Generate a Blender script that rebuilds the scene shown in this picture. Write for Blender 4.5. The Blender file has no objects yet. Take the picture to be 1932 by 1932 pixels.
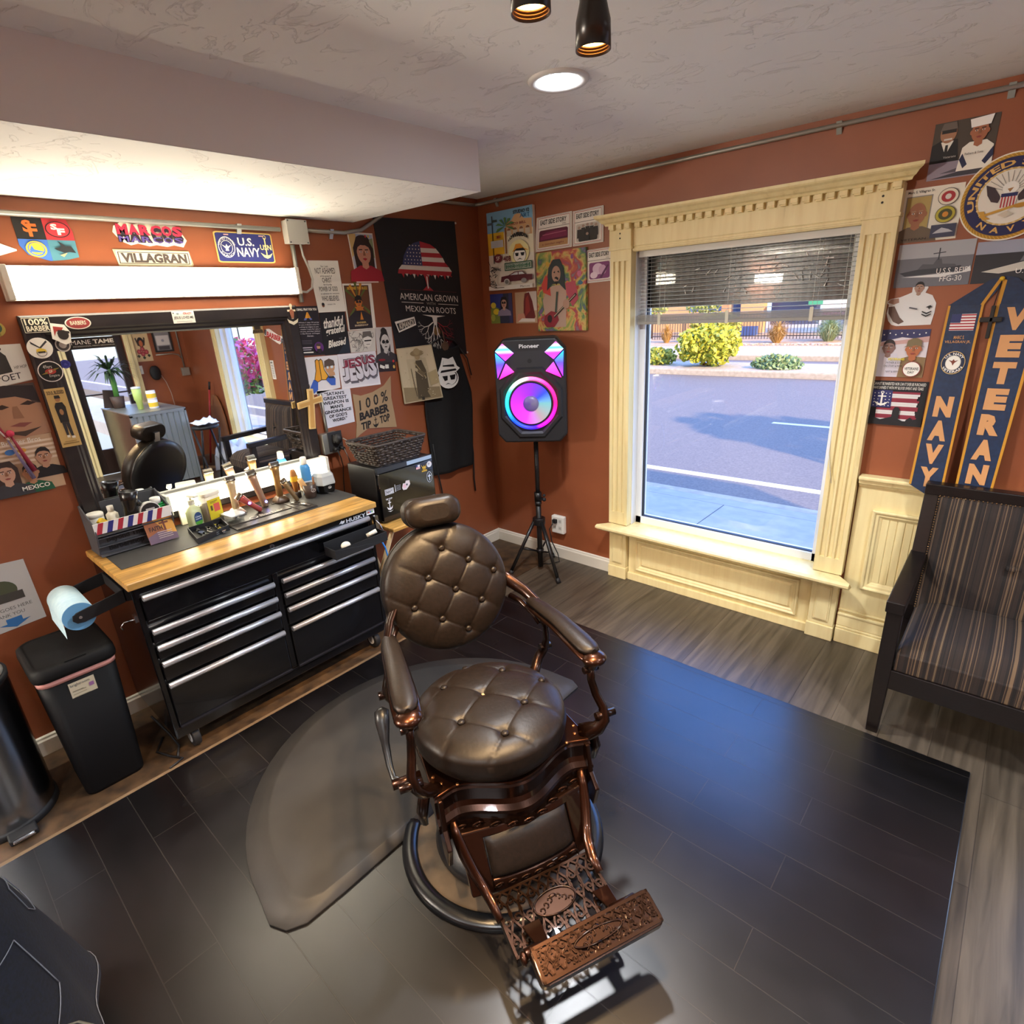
import bpy, bmesh, math, random
from mathutils import Vector as V, Matrix, noise
PI=math.pi
sc=bpy.context.scene
COL=sc.collection
rnd=random.Random(7)
# ---------------------------------------------------------------- camera
cd=bpy.data.cameras.new('camera'); cam=bpy.data.objects.new('camera',cd); COL.objects.link(cam)
cd.sensor_fit='HORIZONTAL'; cd.sensor_width=36; cd.lens=36*1067/1932; cd.clip_start=.02; cd.clip_end=300
cam.matrix_world=Matrix(((0.75020598,-0.18762448,0.63402526,3.0645),(0.65906584,0.28924721,-0.69423934,-3.1778),(-0.05313374,0.93868691,0.34065187,1.83),(0,0,0,1)))
sc.camera=cam
# ---------------------------------------------------------------- world, sun, exposure
w=bpy.data.worlds.new('sky'); sc.world=w; w.use_nodes=True
nt=w.node_tree; nt.nodes.clear()
sky=nt.nodes.new('ShaderNodeTexSky'); sky.sky_type='NISHITA'; sky.sun_disc=False; sky.sun_elevation=math.radians(28); sky.sun_rotation=0.6
tint=nt.nodes.new('ShaderNodeMix'); tint.data_type='RGBA'; tint.blend_type='MULTIPLY'; tint.inputs[0].default_value=1; tint.inputs[7].default_value=(.52,.84,1.5,1)
bg=nt.nodes.new('ShaderNodeBackground'); bg.inputs[1].default_value=.20
wo=nt.nodes.new('ShaderNodeOutputWorld')
base=nt.nodes.new('ShaderNodeMix'); base.data_type='RGBA'; base.inputs[0].default_value=.75; base.inputs[7].default_value=(.85,.9,1.0,1)
tcw=nt.nodes.new('ShaderNodeTexCoord'); dotn=nt.nodes.new('ShaderNodeVectorMath'); dotn.operation='DOT_PRODUCT'; dotn.inputs[1].default_value=(-.5,.62,.6); rmp=nt.nodes.new('ShaderNodeMapRange'); rmp.interpolation_type='SMOOTHSTEP'; rmp.inputs[1].default_value=.55; rmp.inputs[2].default_value=.98; deep=nt.nodes.new('ShaderNodeMix'); deep.data_type='RGBA'; deep.inputs[6].default_value=(.85,.9,1.0,1); deep.inputs[7].default_value=(.7,1.9,5.6,1)
nt.links.new(tcw.outputs['Generated'],dotn.inputs[0]); nt.links.new(dotn.outputs['Value'],rmp.inputs[0]); nt.links.new(rmp.outputs[0],deep.inputs[0]); nt.links.new(deep.outputs[2],base.inputs[7])
nt.links.new(sky.outputs[0],tint.inputs[6]); nt.links.new(tint.outputs[2],base.inputs[6]); nt.links.new(base.outputs[2],bg.inputs[0]); nt.links.new(bg.outputs[0],wo.inputs[0])
sl=bpy.data.lights.new('sun','SUN'); sl.energy=1.4; sl.color=(1,.72,.45); sl.angle=.012
so=bpy.data.objects.new('sun',sl); COL.objects.link(so)
so.rotation_euler=V((-.86,.51,-.50)).to_track_quat('-Z','Y').to_euler()
vs=sc.view_settings; vs.view_transform='Standard'; vs.look='None'; vs.exposure=2.5; vs.gamma=1; vs.use_curve_mapping=False
PANEL_W=5.2; BAR_W=2.6; BACK_W=85.0
# ---------------------------------------------------------------- materials
def lin(h):
    h=h.lstrip('#'); r=[int(h[i:i+2],16)/255 for i in (0,2,4)]
    return tuple(c/12.92 if c<=.04045 else ((c+.055)/1.055)**2.4 for c in r)+(1,)
MC={}
def mat(h,rough=.6,metal=0.0,emit=0.0,name=None,coat=0.0,alpha=1.0,spec=.5):
    k=(h,rough,metal,emit,coat,alpha,spec)
    if k in MC: return MC[k]
    m=bpy.data.materials.new(name or 'paint_'+h.strip('#')); m.use_nodes=True
    b=m.node_tree.nodes['Principled BSDF']; b.inputs['Base Color'].default_value=lin(h); b.inputs['Roughness'].default_value=rough
    b.inputs['Metallic'].default_value=metal; b.inputs['Coat Weight'].default_value=coat; b.inputs['Alpha'].default_value=alpha; b.inputs['Specular IOR Level'].default_value=spec
    if emit: b.inputs['Emission Color'].default_value=lin(h); b.inputs['Emission Strength'].default_value=emit
    MC[k]=m; return m
def nodes(name,rough=.5,metal=0,**kw):
    m=bpy.data.materials.new(name); m.use_nodes=True; n=m.node_tree; b=n.nodes['Principled BSDF']
    b.inputs['Roughness'].default_value=rough; b.inputs['Metallic'].default_value=metal
    for k,v in kw.items(): b.inputs[k].default_value=v
    return m,n,b
def N(n,t,**kw):
    x=n.nodes.new(t)
    for k,v in kw.items():
        if k.startswith('i_'): x.inputs[k[2:].replace('_',' ')].default_value=v
        else: setattr(x,k,v)
    return x
def coords(n,scale=(1,1,1),rot=(0,0,0),obj=True):
    tc=N(n,'ShaderNodeTexCoord'); mp=N(n,'ShaderNodeMapping'); mp.inputs['Scale'].default_value=scale; mp.inputs['Rotation'].default_value=rot
    n.links.new(tc.outputs['Object'],mp.inputs[0]); return mp
def ramp(n,src,stops):
    r=N(n,'ShaderNodeValToRGB'); e=r.color_ramp.elements
    while len(e)<len(stops): e.new(.5)
    for i,(p,c) in enumerate(stops): e[i].position=p; e[i].color=lin(c) if isinstance(c,str) else c
    n.links.new(src,r.inputs[0]); return r
def bump(n,b,src,dist,strength=1):
    bm=N(n,'ShaderNodeBump'); bm.inputs['Distance'].default_value=dist; bm.inputs['Strength'].default_value=strength
    n.links.new(src,bm.inputs['Height']); n.links.new(bm.outputs[0],b.inputs['Normal']); return bm
def noisy(name,c1,c2,scale=4,rough=.5,metal=0,bumpd=0,stretch=(1,1,1),detail=5,lo=.35,hi=.65,**kw):
    m,n,b=nodes(name,rough,metal,**kw); mp=coords(n,stretch); t=N(n,'ShaderNodeTexNoise'); t.inputs['Scale'].default_value=scale; t.inputs['Detail'].default_value=detail
    n.links.new(mp.outputs[0],t.inputs[0]); r=ramp(n,t.outputs[0],[(lo,c1),(hi,c2)]); n.links.new(r.outputs[0],b.inputs['Base Color'])
    if bumpd: bump(n,b,t.outputs[0],bumpd)
    return m
def planks(name,c1,c2,cm,bw,bh,rough,grain=True,gap=.002,stretch=(3,30,3),lo='#000000',spec=.5,rot=0):
    m,n,b=nodes(name,rough); b.inputs['Specular IOR Level'].default_value=spec
    mp=coords(n,rot=(0,0,rot)); br=N(n,'ShaderNodeTexBrick'); br.offset=.37; br.inputs['Scale'].default_value=1
    br.inputs['Color1'].default_value=lin(c1); br.inputs['Color2'].default_value=lin(c2); br.inputs['Mortar'].default_value=lin(cm)
    br.inputs['Mortar Size'].default_value=gap; br.inputs['Brick Width'].default_value=bw; br.inputs['Row Height'].default_value=bh; br.inputs['Mortar Smooth'].default_value=.3
    n.links.new(mp.outputs[0],br.inputs[0])
    mp2=coords(n,stretch,(0,0,rot)); t=N(n,'ShaderNodeTexNoise'); t.inputs['Scale'].default_value=1.0; t.inputs['Detail'].default_value=8; t.inputs['Distortion'].default_value=.6
    n.links.new(mp2.outputs[0],t.inputs[0]); r=ramp(n,t.outputs[0],[(.3,(.45,.45,.45,1)),(.7,(1.25,1.25,1.25,1))])
    mx=N(n,'ShaderNodeMix',data_type='RGBA',blend_type='MULTIPLY'); mx.inputs[0].default_value=1
    n.links.new(br.outputs[0],mx.inputs[6]); n.links.new(r.outputs[0],mx.inputs[7]); n.links.new(mx.outputs[2],b.inputs['Base Color'])
    bump(n,b,br.outputs['Fac'],-.0015)
    return m,n,b
WALL=noisy('orange_wall_paint','#8d4e30','#955434',3,.42,bumpd=0); 
def stucco():
    m,n,b=nodes('white_knockdown_plaster',.7); b.inputs['Base Color'].default_value=lin('#ecebe7')
    mp=coords(n,(1,1.5,1)); t=N(n,'ShaderNodeTexNoise'); t.inputs['Scale'].default_value=6.5; t.inputs['Detail'].default_value=9; t.inputs['Roughness'].default_value=.62; t.inputs['Distortion'].default_value=.9
    n.links.new(mp.outputs[0],t.inputs[0]); r=ramp(n,t.outputs[0],[(.56,(0,0,0,1)),(.585,(1,1,1,1)),(.66,(1,1,1,1)),(.70,(.3,.3,.3,1))]); bump(n,b,r.outputs[0],.006,.6); return m
CEIL=stucco(); DRY=mat('#e4e1de',.75,name='white_flat_ceiling_paint')
CREAM=None
def cream():
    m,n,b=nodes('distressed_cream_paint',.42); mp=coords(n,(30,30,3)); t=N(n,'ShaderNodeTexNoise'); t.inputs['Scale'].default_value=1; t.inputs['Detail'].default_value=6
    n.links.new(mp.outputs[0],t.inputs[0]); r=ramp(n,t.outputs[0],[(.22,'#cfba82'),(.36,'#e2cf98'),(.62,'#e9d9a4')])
    geom=N(n,'ShaderNodeNewGeometry'); r2=ramp(n,geom.outputs['Pointiness'],[(.40,'#8a6a42'),(.47,'#ffffff')]); mx=N(n,'ShaderNodeMix',data_type='RGBA',blend_type='MULTIPLY'); mx.inputs[0].default_value=.45  # brown glaze gathered in the creases of the mouldings
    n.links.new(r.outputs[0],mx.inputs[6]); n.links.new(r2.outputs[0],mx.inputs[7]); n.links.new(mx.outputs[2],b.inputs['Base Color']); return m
CREAM=cream()
LVP,_,_=planks('grey_brown_vinyl_plank','#574d41','#463d33','#3a322a',1.3,.18,.38,gap=.001,stretch=(34,2.2,2),rot=PI/2)
DARK,dn,db=planks('dark_charcoal_plank','#0e0c0f','#0b0a0c','#292624',.92,.155,.33,gap=.0016,stretch=(4,9,4),spec=.5)
db.inputs['IOR'].default_value=1.62
t=N(dn,'ShaderNodeTexNoise'); t.inputs['Scale'].default_value=6; t.inputs['Detail'].default_value=8; rr=ramp(dn,t.outputs[0],[(.3,(.27,.27,.27,1)),(.75,(.34,.34,.34,1))]); dn.links.new(rr.outputs[0],db.inputs['Roughness'])
OLDF=noisy('worn_brown_linoleum','#30241a','#533e29',14,.5,detail=8)
LEATHER=noisy('dark_brown_leather','#130e0a','#19120e',90,.42,bumpd=.0005,**{'Specular IOR Level':.25})
COPPER=mat('#3a2115',.3,.9,name='antique_copper',coat=.3); COPPERD=mat('#2a1810',.28,.85,name='dark_copper',coat=.4)
BLK=mat('#121214',.35,name='black_gloss'); BLKM=mat('#17171a',.6,name='black_matt'); CHROME=mat('#d5d7dc',.16,1,name='chrome'); STEEL=mat('#8d8f92',.3,1,name='brushed_steel')
CAB=mat('#08080b',.22,name='black_powder_coat',coat=.3); GALV=mat('#a9aaa4',.4,.75,name='galvanised_steel')
BAMBOO,_,_=planks('bamboo_butcher_block','#d2a35b','#c4944c','#b3843f',.5,.045,.3,gap=.0006,stretch=(30,4,3),rot=PI/2)
DWOOD=noisy('dark_stained_wood','#0d0808','#150d0c',6,.35,stretch=(3,3,30)); FRAMEM=noisy('dark_walnut_frame','#1c1617','#272020',5,.4,stretch=(4,2,4))
WHITE=mat('#f0eee6',.5,name='white_plastic'); MIRROR=mat('#f2f4f4',.012,1,name='mirror_silver')
def glass(name,tint=(1,1,1,1),fac=.06):
    m=bpy.data.materials.new(name); m.use_nodes=True; n=m.node_tree; n.nodes.clear()
    tr=N(n,'ShaderNodeBsdfTransparent'); tr.inputs[0].default_value=tint; gl=N(n,'ShaderNodeBsdfGlossy'); gl.inputs['Roughness'].default_value=.01
    ge=N(n,'ShaderNodeNewGeometry'); dt=N(n,'ShaderNodeVectorMath',operation='DOT_PRODUCT'); ab=N(n,'ShaderNodeMath',operation='ABSOLUTE'); iv=N(n,'ShaderNodeMath',operation='SUBTRACT'); iv.inputs[0].default_value=1; pw=N(n,'ShaderNodeMath',operation='POWER'); pw.inputs[1].default_value=5; fr=N(n,'ShaderNodeMath',operation='MULTIPLY_ADD'); fr.inputs[1].default_value=.95; fr.inputs[2].default_value=fac*.5
    n.links.new(ge.outputs['Normal'],dt.inputs[0]); n.links.new(ge.outputs['Incoming'],dt.inputs[1]); n.links.new(dt.outputs['Value'],ab.inputs[0]); n.links.new(ab.outputs[0],iv.inputs[1]); n.links.new(iv.outputs[0],pw.inputs[0]); n.links.new(pw.outputs[0],fr.inputs[0])
    mx=N(n,'ShaderNodeMixShader'); o=N(n,'ShaderNodeOutputMaterial')
    n.links.new(fr.outputs[0],mx.inputs[0]); n.links.new(tr.outputs[0],mx.inputs[1]); n.links.new(gl.outputs[0],mx.inputs[2]); n.links.new(mx.outputs[0],o.inputs[0]); return m
GLASS=glass('window_glass'); CLEAR=glass('clear_plastic',(.93,.95,.96,1),.1); FROST=mat('#c6cacc',.25,name='frosted_plastic',alpha=.75)
def striped():
    m,n,b=nodes('striped_upholstery',.85); mp=coords(n,(1,1,1)); sx=N(n,'ShaderNodeSeparateXYZ'); n.links.new(mp.outputs[0],sx.inputs[0])
    a=N(n,'ShaderNodeTexNoise',noise_dimensions='1D'); a.inputs['Scale'].default_value=62; a.inputs['Detail'].default_value=2; n.links.new(sx.outputs[0],a.inputs['W'])
    r=ramp(n,a.outputs[0],[(.36,'#160f0d'),(.44,'#281c17'),(.5,'#231914'),(.545,'#65503a'),(.6,'#2e211c'),(.68,'#6d5b42')]); r.color_ramp.interpolation='CONSTANT'
    n.links.new(r.outputs[0],b.inputs['Base Color']); t=N(n,'ShaderNodeTexNoise'); t.inputs['Scale'].default_value=400; bump(n,b,t.outputs[0],.001,.5); return m
STRIPE=striped()
# ---------------------------------------------------------------- mesh builder
TXT={}
def textgeo(s,bold):
    k=(s,bold)
    if k in TXT: return TXT[k]
    c=bpy.data.curves.new('tmp','FONT'); c.body=s; c.size=1; c.resolution_u=2; c.offset=bold; c.align_x='CENTER'; c.fill_mode='FRONT'
    o=bpy.data.objects.new('tmp',c); COL.objects.link(o); dg=bpy.context.evaluated_depsgraph_get(); me=o.evaluated_get(dg).to_mesh()
    vs=[(v.co.x,v.co.y) for v in me.vertices]; fs=[tuple(p.vertices) for p in me.polygons]
    o.evaluated_get(dg).to_mesh_clear(); bpy.data.objects.remove(o); bpy.data.curves.remove(c)
    if not vs: vs=[(0,0),(1,1)]
    x0=min(v[0] for v in vs);x1=max(v[0] for v in vs);y0=min(v[1] for v in vs);y1=max(v[1] for v in vs)
    g=([((x-x0)/(x1-x0+1e-9),(y-y0)/(y1-y0+1e-9)) for x,y in vs],fs,(x1-x0)/(y1-y0+1e-9)); TXT[k]=g; return g
class G:
    def __init__(s,m=None): s.v=[];s.f=[];s.k=[];s.s=[];s.ms=[];s.M=Matrix();s.d=m
    def add(s,vs,fs,m=None,sm=False):
        m=m or s.d
        if isinstance(m,str): m=mat(m)
        if m not in s.ms: s.ms.append(m)
        i=s.ms.index(m); o=len(s.v); M=s.M
        s.v+=[tuple(M@V(p)) for p in vs]; s.f+=[tuple(a+o for a in f) for f in fs]; s.k+=[i]*len(fs); s.s+=[sm]*len(fs); return s
    def box(s,a,b,m=None):
        (x0,y0,z0),(x1,y1,z1)=a,b
        return s.add([(x0,y0,z0),(x1,y0,z0),(x1,y1,z0),(x0,y1,z0),(x0,y0,z1),(x1,y0,z1),(x1,y1,z1),(x0,y1,z1)],[(3,2,1,0),(4,5,6,7),(0,1,5,4),(1,2,6,5),(2,3,7,6),(3,0,4,7)],m)
    def at(s,M): s.M=M; return s
    def loft(s,rings,m=None,cap=True,sm=True,closed=True):
        n=len(rings[0]); vs=[p for r in rings for p in r]; fs=[]
        for i in range(len(rings)-1):
            for j in range(n if closed else n-1):
                a=i*n+j; b=i*n+(j+1)%n; fs.append((a,b,b+n,a+n))
        s.add(vs,fs,m,sm)
        if cap: s.add(list(rings[0]),[tuple(range(n))[::-1]],m); s.add(list(rings[-1]),[tuple(range(n))],m)
        return s
    def cyl(s,p,q,r,m=None,r2=None,n=16,cap=True,sm=True):
        p,q=V(p),V(q); z=(q-p).normalized(); x=z.orthogonal().normalized(); y=z.cross(x); r2=r if r2 is None else r2
        R=lambda c,rr:[tuple(c+(x*math.cos(2*PI*i/n)+y*math.sin(2*PI*i/n))*rr) for i in range(n)]
        return s.loft([R(p,r),R(q,r2)],m,cap,sm)
    def lathe(s,prof,m=None,n=28,o=(0,0,0),sm=True,cap=True,sq=1.0,sx=1.0):
        o=V(o)
        return s.loft([[(o.x+sx*r*math.cos(2*PI*i/n),o.y+sq*r*math.sin(2*PI*i/n),o.z+z) for i in range(n)] for r,z in prof],m,cap,sm)
    def tube(s,pts,r,m=None,n=8,cap=True,flat=1.0):
        pts=[V(p) for p in pts]; rs=r if isinstance(r,(list,tuple)) else [r]*len(pts); rings=[]; px=None
        for i,p in enumerate(pts):
            t=(pts[min(i+1,len(pts)-1)]-pts[max(i-1,0)]).normalized()
            px=(t.orthogonal() if px is None else px-t*px.dot(t)).normalized(); y=t.cross(px)
            rings.append([tuple(p+(px*math.cos(2*PI*k/n)+y*math.sin(2*PI*k/n)*flat)*rs[i]) for k in range(n)])
        return s.loft(rings,m,cap,True)
    def prism(s,pts,a,b,m=None,ax=2,sm=False):
        def P(p,h): return (p[0],p[1],h) if ax==2 else ((p[0],h,p[1]) if ax==1 else (h,p[0],p[1]))
        n=len(pts); vs=[P(p,a) for p in pts]+[P(p,b) for p in pts]
        s.add(vs,[tuple(range(n))[::-1],tuple(range(n,2*n))],m); return s.add(vs,[(i,(i+1)%n,n+(i+1)%n,n+i) for i in range(n)],m,sm)
    def sph(s,c,r,m=None,n=16,k=10):
        r=(r,r,r) if isinstance(r,(int,float)) else r; c=V(c); rings=[]
        for i in range(1,k):
            a=PI*i/k-PI/2; rings.append([(c.x+r[0]*math.cos(a)*math.cos(2*PI*j/n),c.y+r[1]*math.cos(a)*math.sin(2*PI*j/n),c.z+r[2]*math.sin(a)) for j in range(n)])
        return s.loft(rings,m,True,True)
    def grid(s,fn,nu,nv,m=None,sm=True,wrap=False):
        vs=[fn(i/nu,j/nv) for j in range(nv+1) for i in range(nu if wrap else nu+1)]; w_=nu if wrap else nu+1
        fs=[(j*w_+i,j*w_+(i+1)%w_,(j+1)*w_+(i+1)%w_,(j+1)*w_+i) for j in range(nv) for i in range(nu)]
        return s.add(vs,fs,m,sm)
def finish(name,g,parent=None,bev=0,sub=0,solid=0,world=False,flip=True):
    me=bpy.data.meshes.new(name)
    vv=g.v
    if world and parent is not None:
        I=wm(parent).inverted(); vv=[tuple(I@V(p)) for p in vv]
    me.from_pydata(vv,[],g.f)
    for m in g.ms: me.materials.append(m)
    me.polygons.foreach_set('material_index',g.k); me.polygons.foreach_set('use_smooth',g.s)
    if flip:
        bm=bmesh.new(); bm.from_mesh(me)
        bmesh.ops.remove_doubles(bm,verts=bm.verts,dist=1e-5) if flip!='keep' else None
        bmesh.ops.recalc_face_normals(bm,faces=bm.faces); bm.to_mesh(me); bm.free()
    o=bpy.data.objects.new(name,me); COL.objects.link(o)
    if parent is not None: o.parent=parent
    if solid: md=o.modifiers.new('s','SOLIDIFY'); md.thickness=solid; md.offset=0
    if bev: md=o.modifiers.new('b','BEVEL'); md.width=bev; md.segments=2; md.limit_method='ANGLE'; md.angle_limit=.6
    if sub: md=o.modifiers.new('u','SUBSURF'); md.levels=sub; md.render_levels=sub
    return o
def wm(o):
    m=o.matrix_basis.copy()
    while o.parent: o=o.parent; m=o.matrix_basis@m
    return m
def tag(o,label,cat,group=None,kind=None):
    if label: o['label']=label
    if cat: o['category']=cat
    if group: o['group']=group
    if kind: o['kind']=kind
    return o
def thing(name,label,cat,loc=(0,0,0),rz=0,group=None,kind=None):
    o=bpy.data.objects.new(name,None); COL.objects.link(o); o.empty_display_size=.05; o.location=loc; o.rotation_euler=(0,0,rz); return tag(o,label,cat,group,kind)
def one(name,g,label,cat,group=None,**kw): return tag(finish(name,g,**kw),label,cat,group)
def struct(name,g,**kw):
    o=finish(name,g,**kw); o['kind']='structure'; return o
def dup(root,loc,rz=None,label=None):
    r=root.copy(); COL.objects.link(r); r.location=loc
    if rz is not None: r.rotation_euler=(0,0,rz)
    if label: r['label']=label
    for ch in list(root.children):
        c=ch.copy(); COL.objects.link(c); c.parent=r
        for q in list(ch.children):
            d=q.copy(); COL.objects.link(d); d.parent=c
    return r
def part(p,name,g,label=None,**kw):
    o=finish(name,g,parent=p,**kw)
    if label: o['label']=label
    return o
def RZ(a): return Matrix.Rotation(a,4,'Z')
def RX(a): return Matrix.Rotation(a,4,'X')
def RY(a): return Matrix.Rotation(a,4,'Y')
def TR(*a): return Matrix.Translation(V(a))
def arc(cx,cy,rx,ry,a0,a1,n): return [(cx+rx*math.cos(math.radians(a0+(a1-a0)*i/n)),cy+ry*math.sin(math.radians(a0+(a1-a0)*i/n))) for i in range(n+1)]
def rrect(x0,y0,x1,y1,r,n=4):
    return arc(x1-r,y0+r,r,r,-90,0,n)+arc(x1-r,y1-r,r,r,0,90,n)+arc(x0+r,y1-r,r,r,90,180,n)+arc(x0+r,y0+r,r,r,180,270,n)
# flat printed sheet: a thin slab with inked shapes; q = BL,BR,TR,TL corners in 3D
class Sheet:
    def __init__(s,q,base='#f2efe6',n=None,th=.002,off=.001,outline=None):
        s.q=[V(p) for p in q]; s.n=V(n) if n else (s.q[1]-s.q[0]).cross(s.q[3]-s.q[0]).normalized(); s.g=G(); s.h=off+th; s.asp=((s.q[1]-s.q[0]).length)/((s.q[3]-s.q[0]).length)
        o=outline or [(0,0),(1,0),(1,1),(0,1)]
        if base is not None:
            a=[s.P(x,y,off) for x,y in o]; b=[s.P(x,y,off+th) for x,y in o]; k=len(o)
            s.g.add(a+b,[tuple(range(k))[::-1],tuple(range(k,2*k))]+[(i,(i+1)%k,k+(i+1)%k,k+i) for i in range(k)],base)
    def P(s,x,y,h=None):
        q=s.q; p=(q[0]*(1-x)+q[1]*x)*(1-y)+(q[3]*(1-x)+q[2]*x)*y; return tuple(p+s.n*(s.h if h is None else h))
    def p(s,pts,c): s.h+=.00035; s.g.add([s.P(x,y) for x,y in pts],[tuple(range(len(pts)))],c); return s
    def r(s,x0,y0,x1,y1,c): return s.p([(x0,y0),(x1,y0),(x1,y1),(x0,y1)],c)
    def e(s,cx,cy,rx,ry,c,a0=0,a1=360,n=22): 
        pts=arc(cx,cy,rx,ry,a0,a1,n); return s.p(pts[:-1] if a1-a0==360 else pts,c)
    def ring(s,cx,cy,rx,ry,w,c,n=28):
        s.h+=.00035; a=arc(cx,cy,rx,ry,0,360,n)[:-1]; b=arc(cx,cy,rx-w,ry-w*s.asp,0,360,n)[:-1]
        s.g.add([s.P(*p) for p in a+b],[(i,(i+1)%n,n+(i+1)%n,n+i) for i in range(n)],c); return s
    def l(s,pts,wd,c):
        s.h+=.00035; A=s.asp
        for (x0,y0),(x1,y1) in zip(pts,pts[1:]):
            dx,dy=(x1-x0)*A,(y1-y0); L=math.hypot(dx,dy) or 1; nx,ny=-dy/L*wd/2/A,dx/L*wd/2
            s.g.add([s.P(x0+nx,y0+ny),s.P(x1+nx,y1+ny),s.P(x1-nx,y1-ny),s.P(x0-nx,y0-ny)],[(0,1,2,3)],c)
        return s
    def t(s,txt,x0,y0,x1,y1,c,bold=.0,fn=None):
        vs,fs,a=textgeo(txt,bold); s.h+=.00035
        f=fn or (lambda u,v:(x0+(x1-x0)*u,y0+(y1-y0)*v)); s.g.add([s.P(*f(u,v)) for u,v in vs],fs,c); return s
    def tarc(s,txt,cx,cy,r,hh,a0,a1,c,bold=.0,inner=False):
        # text along a circle in sheet units (x scaled by aspect)
        A=s.asp
        def f(u,v):
            a=math.radians(a0+(a1-a0)*u); rr=r+hh*((1-v) if inner else v); return (cx+rr*math.cos(a)/A,cy+rr*math.sin(a))
        return s.t(txt,0,0,1,1,c,bold,f)
    def face(s,cx,cy,k,skin='#b98462',hair='#1c1512',top=None,style='short',glass=False,dark='#2a1a14'):
        rx,ry=k*.36/s.asp,k*.5; x=lambda d:cx+d*k/s.asp; y=lambda d:cy+d*k
        if style=='long': s.p([(x(-.5),y(-.75)),(x(-.52),y(.2)),(x(-.3),y(.62)),(x(.3),y(.62)),(x(.52),y(.2)),(x(.5),y(-.75))],hair)
        if top: s.p([(x(-.95),y(-1.25)),(x(-.85),y(-.8)),(x(-.3),y(-.55)),(x(.3),y(-.55)),(x(.85),y(-.8)),(x(.95),y(-1.25))],top)
        s.p([(x(-.16),y(-.2)),(x(-.18),y(-.62)),(x(0),y(-.72)),(x(.18),y(-.62)),(x(.16),y(-.2))],skin)
        s.e(x(-.36),y(-.02),k*.06/s.asp,k*.11,skin).e(x(.36),y(-.02),k*.06/s.asp,k*.11,skin) if style!='long' else 0
        s.e(cx,cy,rx,ry,skin)
        if style in('short','long'): s.p([(x(-.37),y(.05))]+[(x(a),y(b)) for a,b in((-.33,.35),(-.18,.55),(0,.6),(.2,.55),(.34,.35),(.37,.05),(.28,.25),(.1,.34),(-.12,.34),(-.28,.24))],hair)
        if style=='cap': s.p([(x(-.38),y(.18)),(x(-.34),y(.48)),(x(-.1),y(.62)),(x(.12),y(.62)),(x(.35),y(.48)),(x(.38),y(.18)),(x(.55),y(.1)),(x(.1),y(.2)),(x(-.5),y(.1))],hair)
        if style=='white': s.p([(x(-.4),y(.22)),(x(-.5),y(.62)),(x(.5),y(.7)),(x(.42),y(.26))],'#f4f2f0')
        for d in(-.15,.15):
            s.l([(x(d-.09),y(.13)),(x(d+.09),y(.14))],k*.045,hair if hair!='#f4f2f0' else dark)
            if glass: s.e(x(d),y(.03),k*.14/s.asp,k*.1,'#111111')
            else: s.e(x(d),y(.04),k*.065/s.asp,k*.035,'#efe6de',n=10).e(x(d),y(.04),k*.032/s.asp,k*.032,dark,n=8)
        s.p([(x(-.02),y(.08)),(x(-.07),y(-.12)),(x(.07),y(-.12)),(x(.03),y(.08))],'#8f5f44' if skin!='#cfcac6' else '#8b8683')
        s.p([(x(-.13),y(-.25)),(x(0),y(-.22)),(x(.13),y(-.25)),(x(.06),y(-.31)),(x(-.06),y(-.31))],'#8e3f3a' if skin!='#cfcac6' else '#5a5555'); return s
    def done(s,name,label=None,cat=None,group=None,parent=None,bend=0):
        o=finish(name,s.g,parent=parent,world=parent is not None,flip=False); return tag(o,label,cat,group)
def LQ(y0,z0,y1,z1,x=0): return [(x,y0,z0),(x,y1,z0),(x,y1,z1),(x,y0,z1)]
def L4(tl,tr,br,bl,x=0): return [(x,)+bl,(x,)+br,(x,)+tr,(x,)+tl]
def WQ(x0,z0,x1,z1,y=0): return [(x0,y,z0),(x1,y,z0),(x1,y,z1),(x0,y,z1)]
# ================================================================ room shell
CZ=2.54
g=G(LVP); g.box((0,-8,-.1),(5.92,0,0)); struct('floor',g)
g=G(DARK); g.box((.6,-5,0),(3.2,-.735,.012)); struct('floor_dark_platform',g,bev=.003)
g=G(OLDF); g.box((0,-8,0),(.597,0,.004)); g.box((.58,-5,.002),(.598,-.735,.009),'#6e5a44'); struct('floor_worn_strip',g)
g=G(WALL); g.box((-.15,-8,-.1),(0,.15,CZ)); struct('wall_left',g)
def wallW():
    g=G(WALL); X=[(0,1.2475),(2.4,3.64),(4.68,5.92)]
    for a,b in X: g.box((a,0,-.1),(b,.14,CZ))
    for a,b in((1.2475,2.4),(3.64,4.68)): g.box((a,0,-.1),(b,.14,.385)); g.box((a,0,2.10),(b,.14,CZ))
    struct('wall_window',g)
    e=G('#8b7f74'); 
    for a,b in X: e.box((a-.0,.14,-.2),(b,.16,2.75))
    for a,b in((1.2475,2.4),(3.64,4.68)): e.box((a,.14,-.2),(b,.16,.41)); e.box((a,.14,2.1),(b,.16,2.75))
    struct('wall_front_outside',e)
wallW()
g=G(WALL); g.box((5.92,-8,-.1),(6.06,-1.40,CZ)); g.box((5.92,-.74,-.1),(6.06,.16,CZ)); g.box((5.92,-1.40,2.12),(6.06,-.74,CZ)); struct('wall_far',g)
g=G(WALL); g.box((-.15,-8.15,-.1),(6.06,-8,CZ)); struct('wall_back',g)
g=G(CEIL); g.box((-.15,-8.15,CZ),(6.06,.16,CZ+.2)); struct('ceiling',g)
g=G(DRY); g.box((0,-8,2.335),(1.03,-1.04,CZ)); g.add([(0,-8,2.334),(1.03,-8,2.334),(1.03,-1.04,2.334),(0,-1.04,2.334)],[(0,1,2,3)],CEIL); struct('ceiling_soffit',g)
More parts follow.
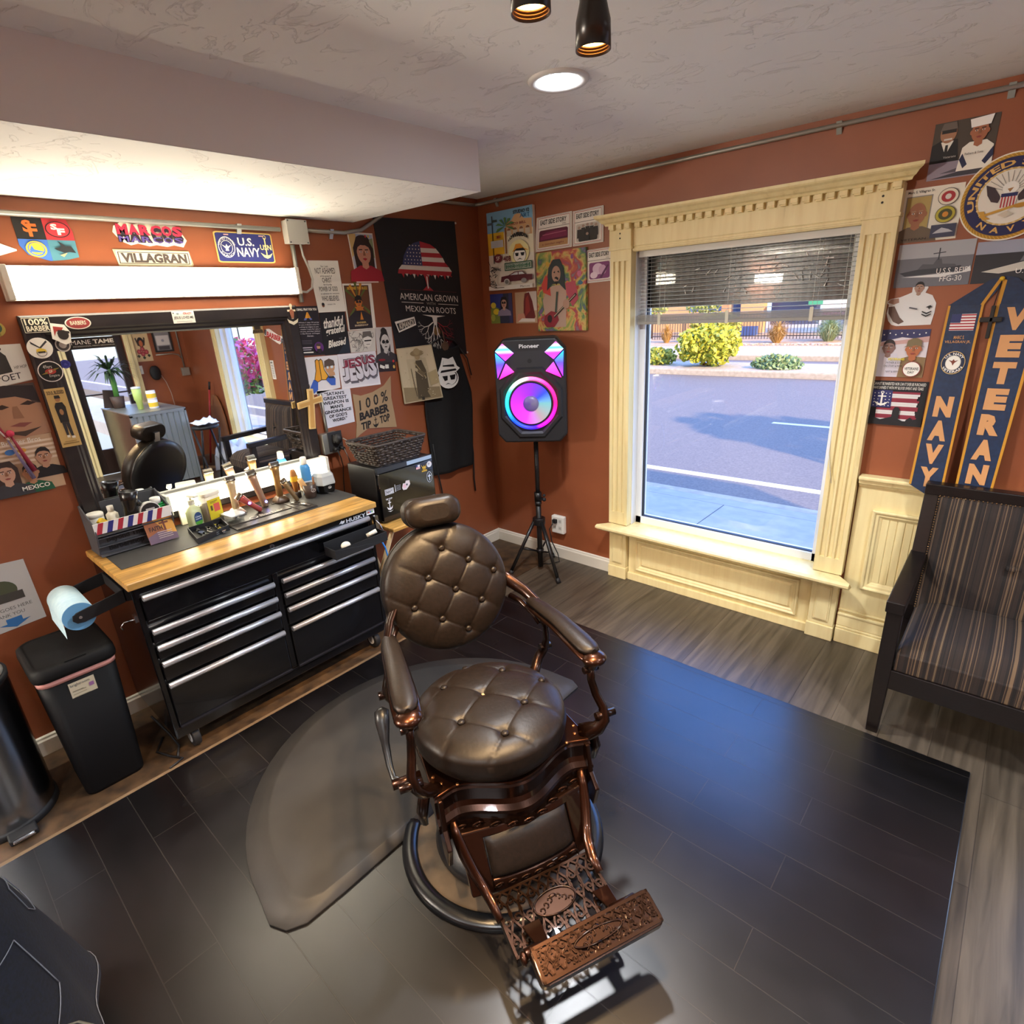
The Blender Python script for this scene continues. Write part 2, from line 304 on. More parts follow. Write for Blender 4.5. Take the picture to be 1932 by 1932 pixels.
def board(name,a,b,n):
    g=G(mat('#d8d3c6',.6)); (x0,y0),(x1,y1)=a,b; d=V((x1-x0,y1-y0,0)); 
    def P(u,o,z): p=V((x0,y0,0))+d*u+V(n)*o; return (p.x,p.y,z)
    pr=[(0,0),(.014,0),(.014,.075),(.009,.083),(.008,.092),(0,.098)]
    g.loft([[P(0,o,z) for o,z in pr],[P(1,o,z) for o,z in pr]],sm=False); struct(name,g)
board('baseboard_left',(0,-8),(0,0),(1,0,0)); board('baseboard_window',(0,0),(1.105,0),(0,-1,0))
# wainscot right of the window
def mould(g,x0,z0,x1,z1,prof): g.loft([[(x0+o,-d,z0+o),(x1-o,-d,z0+o),(x1-o,-d,z1-o),(x0+o,-d,z1-o)] for o,d in prof],cap=False,sm=False)
def wains(x0,x1,name,insets):
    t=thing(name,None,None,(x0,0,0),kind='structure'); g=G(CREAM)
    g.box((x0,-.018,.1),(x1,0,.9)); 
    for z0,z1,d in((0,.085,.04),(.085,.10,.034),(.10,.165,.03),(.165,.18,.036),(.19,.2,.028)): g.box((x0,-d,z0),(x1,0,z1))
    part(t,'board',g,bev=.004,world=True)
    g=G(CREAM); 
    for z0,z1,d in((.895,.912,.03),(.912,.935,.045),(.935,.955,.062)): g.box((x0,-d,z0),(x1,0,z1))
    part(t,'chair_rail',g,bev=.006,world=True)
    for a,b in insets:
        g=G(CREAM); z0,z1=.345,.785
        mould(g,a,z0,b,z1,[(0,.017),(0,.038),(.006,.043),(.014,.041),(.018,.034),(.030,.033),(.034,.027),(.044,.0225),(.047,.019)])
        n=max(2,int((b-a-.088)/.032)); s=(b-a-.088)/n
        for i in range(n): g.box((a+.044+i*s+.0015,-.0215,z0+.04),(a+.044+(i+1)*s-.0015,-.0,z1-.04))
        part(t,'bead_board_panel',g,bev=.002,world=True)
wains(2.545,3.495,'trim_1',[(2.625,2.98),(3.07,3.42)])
# ---------------------------------------------------------------- windows
def window(n,x0,x1,full=True):
    t=thing('window_%d'%n,None,None,((x0+x1)/2,0,.4),kind='structure'); W=.138; z0,z1=.41,2.10; a,b=x0-W,x1+W
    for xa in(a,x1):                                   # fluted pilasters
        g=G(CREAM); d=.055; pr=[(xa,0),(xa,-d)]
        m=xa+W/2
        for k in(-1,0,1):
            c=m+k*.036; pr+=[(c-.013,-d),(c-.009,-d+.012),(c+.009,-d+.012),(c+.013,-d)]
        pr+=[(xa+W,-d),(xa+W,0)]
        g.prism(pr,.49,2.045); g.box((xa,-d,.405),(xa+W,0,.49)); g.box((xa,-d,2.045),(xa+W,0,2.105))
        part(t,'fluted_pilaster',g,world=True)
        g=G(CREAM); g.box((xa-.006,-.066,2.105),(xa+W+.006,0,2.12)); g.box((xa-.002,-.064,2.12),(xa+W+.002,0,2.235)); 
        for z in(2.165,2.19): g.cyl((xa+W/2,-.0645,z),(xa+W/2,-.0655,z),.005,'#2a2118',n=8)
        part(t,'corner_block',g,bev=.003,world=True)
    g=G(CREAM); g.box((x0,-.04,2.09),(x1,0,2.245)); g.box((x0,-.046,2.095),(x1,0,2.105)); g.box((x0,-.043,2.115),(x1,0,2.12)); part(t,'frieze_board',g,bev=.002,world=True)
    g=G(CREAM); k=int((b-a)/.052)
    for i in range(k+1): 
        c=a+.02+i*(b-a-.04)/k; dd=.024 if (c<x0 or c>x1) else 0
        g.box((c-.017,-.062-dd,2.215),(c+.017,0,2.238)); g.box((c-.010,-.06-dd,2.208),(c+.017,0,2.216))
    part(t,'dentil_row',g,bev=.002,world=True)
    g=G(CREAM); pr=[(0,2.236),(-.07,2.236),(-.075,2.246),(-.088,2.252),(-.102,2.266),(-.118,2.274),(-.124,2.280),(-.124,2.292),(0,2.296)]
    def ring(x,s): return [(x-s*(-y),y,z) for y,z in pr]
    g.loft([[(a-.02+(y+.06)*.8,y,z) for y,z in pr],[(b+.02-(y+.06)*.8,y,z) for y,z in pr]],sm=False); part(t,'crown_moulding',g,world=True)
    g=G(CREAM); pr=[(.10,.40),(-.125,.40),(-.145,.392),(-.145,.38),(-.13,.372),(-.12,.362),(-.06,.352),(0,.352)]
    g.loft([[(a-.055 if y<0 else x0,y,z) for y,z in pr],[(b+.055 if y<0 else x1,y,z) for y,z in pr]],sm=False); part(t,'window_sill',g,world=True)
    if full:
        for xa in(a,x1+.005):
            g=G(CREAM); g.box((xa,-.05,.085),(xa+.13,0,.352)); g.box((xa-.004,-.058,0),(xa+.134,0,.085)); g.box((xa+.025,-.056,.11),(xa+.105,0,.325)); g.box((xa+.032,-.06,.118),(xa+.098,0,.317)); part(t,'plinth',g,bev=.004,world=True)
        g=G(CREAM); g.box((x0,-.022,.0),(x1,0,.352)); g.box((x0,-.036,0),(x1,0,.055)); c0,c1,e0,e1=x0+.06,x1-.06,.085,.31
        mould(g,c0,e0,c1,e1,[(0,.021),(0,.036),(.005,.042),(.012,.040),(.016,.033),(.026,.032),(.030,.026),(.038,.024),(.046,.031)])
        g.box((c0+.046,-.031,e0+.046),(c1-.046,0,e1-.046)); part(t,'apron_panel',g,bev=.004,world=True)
    g=G(mat('#e4e6e6',.4))
    for bx in(((x0,0,.40),(x0+.004,.14,2.1)),((x1-.004,0,.40),(x1,.14,2.1)),((x0,.06,.40),(x0+.04,.13,2.1)),((x1-.04,.06,.40),(x1,.13,2.1)),((x0,.06,.40),(x1,.13,.445)),((x0,.06,2.06),(x1,.13,2.1))): g.box(*bx)
    g.box((x0+.038,.075,.44),(x0+.046,.10,2.06),'#15151a'); g.box((x0+.04,.075,.443),(x1-.04,.10,.45),'#25252a')
    part(t,'sash_frame',g,world=True)
    g=G(GLASS); g.box((x0+.04,.095,.443),(x1-.04,.099,2.06)); part(t,'window_pane',g,world=True); return t
w1=window(1,1.2475,2.40); w2=window(2,3.64,4.68,False)
def film():
    m,n,b=nodes('dark_window_film',.25); mp=coords(n,(26,1,1)); q=N(n,'ShaderNodeTexNoise',noise_dimensions='3D'); q.inputs['Scale'].default_value=1; n.links.new(mp.outputs[0],q.inputs[0])
    mp2=coords(n,(5,1,6)); q2=N(n,'ShaderNodeTexVoronoi'); q2.inputs['Scale'].default_value=1; n.links.new(mp2.outputs[0],q2.inputs[0])
    r=ramp(n,q.outputs[0],[(.4,'#262422'),(.5,'#45413d'),(.6,'#2a2725')]); r2=ramp(n,q2.outputs[0],[(.16,'#5a1d1b'),(.22,'#ffffff')]); mx=N(n,'ShaderNodeMix',data_type='RGBA',blend_type='MULTIPLY'); mx.inputs[0].default_value=.5
    n.links.new(r.outputs[0],mx.inputs[6]); n.links.new(r2.outputs[0],mx.inputs[7]); n.links.new(mx.outputs[2],b.inputs['Base Color'])
    g=G(m); g.box((1.288,.101,1.78),(2.36,.104,2.06))
    for k in range(34):
        c=V((rnd.choice([rnd.uniform(1.5,1.75),rnd.uniform(1.75,2.05),rnd.uniform(2.1,2.33)]),.0935,rnd.uniform(1.84,2.0))); a=rnd.uniform(0,PI); L=rnd.uniform(.010,.024)
        d=V((math.cos(a)*L,0,math.sin(a)*L)); e=V((-math.sin(a),0,math.cos(a)))*.0028; g.add([tuple(c-d-e),tuple(c+d-e*.4),tuple(c+d+e*.4),tuple(c-d+e)],[(0,1,2,3)],'#e8e6e0')
    part(w1,'dark_film',g,'dark scratched film across the top of the pane',world=True)
film()
t=thing('window_blind','half raised white mini blind hanging in the top of the window','blind',(1.82,.035,1.70))
S_=mat('#d9dad6',.45); g=G(S_); g.box((1.256,.015,2.058),(2.392,.052,2.097)); part(t,'head_rail',g,world=True,bev=.002)
g=G(S_)
for i in range(15): 
    z=2.046-i*.0205; g.loft([[(x,.016,z-.001),(x,.033,z+.0022),(x,.050,z-.001),(x,.033,z+.0012)] for x in(1.26,2.388)],cap=False,sm=False)
part(t,'slats',g,world=True)
g=G('#98948d')  # white slats greyed: their backlit shade is put into the colour
for i in range(9): g.box((1.26,.014,1.705+i*.0042),(2.388,.052,1.7075+i*.0042))
part(t,'gathered_slats',g,world=True)
g=G(S_); g.box((1.258,.012,1.688),(2.39,.054,1.704),'#8f8b85');  # rail coloured grey to carry the shade of its backlit side
for x in(1.40,1.80,2.22): g.box((x-.009,.010,1.684),(x+.009,.012,1.752),'#c9c2ae')
part(t,'bottom_rail',g,world=True,bev=.002)
for x in(1.31,1.40,1.80,2.22,2.35):
    g=G(S_); g.cyl((x,.014,1.69),(x,.014,2.06),.0009,n=5); g.cyl((x+.012,.05,1.69),(x+.012,.05,2.06),.0009,n=5); part(t,'ladder_cord',g,world=True)
g=G(S_); g.tube([(2.37,-.004,2.06),(2.385,-.03,1.5),(2.40,-.062,1.05),(2.43,-.066,.9)],.0016,n=5); part(t,'pull_cord',g,world=True)
# ---------------------------------------------------------------- conduits and boxes
def conduit(label,pts,clamps=(),r=.0105,n=None):
    t=thing('conduit',label,'conduit',pts[0]); g=G(GALV); g.tube(pts,r,n=10); part(t,'pipe',g,world=True)
    for c,nn in clamps:
        c=V(c); nn=V(nn); g=G(GALV); u=V((0,0,1)) if abs(nn.z)<.5 else V((1,0,0)); ax=nn.cross(u)
        ring=[c-nn*.014+ax*.011*s+u*v for s,v in((-1,-.034),(1,-.034),(1,.013),(-1,.013))]; top=[p+nn*(.003+(.024 if 1 else 0)) for p in ring]
        top[0]=ring[0]+nn*.003; top[1]=ring[1]+nn*.003
        g.loft([[tuple(p) for p in ring],[tuple(p) for p in top]],sm=False); part(t,'clamp',g,world=True)
    return t
conduit('long grey metal conduit along the top of the window wall',[(.02,-.05,2.497),(.05,-.026,2.5),(.09,-.0145,2.503),(.4,-.0145,2.503),(5.88,-.0145,2.503)],[((x,-.0145,2.503),(0,-1,0)) for x in(.19,2.25,2.83,4.2)])
conduit('grey metal conduit above the long light, running into the square box',[(.0145,-7.9,2.272),(.0145,-1.505,2.272)],[((.0145,y,2.272),(1,0,0)) for y in(-1.72,-3.4)])
conduit('bent grey conduit rising from the square box to the corner',[(.0145,-1.36,2.275),(.0145,-1.12,2.275),(.0145,-1.0,2.295),(.0145,-.86,2.37),(.0145,-.74,2.45),(.0145,-.6,2.495),(.0145,-.1,2.497),(.02,-.05,2.497)],[((.0145,-1.2,2.275),(1,0,0))])
conduit('short grey conduit dropping from the square box to the mirror frame',[(.0145,-1.45,2.2),(.0145,-1.45,1.915)],[((.0145,-1.45,2.02),(1,0,0))],.012)
conduit('thin grey conduit above the outlet box beside the mirror',[(.0145,-1.43,1.415),(.0145,-1.43,1.19)],(),.009)
g=G(mat('#b9b8b2',.5)); g.tube([(.02,-1.405,2.21),(.02,-1.40,2.15),(.03,-1.385,2.09),(.04,-1.378,2.03),(.04,-1.39,1.985),(.035,-1.42,1.965),(.035,-1.48,1.97)],.006,n=7); one('flexible_cable',g,'thin grey flexible cable looping from the square box to the long light','cable')
t=thing('junction_box','square grey metal junction box on the conduit above the mirror','electrical box',(0,-1.43,2.26)); g=G(mat('#b4b3ab',.5,.2)); g.box((0,-1.485,2.205),(.055,-1.375,2.315)); part(t,'body',g,world=True,bev=.003)
g=G(mat('#bdbcb4',.5,.2)); g.box((.055,-1.488,2.202),(.06,-1.372,2.318)); 
for y,z in((-1.479,2.311),(-1.381,2.311),(-1.479,2.209),(-1.381,2.209)): g.cyl((.06,y,z),(.0615,y,z),.004,'#4a4a48',n=8)
part(t,'cover',g,world=True)
def outlet_left():
    t=thing('outlet_box','grey metal wall outlet box with black plug adaptors beside the mirror','outlet',(0,-1.42,1.12)); g=G(GALV); g.box((0,-1.482,1.062),(.045,-1.375,1.185)); part(t,'box',g,world=True,bev=.003)
    g=G(mat('#2b2b2e',.5)); g.box((.046,-1.45,1.075),(.05,-1.355,1.19)); part(t,'cover',g,world=True,bev=.002)
    g=G(BLKM); g.sph((.07,-1.40,1.15),(.032,.028,.03)); g.box((.05,-1.425,1.125),(.075,-1.378,1.175)); part(t,'power_adapter',g,world=True,bev=.006)
    for y in(-1.42,-1.375):
        g=G(BLKM); g.cyl((.048,y,1.09),(.085,y,1.085),.013,r2=.01,n=10); part(t,'plug',g,world=True)
    one('power_cord',G(BLKM).tube([(.085,-1.42,1.085),(.10,-1.415,1.04),(.085,-1.40,.98),(.05,-1.39,.9),(.04,-1.4,.72)],.003,n=6),'left black cord hanging below the outlet box beside the mirror','cord')
    one('power_cord',G('#77726c').tube([(.085,-1.375,1.085),(.09,-1.36,1.03),(.06,-1.33,.95),(.04,-1.335,.8)],.0026,n=6),'middle grey cord hanging below the outlet box beside the mirror','cord')
    one('power_cord',G('#a29c94').tube([(.05,-1.352,1.14),(.09,-1.31,1.1),(.10,-1.27,1.0),(.06,-1.29,.88),(.04,-1.3,.75)],.003,n=6),'pale cord curving down nearest the mini fridge from the outlet box','cord')
outlet_left()
t=thing('wall_outlet','white outlet adaptor low on the wall behind the speaker stand','outlet',(.65,0,.28)); g=G(WHITE); g.box((.594,-.04,.208),(.706,0,.345)); part(t,'body',g,world=True,bev=.008)
g=G(mat('#d6d4cc',.5))
for z in(.31,.255): 
    for x in(.625,.675): g.box((x-.014,-.0412,z-.014),(x+.014,-.04,z+.014)); g.box((x-.006,-.0416,z-.007),(x-.004,-.041,z+.005),'#222222'); g.box((x+.004,-.0416,z-.007),(x+.006,-.041,z+.005),'#222222')
part(t,'sockets',g,world=True)
t=thing('power_cord','black power cord plugged into the white wall outlet','cord',(.64,-.05,.3)); g=G(BLKM); g.box((.622,-.07,.295),(.655,-.042,.325)); part(t,'plug',g,world=True,bev=.005)
g=G(BLKM); g.tube([(.638,-.07,.305),(.61,-.085,.25),(.62,-.075,.15),(.67,-.07,.06),(.70,-.09,.008),(.66,-.16,.006),(.60,-.2,.006)],.004,n=6); part(t,'cable',g,world=True)
# ---------------------------------------------------------------- ceiling lights
def downlight(x,y,label,power):
    t=thing('recessed_light',label,'ceiling light',(x,y,CZ),group='recessed ceiling lights'); g=G(mat('#dcd9d4',.4)); g.lathe([(.075,.0),(.078,-.008),(.098,-.010),(.103,-.004),(.104,0)],n=36,o=(x,y,CZ),cap=False); part(t,'trim_ring',g,world=True)
    g=G(mat('#eef4ff',.5,emit=6)); g.lathe([(.0762,-.004),(.05,-.001),(.001,-.0008)],n=36,o=(x,y,CZ),cap=False); part(t,'lens',g,world=True)
    l=bpy.data.lights.new('bulb','SPOT'); l.energy=power; l.color=(.95,.97,1); l.spot_size=2.6; l.spot_blend=.8; l.shadow_soft_size=.07; o=bpy.data.objects.new('bulb',l); COL.objects.link(o); o.parent=t; o.location=(0,0,-.025)
downlight(1.70,-1.33,'bright round recessed light in the ceiling above the window side',34)
downlight(3.6,-1.5,'round recessed light beyond the right side of the picture',24); downlight(3.4,-4.6,'round recessed light behind the camera',60); downlight(5.0,-2.6,'round recessed light over the counter seen in the mirror',40); downlight(1.7,-6.2,'round recessed light at the far back of the shop',60)  # unseen lamps added as fill to brighten the room
def tracklight():
    t=thing('track_bar','black ceiling track bar carrying the warm spot lights','track light',(2.325,-2.2,CZ),group=None); g=G(BLK); g.box((2.305,-3.3,CZ-.025),(2.345,-1.95,CZ)); part(t,'rail',g,world=True,bev=.003)
    for y,lb in((-2.062,'black warm spot light hanging lower from the track at top centre'),(-2.25,'black warm spot light cut off by the top edge of the picture'),(-2.9,'black warm spot light above the camera')):
        z=2.285 if y>-2.1 else 2.293
        h=thing('spot_light',lb,'spot light',(2.325,y,z),group='warm track spot lights')
        g=G(BLK); g.cyl((0,0,.15),(0,0,CZ-z-.02),.008,n=8); g.cyl((0,0,CZ-z-.055),(0,0,CZ-z-.022),.022); part(h,'stem',g)
        g=G(noisy('black_lamp_enamel','#1c1613','#2a201a',3,.3)); g.lathe([(.001,.17),(.024,.168),(.0255,.16),(.0255,.075),(.033,.045),(.034,.0),(.0325,0),(.0315,.03),(.02,.034)],n=28,cap=False); part(h,'lamp_head',g)
        g=G(mat('#5d4330',.3,.6))
        for i in range(3): g.lathe([(.0322-.001*i,.003+i*.005),(.030-.001*i,.004+i*.005),(.0322-.001*i,.006+i*.005)],n=28,cap=False)
        part(h,'baffle_rings',g)
        g=G(mat('#ffb25a',.5,emit=7)); g.lathe([(.029,.016),(.018,.013),(.001,.0125)],n=24,cap=False); part(h,'bulb',g)
        l=bpy.data.lights.new('spot','SPOT'); l.energy=32; l.color=(1,.66,.34); l.spot_size=1.25; l.spot_blend=.6; l.shadow_soft_size=.03; o=bpy.data.objects.new('spot',l); COL.objects.link(o); o.parent=h; o.location=(0,0,-.005)
        d=V((1.95,-2.1,.5))-V((2.325,y,z)); o.rotation_euler=d.to_track_quat('-Z','Y').to_euler()
tracklight()
# ================================================================ the street outside
SW=noisy('concrete_sidewalk','#a9a7a3','#b7b4af',8,.9,detail=8); ASP=noisy('asphalt','#736c6a','#857d79',40,.9,detail=8); CURB=noisy('pale_curb_concrete','#b3a693','#c6baa8',10,.9); GRAV=noisy('pale_gravel','#b79a80','#dcc6ae',30,.95,bumpd=.03)
g=G(SW); g.box((-14,.16,-.4),(16,2.28,-.12)); 
for x in(-4,-2.35,-.62,1.08,2.8,4.5): g.box((x-.005,.16,-.1205),(x+.005,2.1,-.1195),'#4b4744')
g.box((-14,2.1,-.1202),(16,2.108,-.1196),'#8d8780'); struct('sidewalk',g)
g=G(CURB); g.box((-14,2.28,-.4),(16,2.44,-.125)); struct('curb',g,bev=.02)
g=G(ASP); g.box((-60,2.4,-.5),(50,60,-.24)); struct('road',g)
one('road_line',G('#f2efe8').box((-40,3.28,-.2405),(30,3.42,-.2375)),'long white edge line on the road near the sidewalk','road marking')
for x,lb in((.03,'short white dash on the road at the right of the window view'),(-9,'white lane dash further left along the road'),): one('lane_dash',G('#f2efe8').box((x,6.72,-.2405),(x+3.0,6.84,-.2375)),lb,'road marking',group='white lane dashes')
g=G(CURB); g.box((-30,12.3,-.4),(20,14.3,-.08)); struct('median',g,bev=.04)
g=G(CURB); g.box((-30,16.4,-.4),(20,20,-.08)); struct('far_sidewalk',g,bev=.03)
g=G(GRAV); g.box((-30,20,-.3),(20,60,-.06)); 
struct('gravel_bed',g)
g=G('#cdb094')
for i in range(500):
    x,y=rnd.uniform(-7,-1),rnd.uniform(20.05,20.55); r=rnd.uniform(.03,.08); g.sph((x,y,-.05),(r,r*.8,r*.6),rnd.choice(['#cdb094','#b6957a','#e0cab2']),n=5,k=4)
tag(finish('gravel_stones',g),'band of pale landscaping stones in front of the ornamental grasses','stones',kind='stuff')
def foliage(g,c,r,n,cols,s=.09,squash=1):
    for i in range(n):
        while 1:
            p=V((rnd.uniform(-1,1),rnd.uniform(-1,1),rnd.uniform(-1,1)))
            if .45<p.length<1: break
        k=1+.22*noise.noise(p*2.2+V(c)); q=V((c[0]+p.x*r[0]*k,c[1]+p.y*r[1]*k,c[2]+p.z*r[2]*k)); a=V((rnd.gauss(0,1),rnd.gauss(0,1),rnd.gauss(0,1))).normalized(); b=a.orthogonal().normalized(); a*=s*rnd.uniform(.6,1.3); b*=s*.6
        g.add([tuple(q-a),tuple(q+b),tuple(q+a),tuple(q-b)],[(0,1,2,3)],rnd.choice(cols))
def shrub(name,label,c,r,n,cols,s,cat='shrub',stem=True):
    t=thing(name,label,cat,(c[0],c[1],c[2]-r[2])); g=G(); foliage(g,c,r,n,cols,s); part(t,'leaves',g,world=True,flip=False)
    if stem:
        g=G('#8a4f30')
        for k in range(7): a=k*.9; g.tube([(c[0]+.1*math.cos(a),c[1]+.1*math.sin(a),c[2]-r[2]*1.0),(c[0]+r[0]*.4*math.cos(a),c[1]+r[1]*.4*math.sin(a),c[2]-.1*r[2])],.03,n=5)
        part(t,'stems',g,world=True)
    return t
YG=['#c9c23a','#b5b332','#d9cf55','#9aa330','#8c9a2c']
shrub('yellow_bush','round yellow-green bush on the median seen through the window',(-3.9,13.2,.5),(.88,.8,.56),1900,YG,.085)
shrub('yellow_bush','taller yellow-green bush behind the round bush across the street',(-7.1,21.3,.5),(1.15,.6,.65),1100,['#a9a844','#8f9440','#c2b95a'],.1)
shrub('low_bush','low grey-green juniper on the median right of the yellow bush',(-1.9,12.95,.02),(.62,.4,.26),900,['#7d9a6c','#6b8a5e','#93a878'],.06,stem=False)
shrub('low_bush','low yellow-green plant at the left edge of the median view',(-5.5,13.3,.15),(.55,.4,.28),600,['#a9a93e','#8ea03f','#7b9148'],.07,stem=False)
def tuft(label,c,r,h,cols,n):
    g=G()
    for i in range(n):
        a=rnd.uniform(0,2*PI); k=rnd.random(); d=V((math.cos(a),math.sin(a),0)); b=V(c)+d*r*.12*k; l=h*rnd.uniform(.55,1.1); m_=b+d*r*.42*k+V((0,0,l*(.72-.12*k))); e=b+d*r*(.2+1.05*k)+V((0,0,l*(1-.62*k*k))); s=V((-d.y,d.x,0))*.013
        g.add([tuple(b-s),tuple(b+s),tuple(m_+s*.8),tuple(m_-s*.8),tuple(e)],[(0,1,2,3),(3,2,4)],rnd.choice(cols))
    one('grass_tuft',g,label,'ornamental grass',flip=False)
tuft('golden ornamental grass tuft in the gravel across the street',(-4.5,21.1,-.1),.8,.95,['#c9a35e','#b88d4c','#d8b878'],520)
tuft('green ornamental grass tuft right of the golden one across the street',(-2.85,21.9,-.1),.95,1.0,['#9fb184','#89a074','#b4bf92'],600)
tuft('pale green grass tuft at the right edge of the window view',(-1.0,22.1,-.1),.9,1.05,['#9db392','#87a582','#b0c09c'],600)
tuft('small golden grass tuft at the left edge of the window view',(-9.3,21.3,-.1),.6,.9,['#d0a45c','#c1934c'],300)
g=G('#2c2f3a')
for i in range(150): x=-14+i*.13; g.cyl((x,23.2,-.1),(x,23.2,1.0),.014,n=5)
for z in(.05,.95): g.box((-14,23.18,z),(5.5,23.22,z+.04))
one('iron_fence',g,'dark iron bar fence across the street behind the grasses','fence')
def farbuild():
    t=thing('far_building','tan stucco restaurant building across the street seen through the window','building',(-6,27,0)); TAN='#d6a878'
    for x0,x1,z0,z1,y,c in((-16,-11.2,0,3.4,27.5,TAN),(-11.2,-9.4,0,1.05,27.3,TAN),(-11.2,-9.4,2.4,3.4,27.3,TAN),(-9.0,-8.6,0,3.4,26.5,'#c99a73'),(-8.0,-6.9,0,3.4,26.4,'#e0b07c'),(-6.8,3,1.7,3.4,27.2,'#e3b27a'),(3,6,0,3.4,27.2,TAN)):
        part(t,'stucco_wall',G(c).box((x0,y,z0),(x1,y+.5,z1)),world=True)
    for x0,x1,z0,z1,y,c in((-11.2,-9.0,1.05,2.4,27.6,'#5d80b8'),(-9.4,-8.0,0,2.8,27.7,'#4a5f8e'),(-6.9,-4.7,.3,1.7,27.5,'#5a6588'),(-4.6,3,0,1.7,27.6,'#6f7fa3')): part(t,'dark_glazing',G(mat(c,.2)).box((x0,y,z0),(x1,y+.1,z1)),world=True)
    part(t,'awning',G('#4f6aa8').loft([[(-6.2,26.0,1.5),(-6.2,27.2,1.75),(-6.2,27.2,1.7),(-6.2,26.0,1.45)],[(-3.9,26.0,1.5),(-3.9,27.2,1.75),(-3.9,27.2,1.7),(-3.9,26.0,1.45)]],sm=False),world=True)
    part(t,'planter_box',G('#3f5d9c').box((-8.4,25.4,-.1),(-6.9,25.9,.35)),world=True)
    t=thing('street_banner','white and green banner board at the right of the building across the street','banner',(-4,26,1)); part(t,'panel',G('#eee9e2').box((-4.2,25.9,.9),(-2.2,25.95,1.75)),world=True); part(t,'green_edge',G('#4fa77c').box((-4.8,25.9,1.2),(-4.2,25.95,1.75)),world=True); part(t,'pink_edge',G('#d78cc0').box((-4.2,25.88,.75),(-2.2,25.95,.9)),world=True)
    part(t,'posts',G('#55585e').cyl((-4.1,25.92,-.1),(-4.1,25.92,.9),.03).cyl((-2.3,25.92,-.1),(-2.3,25.92,.9),.03),world=True)
farbuild()
for x,y,lb in((-11.5,24,'light green young tree left of the building across the street'),(-8.9,24.3,'light green young tree in front of the far building')):
    t=thing('young_tree',lb,'tree',(x,y,-.1)); g=G('#6b4c36'); g.tube([(x,y,-.1),(x+.05,y,1.0),(x,y,1.7)],.05,n=6); part(t,'trunk',g,world=True); g=G(); foliage(g,(x,y,1.75),(.95,.7,.75),900,['#a8b25a','#8c9e50','#bfc27a'],.09); part(t,'leaves',g,world=True,flip=False)
t=thing('red_bin','pink-red bin standing by the fence across the street','bin',(-8.3,22.2,-.06)); part(t,'body',G('#d86a64').box((-8.5,22.0,-.06),(-8.15,22.3,.42)),world=True,bev=.03); part(t,'lid',G('#c9504c').box((-8.52,21.98,.42),(-8.13,22.32,.5)),world=True,bev=.03)
# street tree and lamp post with flower basket, near the second window
t=thing('street_tree','tall street tree on the sidewalk far right of the shop window','tree',(8.9,1.3,-.12)); g=G('#5b4230'); g.tube([(8.9,1.3,-.12),(8.95,1.3,2),(8.9,1.3,4)],[.12,.09,.06],n=8); part(t,'trunk',g,world=True); g=G(); foliage(g,(8.9,1.3,4.4),(1.9,.9,.8),1500,['#5d7a36','#4d6a30','#76904a'],.14); part(t,'leaves',g,world=True,flip=False)
# ================================================================ mirror station
t=thing('wall_light','long bright white light fixture on the wall above the mirror','wall light',(0,-2.09,2.02)); fy0,fy1,fz0,fz1=-2.705,-1.475,1.955,2.085
FM=mat('#e9e4d6',.45); g=G(FM); g.box((0,fy0,fz0),(.03,fy1,fz1)); g.box((.03,fy0,fz0),(.085,fy0+.022,fz1)); g.box((.03,fy1-.022,fz0),(.085,fy1,fz1)); g.box((.03,fy0,fz1-.006),(.036,fy1,fz1)); g.box((.03,fy0,fz0),(.036,fy1,fz0+.006)); part(t,'housing',g,world=True,bev=.004)
PAN=mat('#fff3da',.5,emit=PANEL_W,name='led_panel_glow'); g=G(PAN)
pr=[(.03,fz0+.006),(.060,fz0+.008),(.076,fz0+.022),(.08,fz0+.04),(.08,fz1-.04),(.076,fz1-.022),(.060,fz1-.008),(.03,fz1-.006)]
g.loft([[(x,y,z) for x,z in pr] for y in(fy0+.022,fy1-.022)],cap=False); part(t,'diffuser',g,world=True)
PAN2=mat('#fff6e6',.5,emit=BACK_W,name='led_panel_glow_back')
# second station light at the back of the shop (seen in the window glass)
t=thing('wall_light','far long light fixture of the next station, seen only in the window glass','wall light',(0,-5.6,2.02))
g=G(FM); g.box((0,-6.2,fz0),(.03,-5,fz1)); g.box((.03,-6.2,fz0),(.085,-6.178,fz1)); g.box((.03,-5.022,fz0),(.085,-5,fz1)); part(t,'housing',g,world=True)
g=G(PAN2); g.loft([[(x,y,z) for x,z in pr] for y in(-6.178,-5.022)],cap=False); part(t,'diffuser',g,world=True)
# mirror
MR=thing('wall_mirror','large dark wood framed mirror above the tool cabinet worktop','mirror',(0,-2.09,1.0)); my0,my1,mz0,mz1=-2.69,-1.497,.93,1.90
g=G(MIRROR); g.box((.004,my0+.075,mz0+.04),(.010,my1-.075,mz1-.075)); part(MR,'mirror_glass',g,world=True)
prof=[(0,0),(0,.026),(.008,.032),(.055,.032),(.062,.027),(.068,.027),(.078,.020),(.088,.019),(.095,.012),(.095,0)]
def fr(c,u,nn,L):
    # moulding strip from corner c along u (length L), profile grows along nn, mitred
    c,u,nn=V(c),V(u),V(nn); return [[tuple(c+u*(o if e==0 else L-o)+nn*o+V((d,0,0))) for o,d in prof] for e in(0,1)]
for c,u,nn,L in(((0,my0,mz1),(0,1,0),(0,0,-1),my1-my0),((0,my0,mz0),(0,1,0),(0,0,1),my1-my0),((0,my0,mz0),(0,0,1),(0,1,0),mz1-mz0),((0,my1,mz0),(0,0,1),(0,-1,0),mz1-mz0)):
    part(MR,'frame_rail',G(FRAMEM).loft(fr(c,u,nn,L),sm=False),world=True)
K='#1a1716'; CR='#ece3c8'
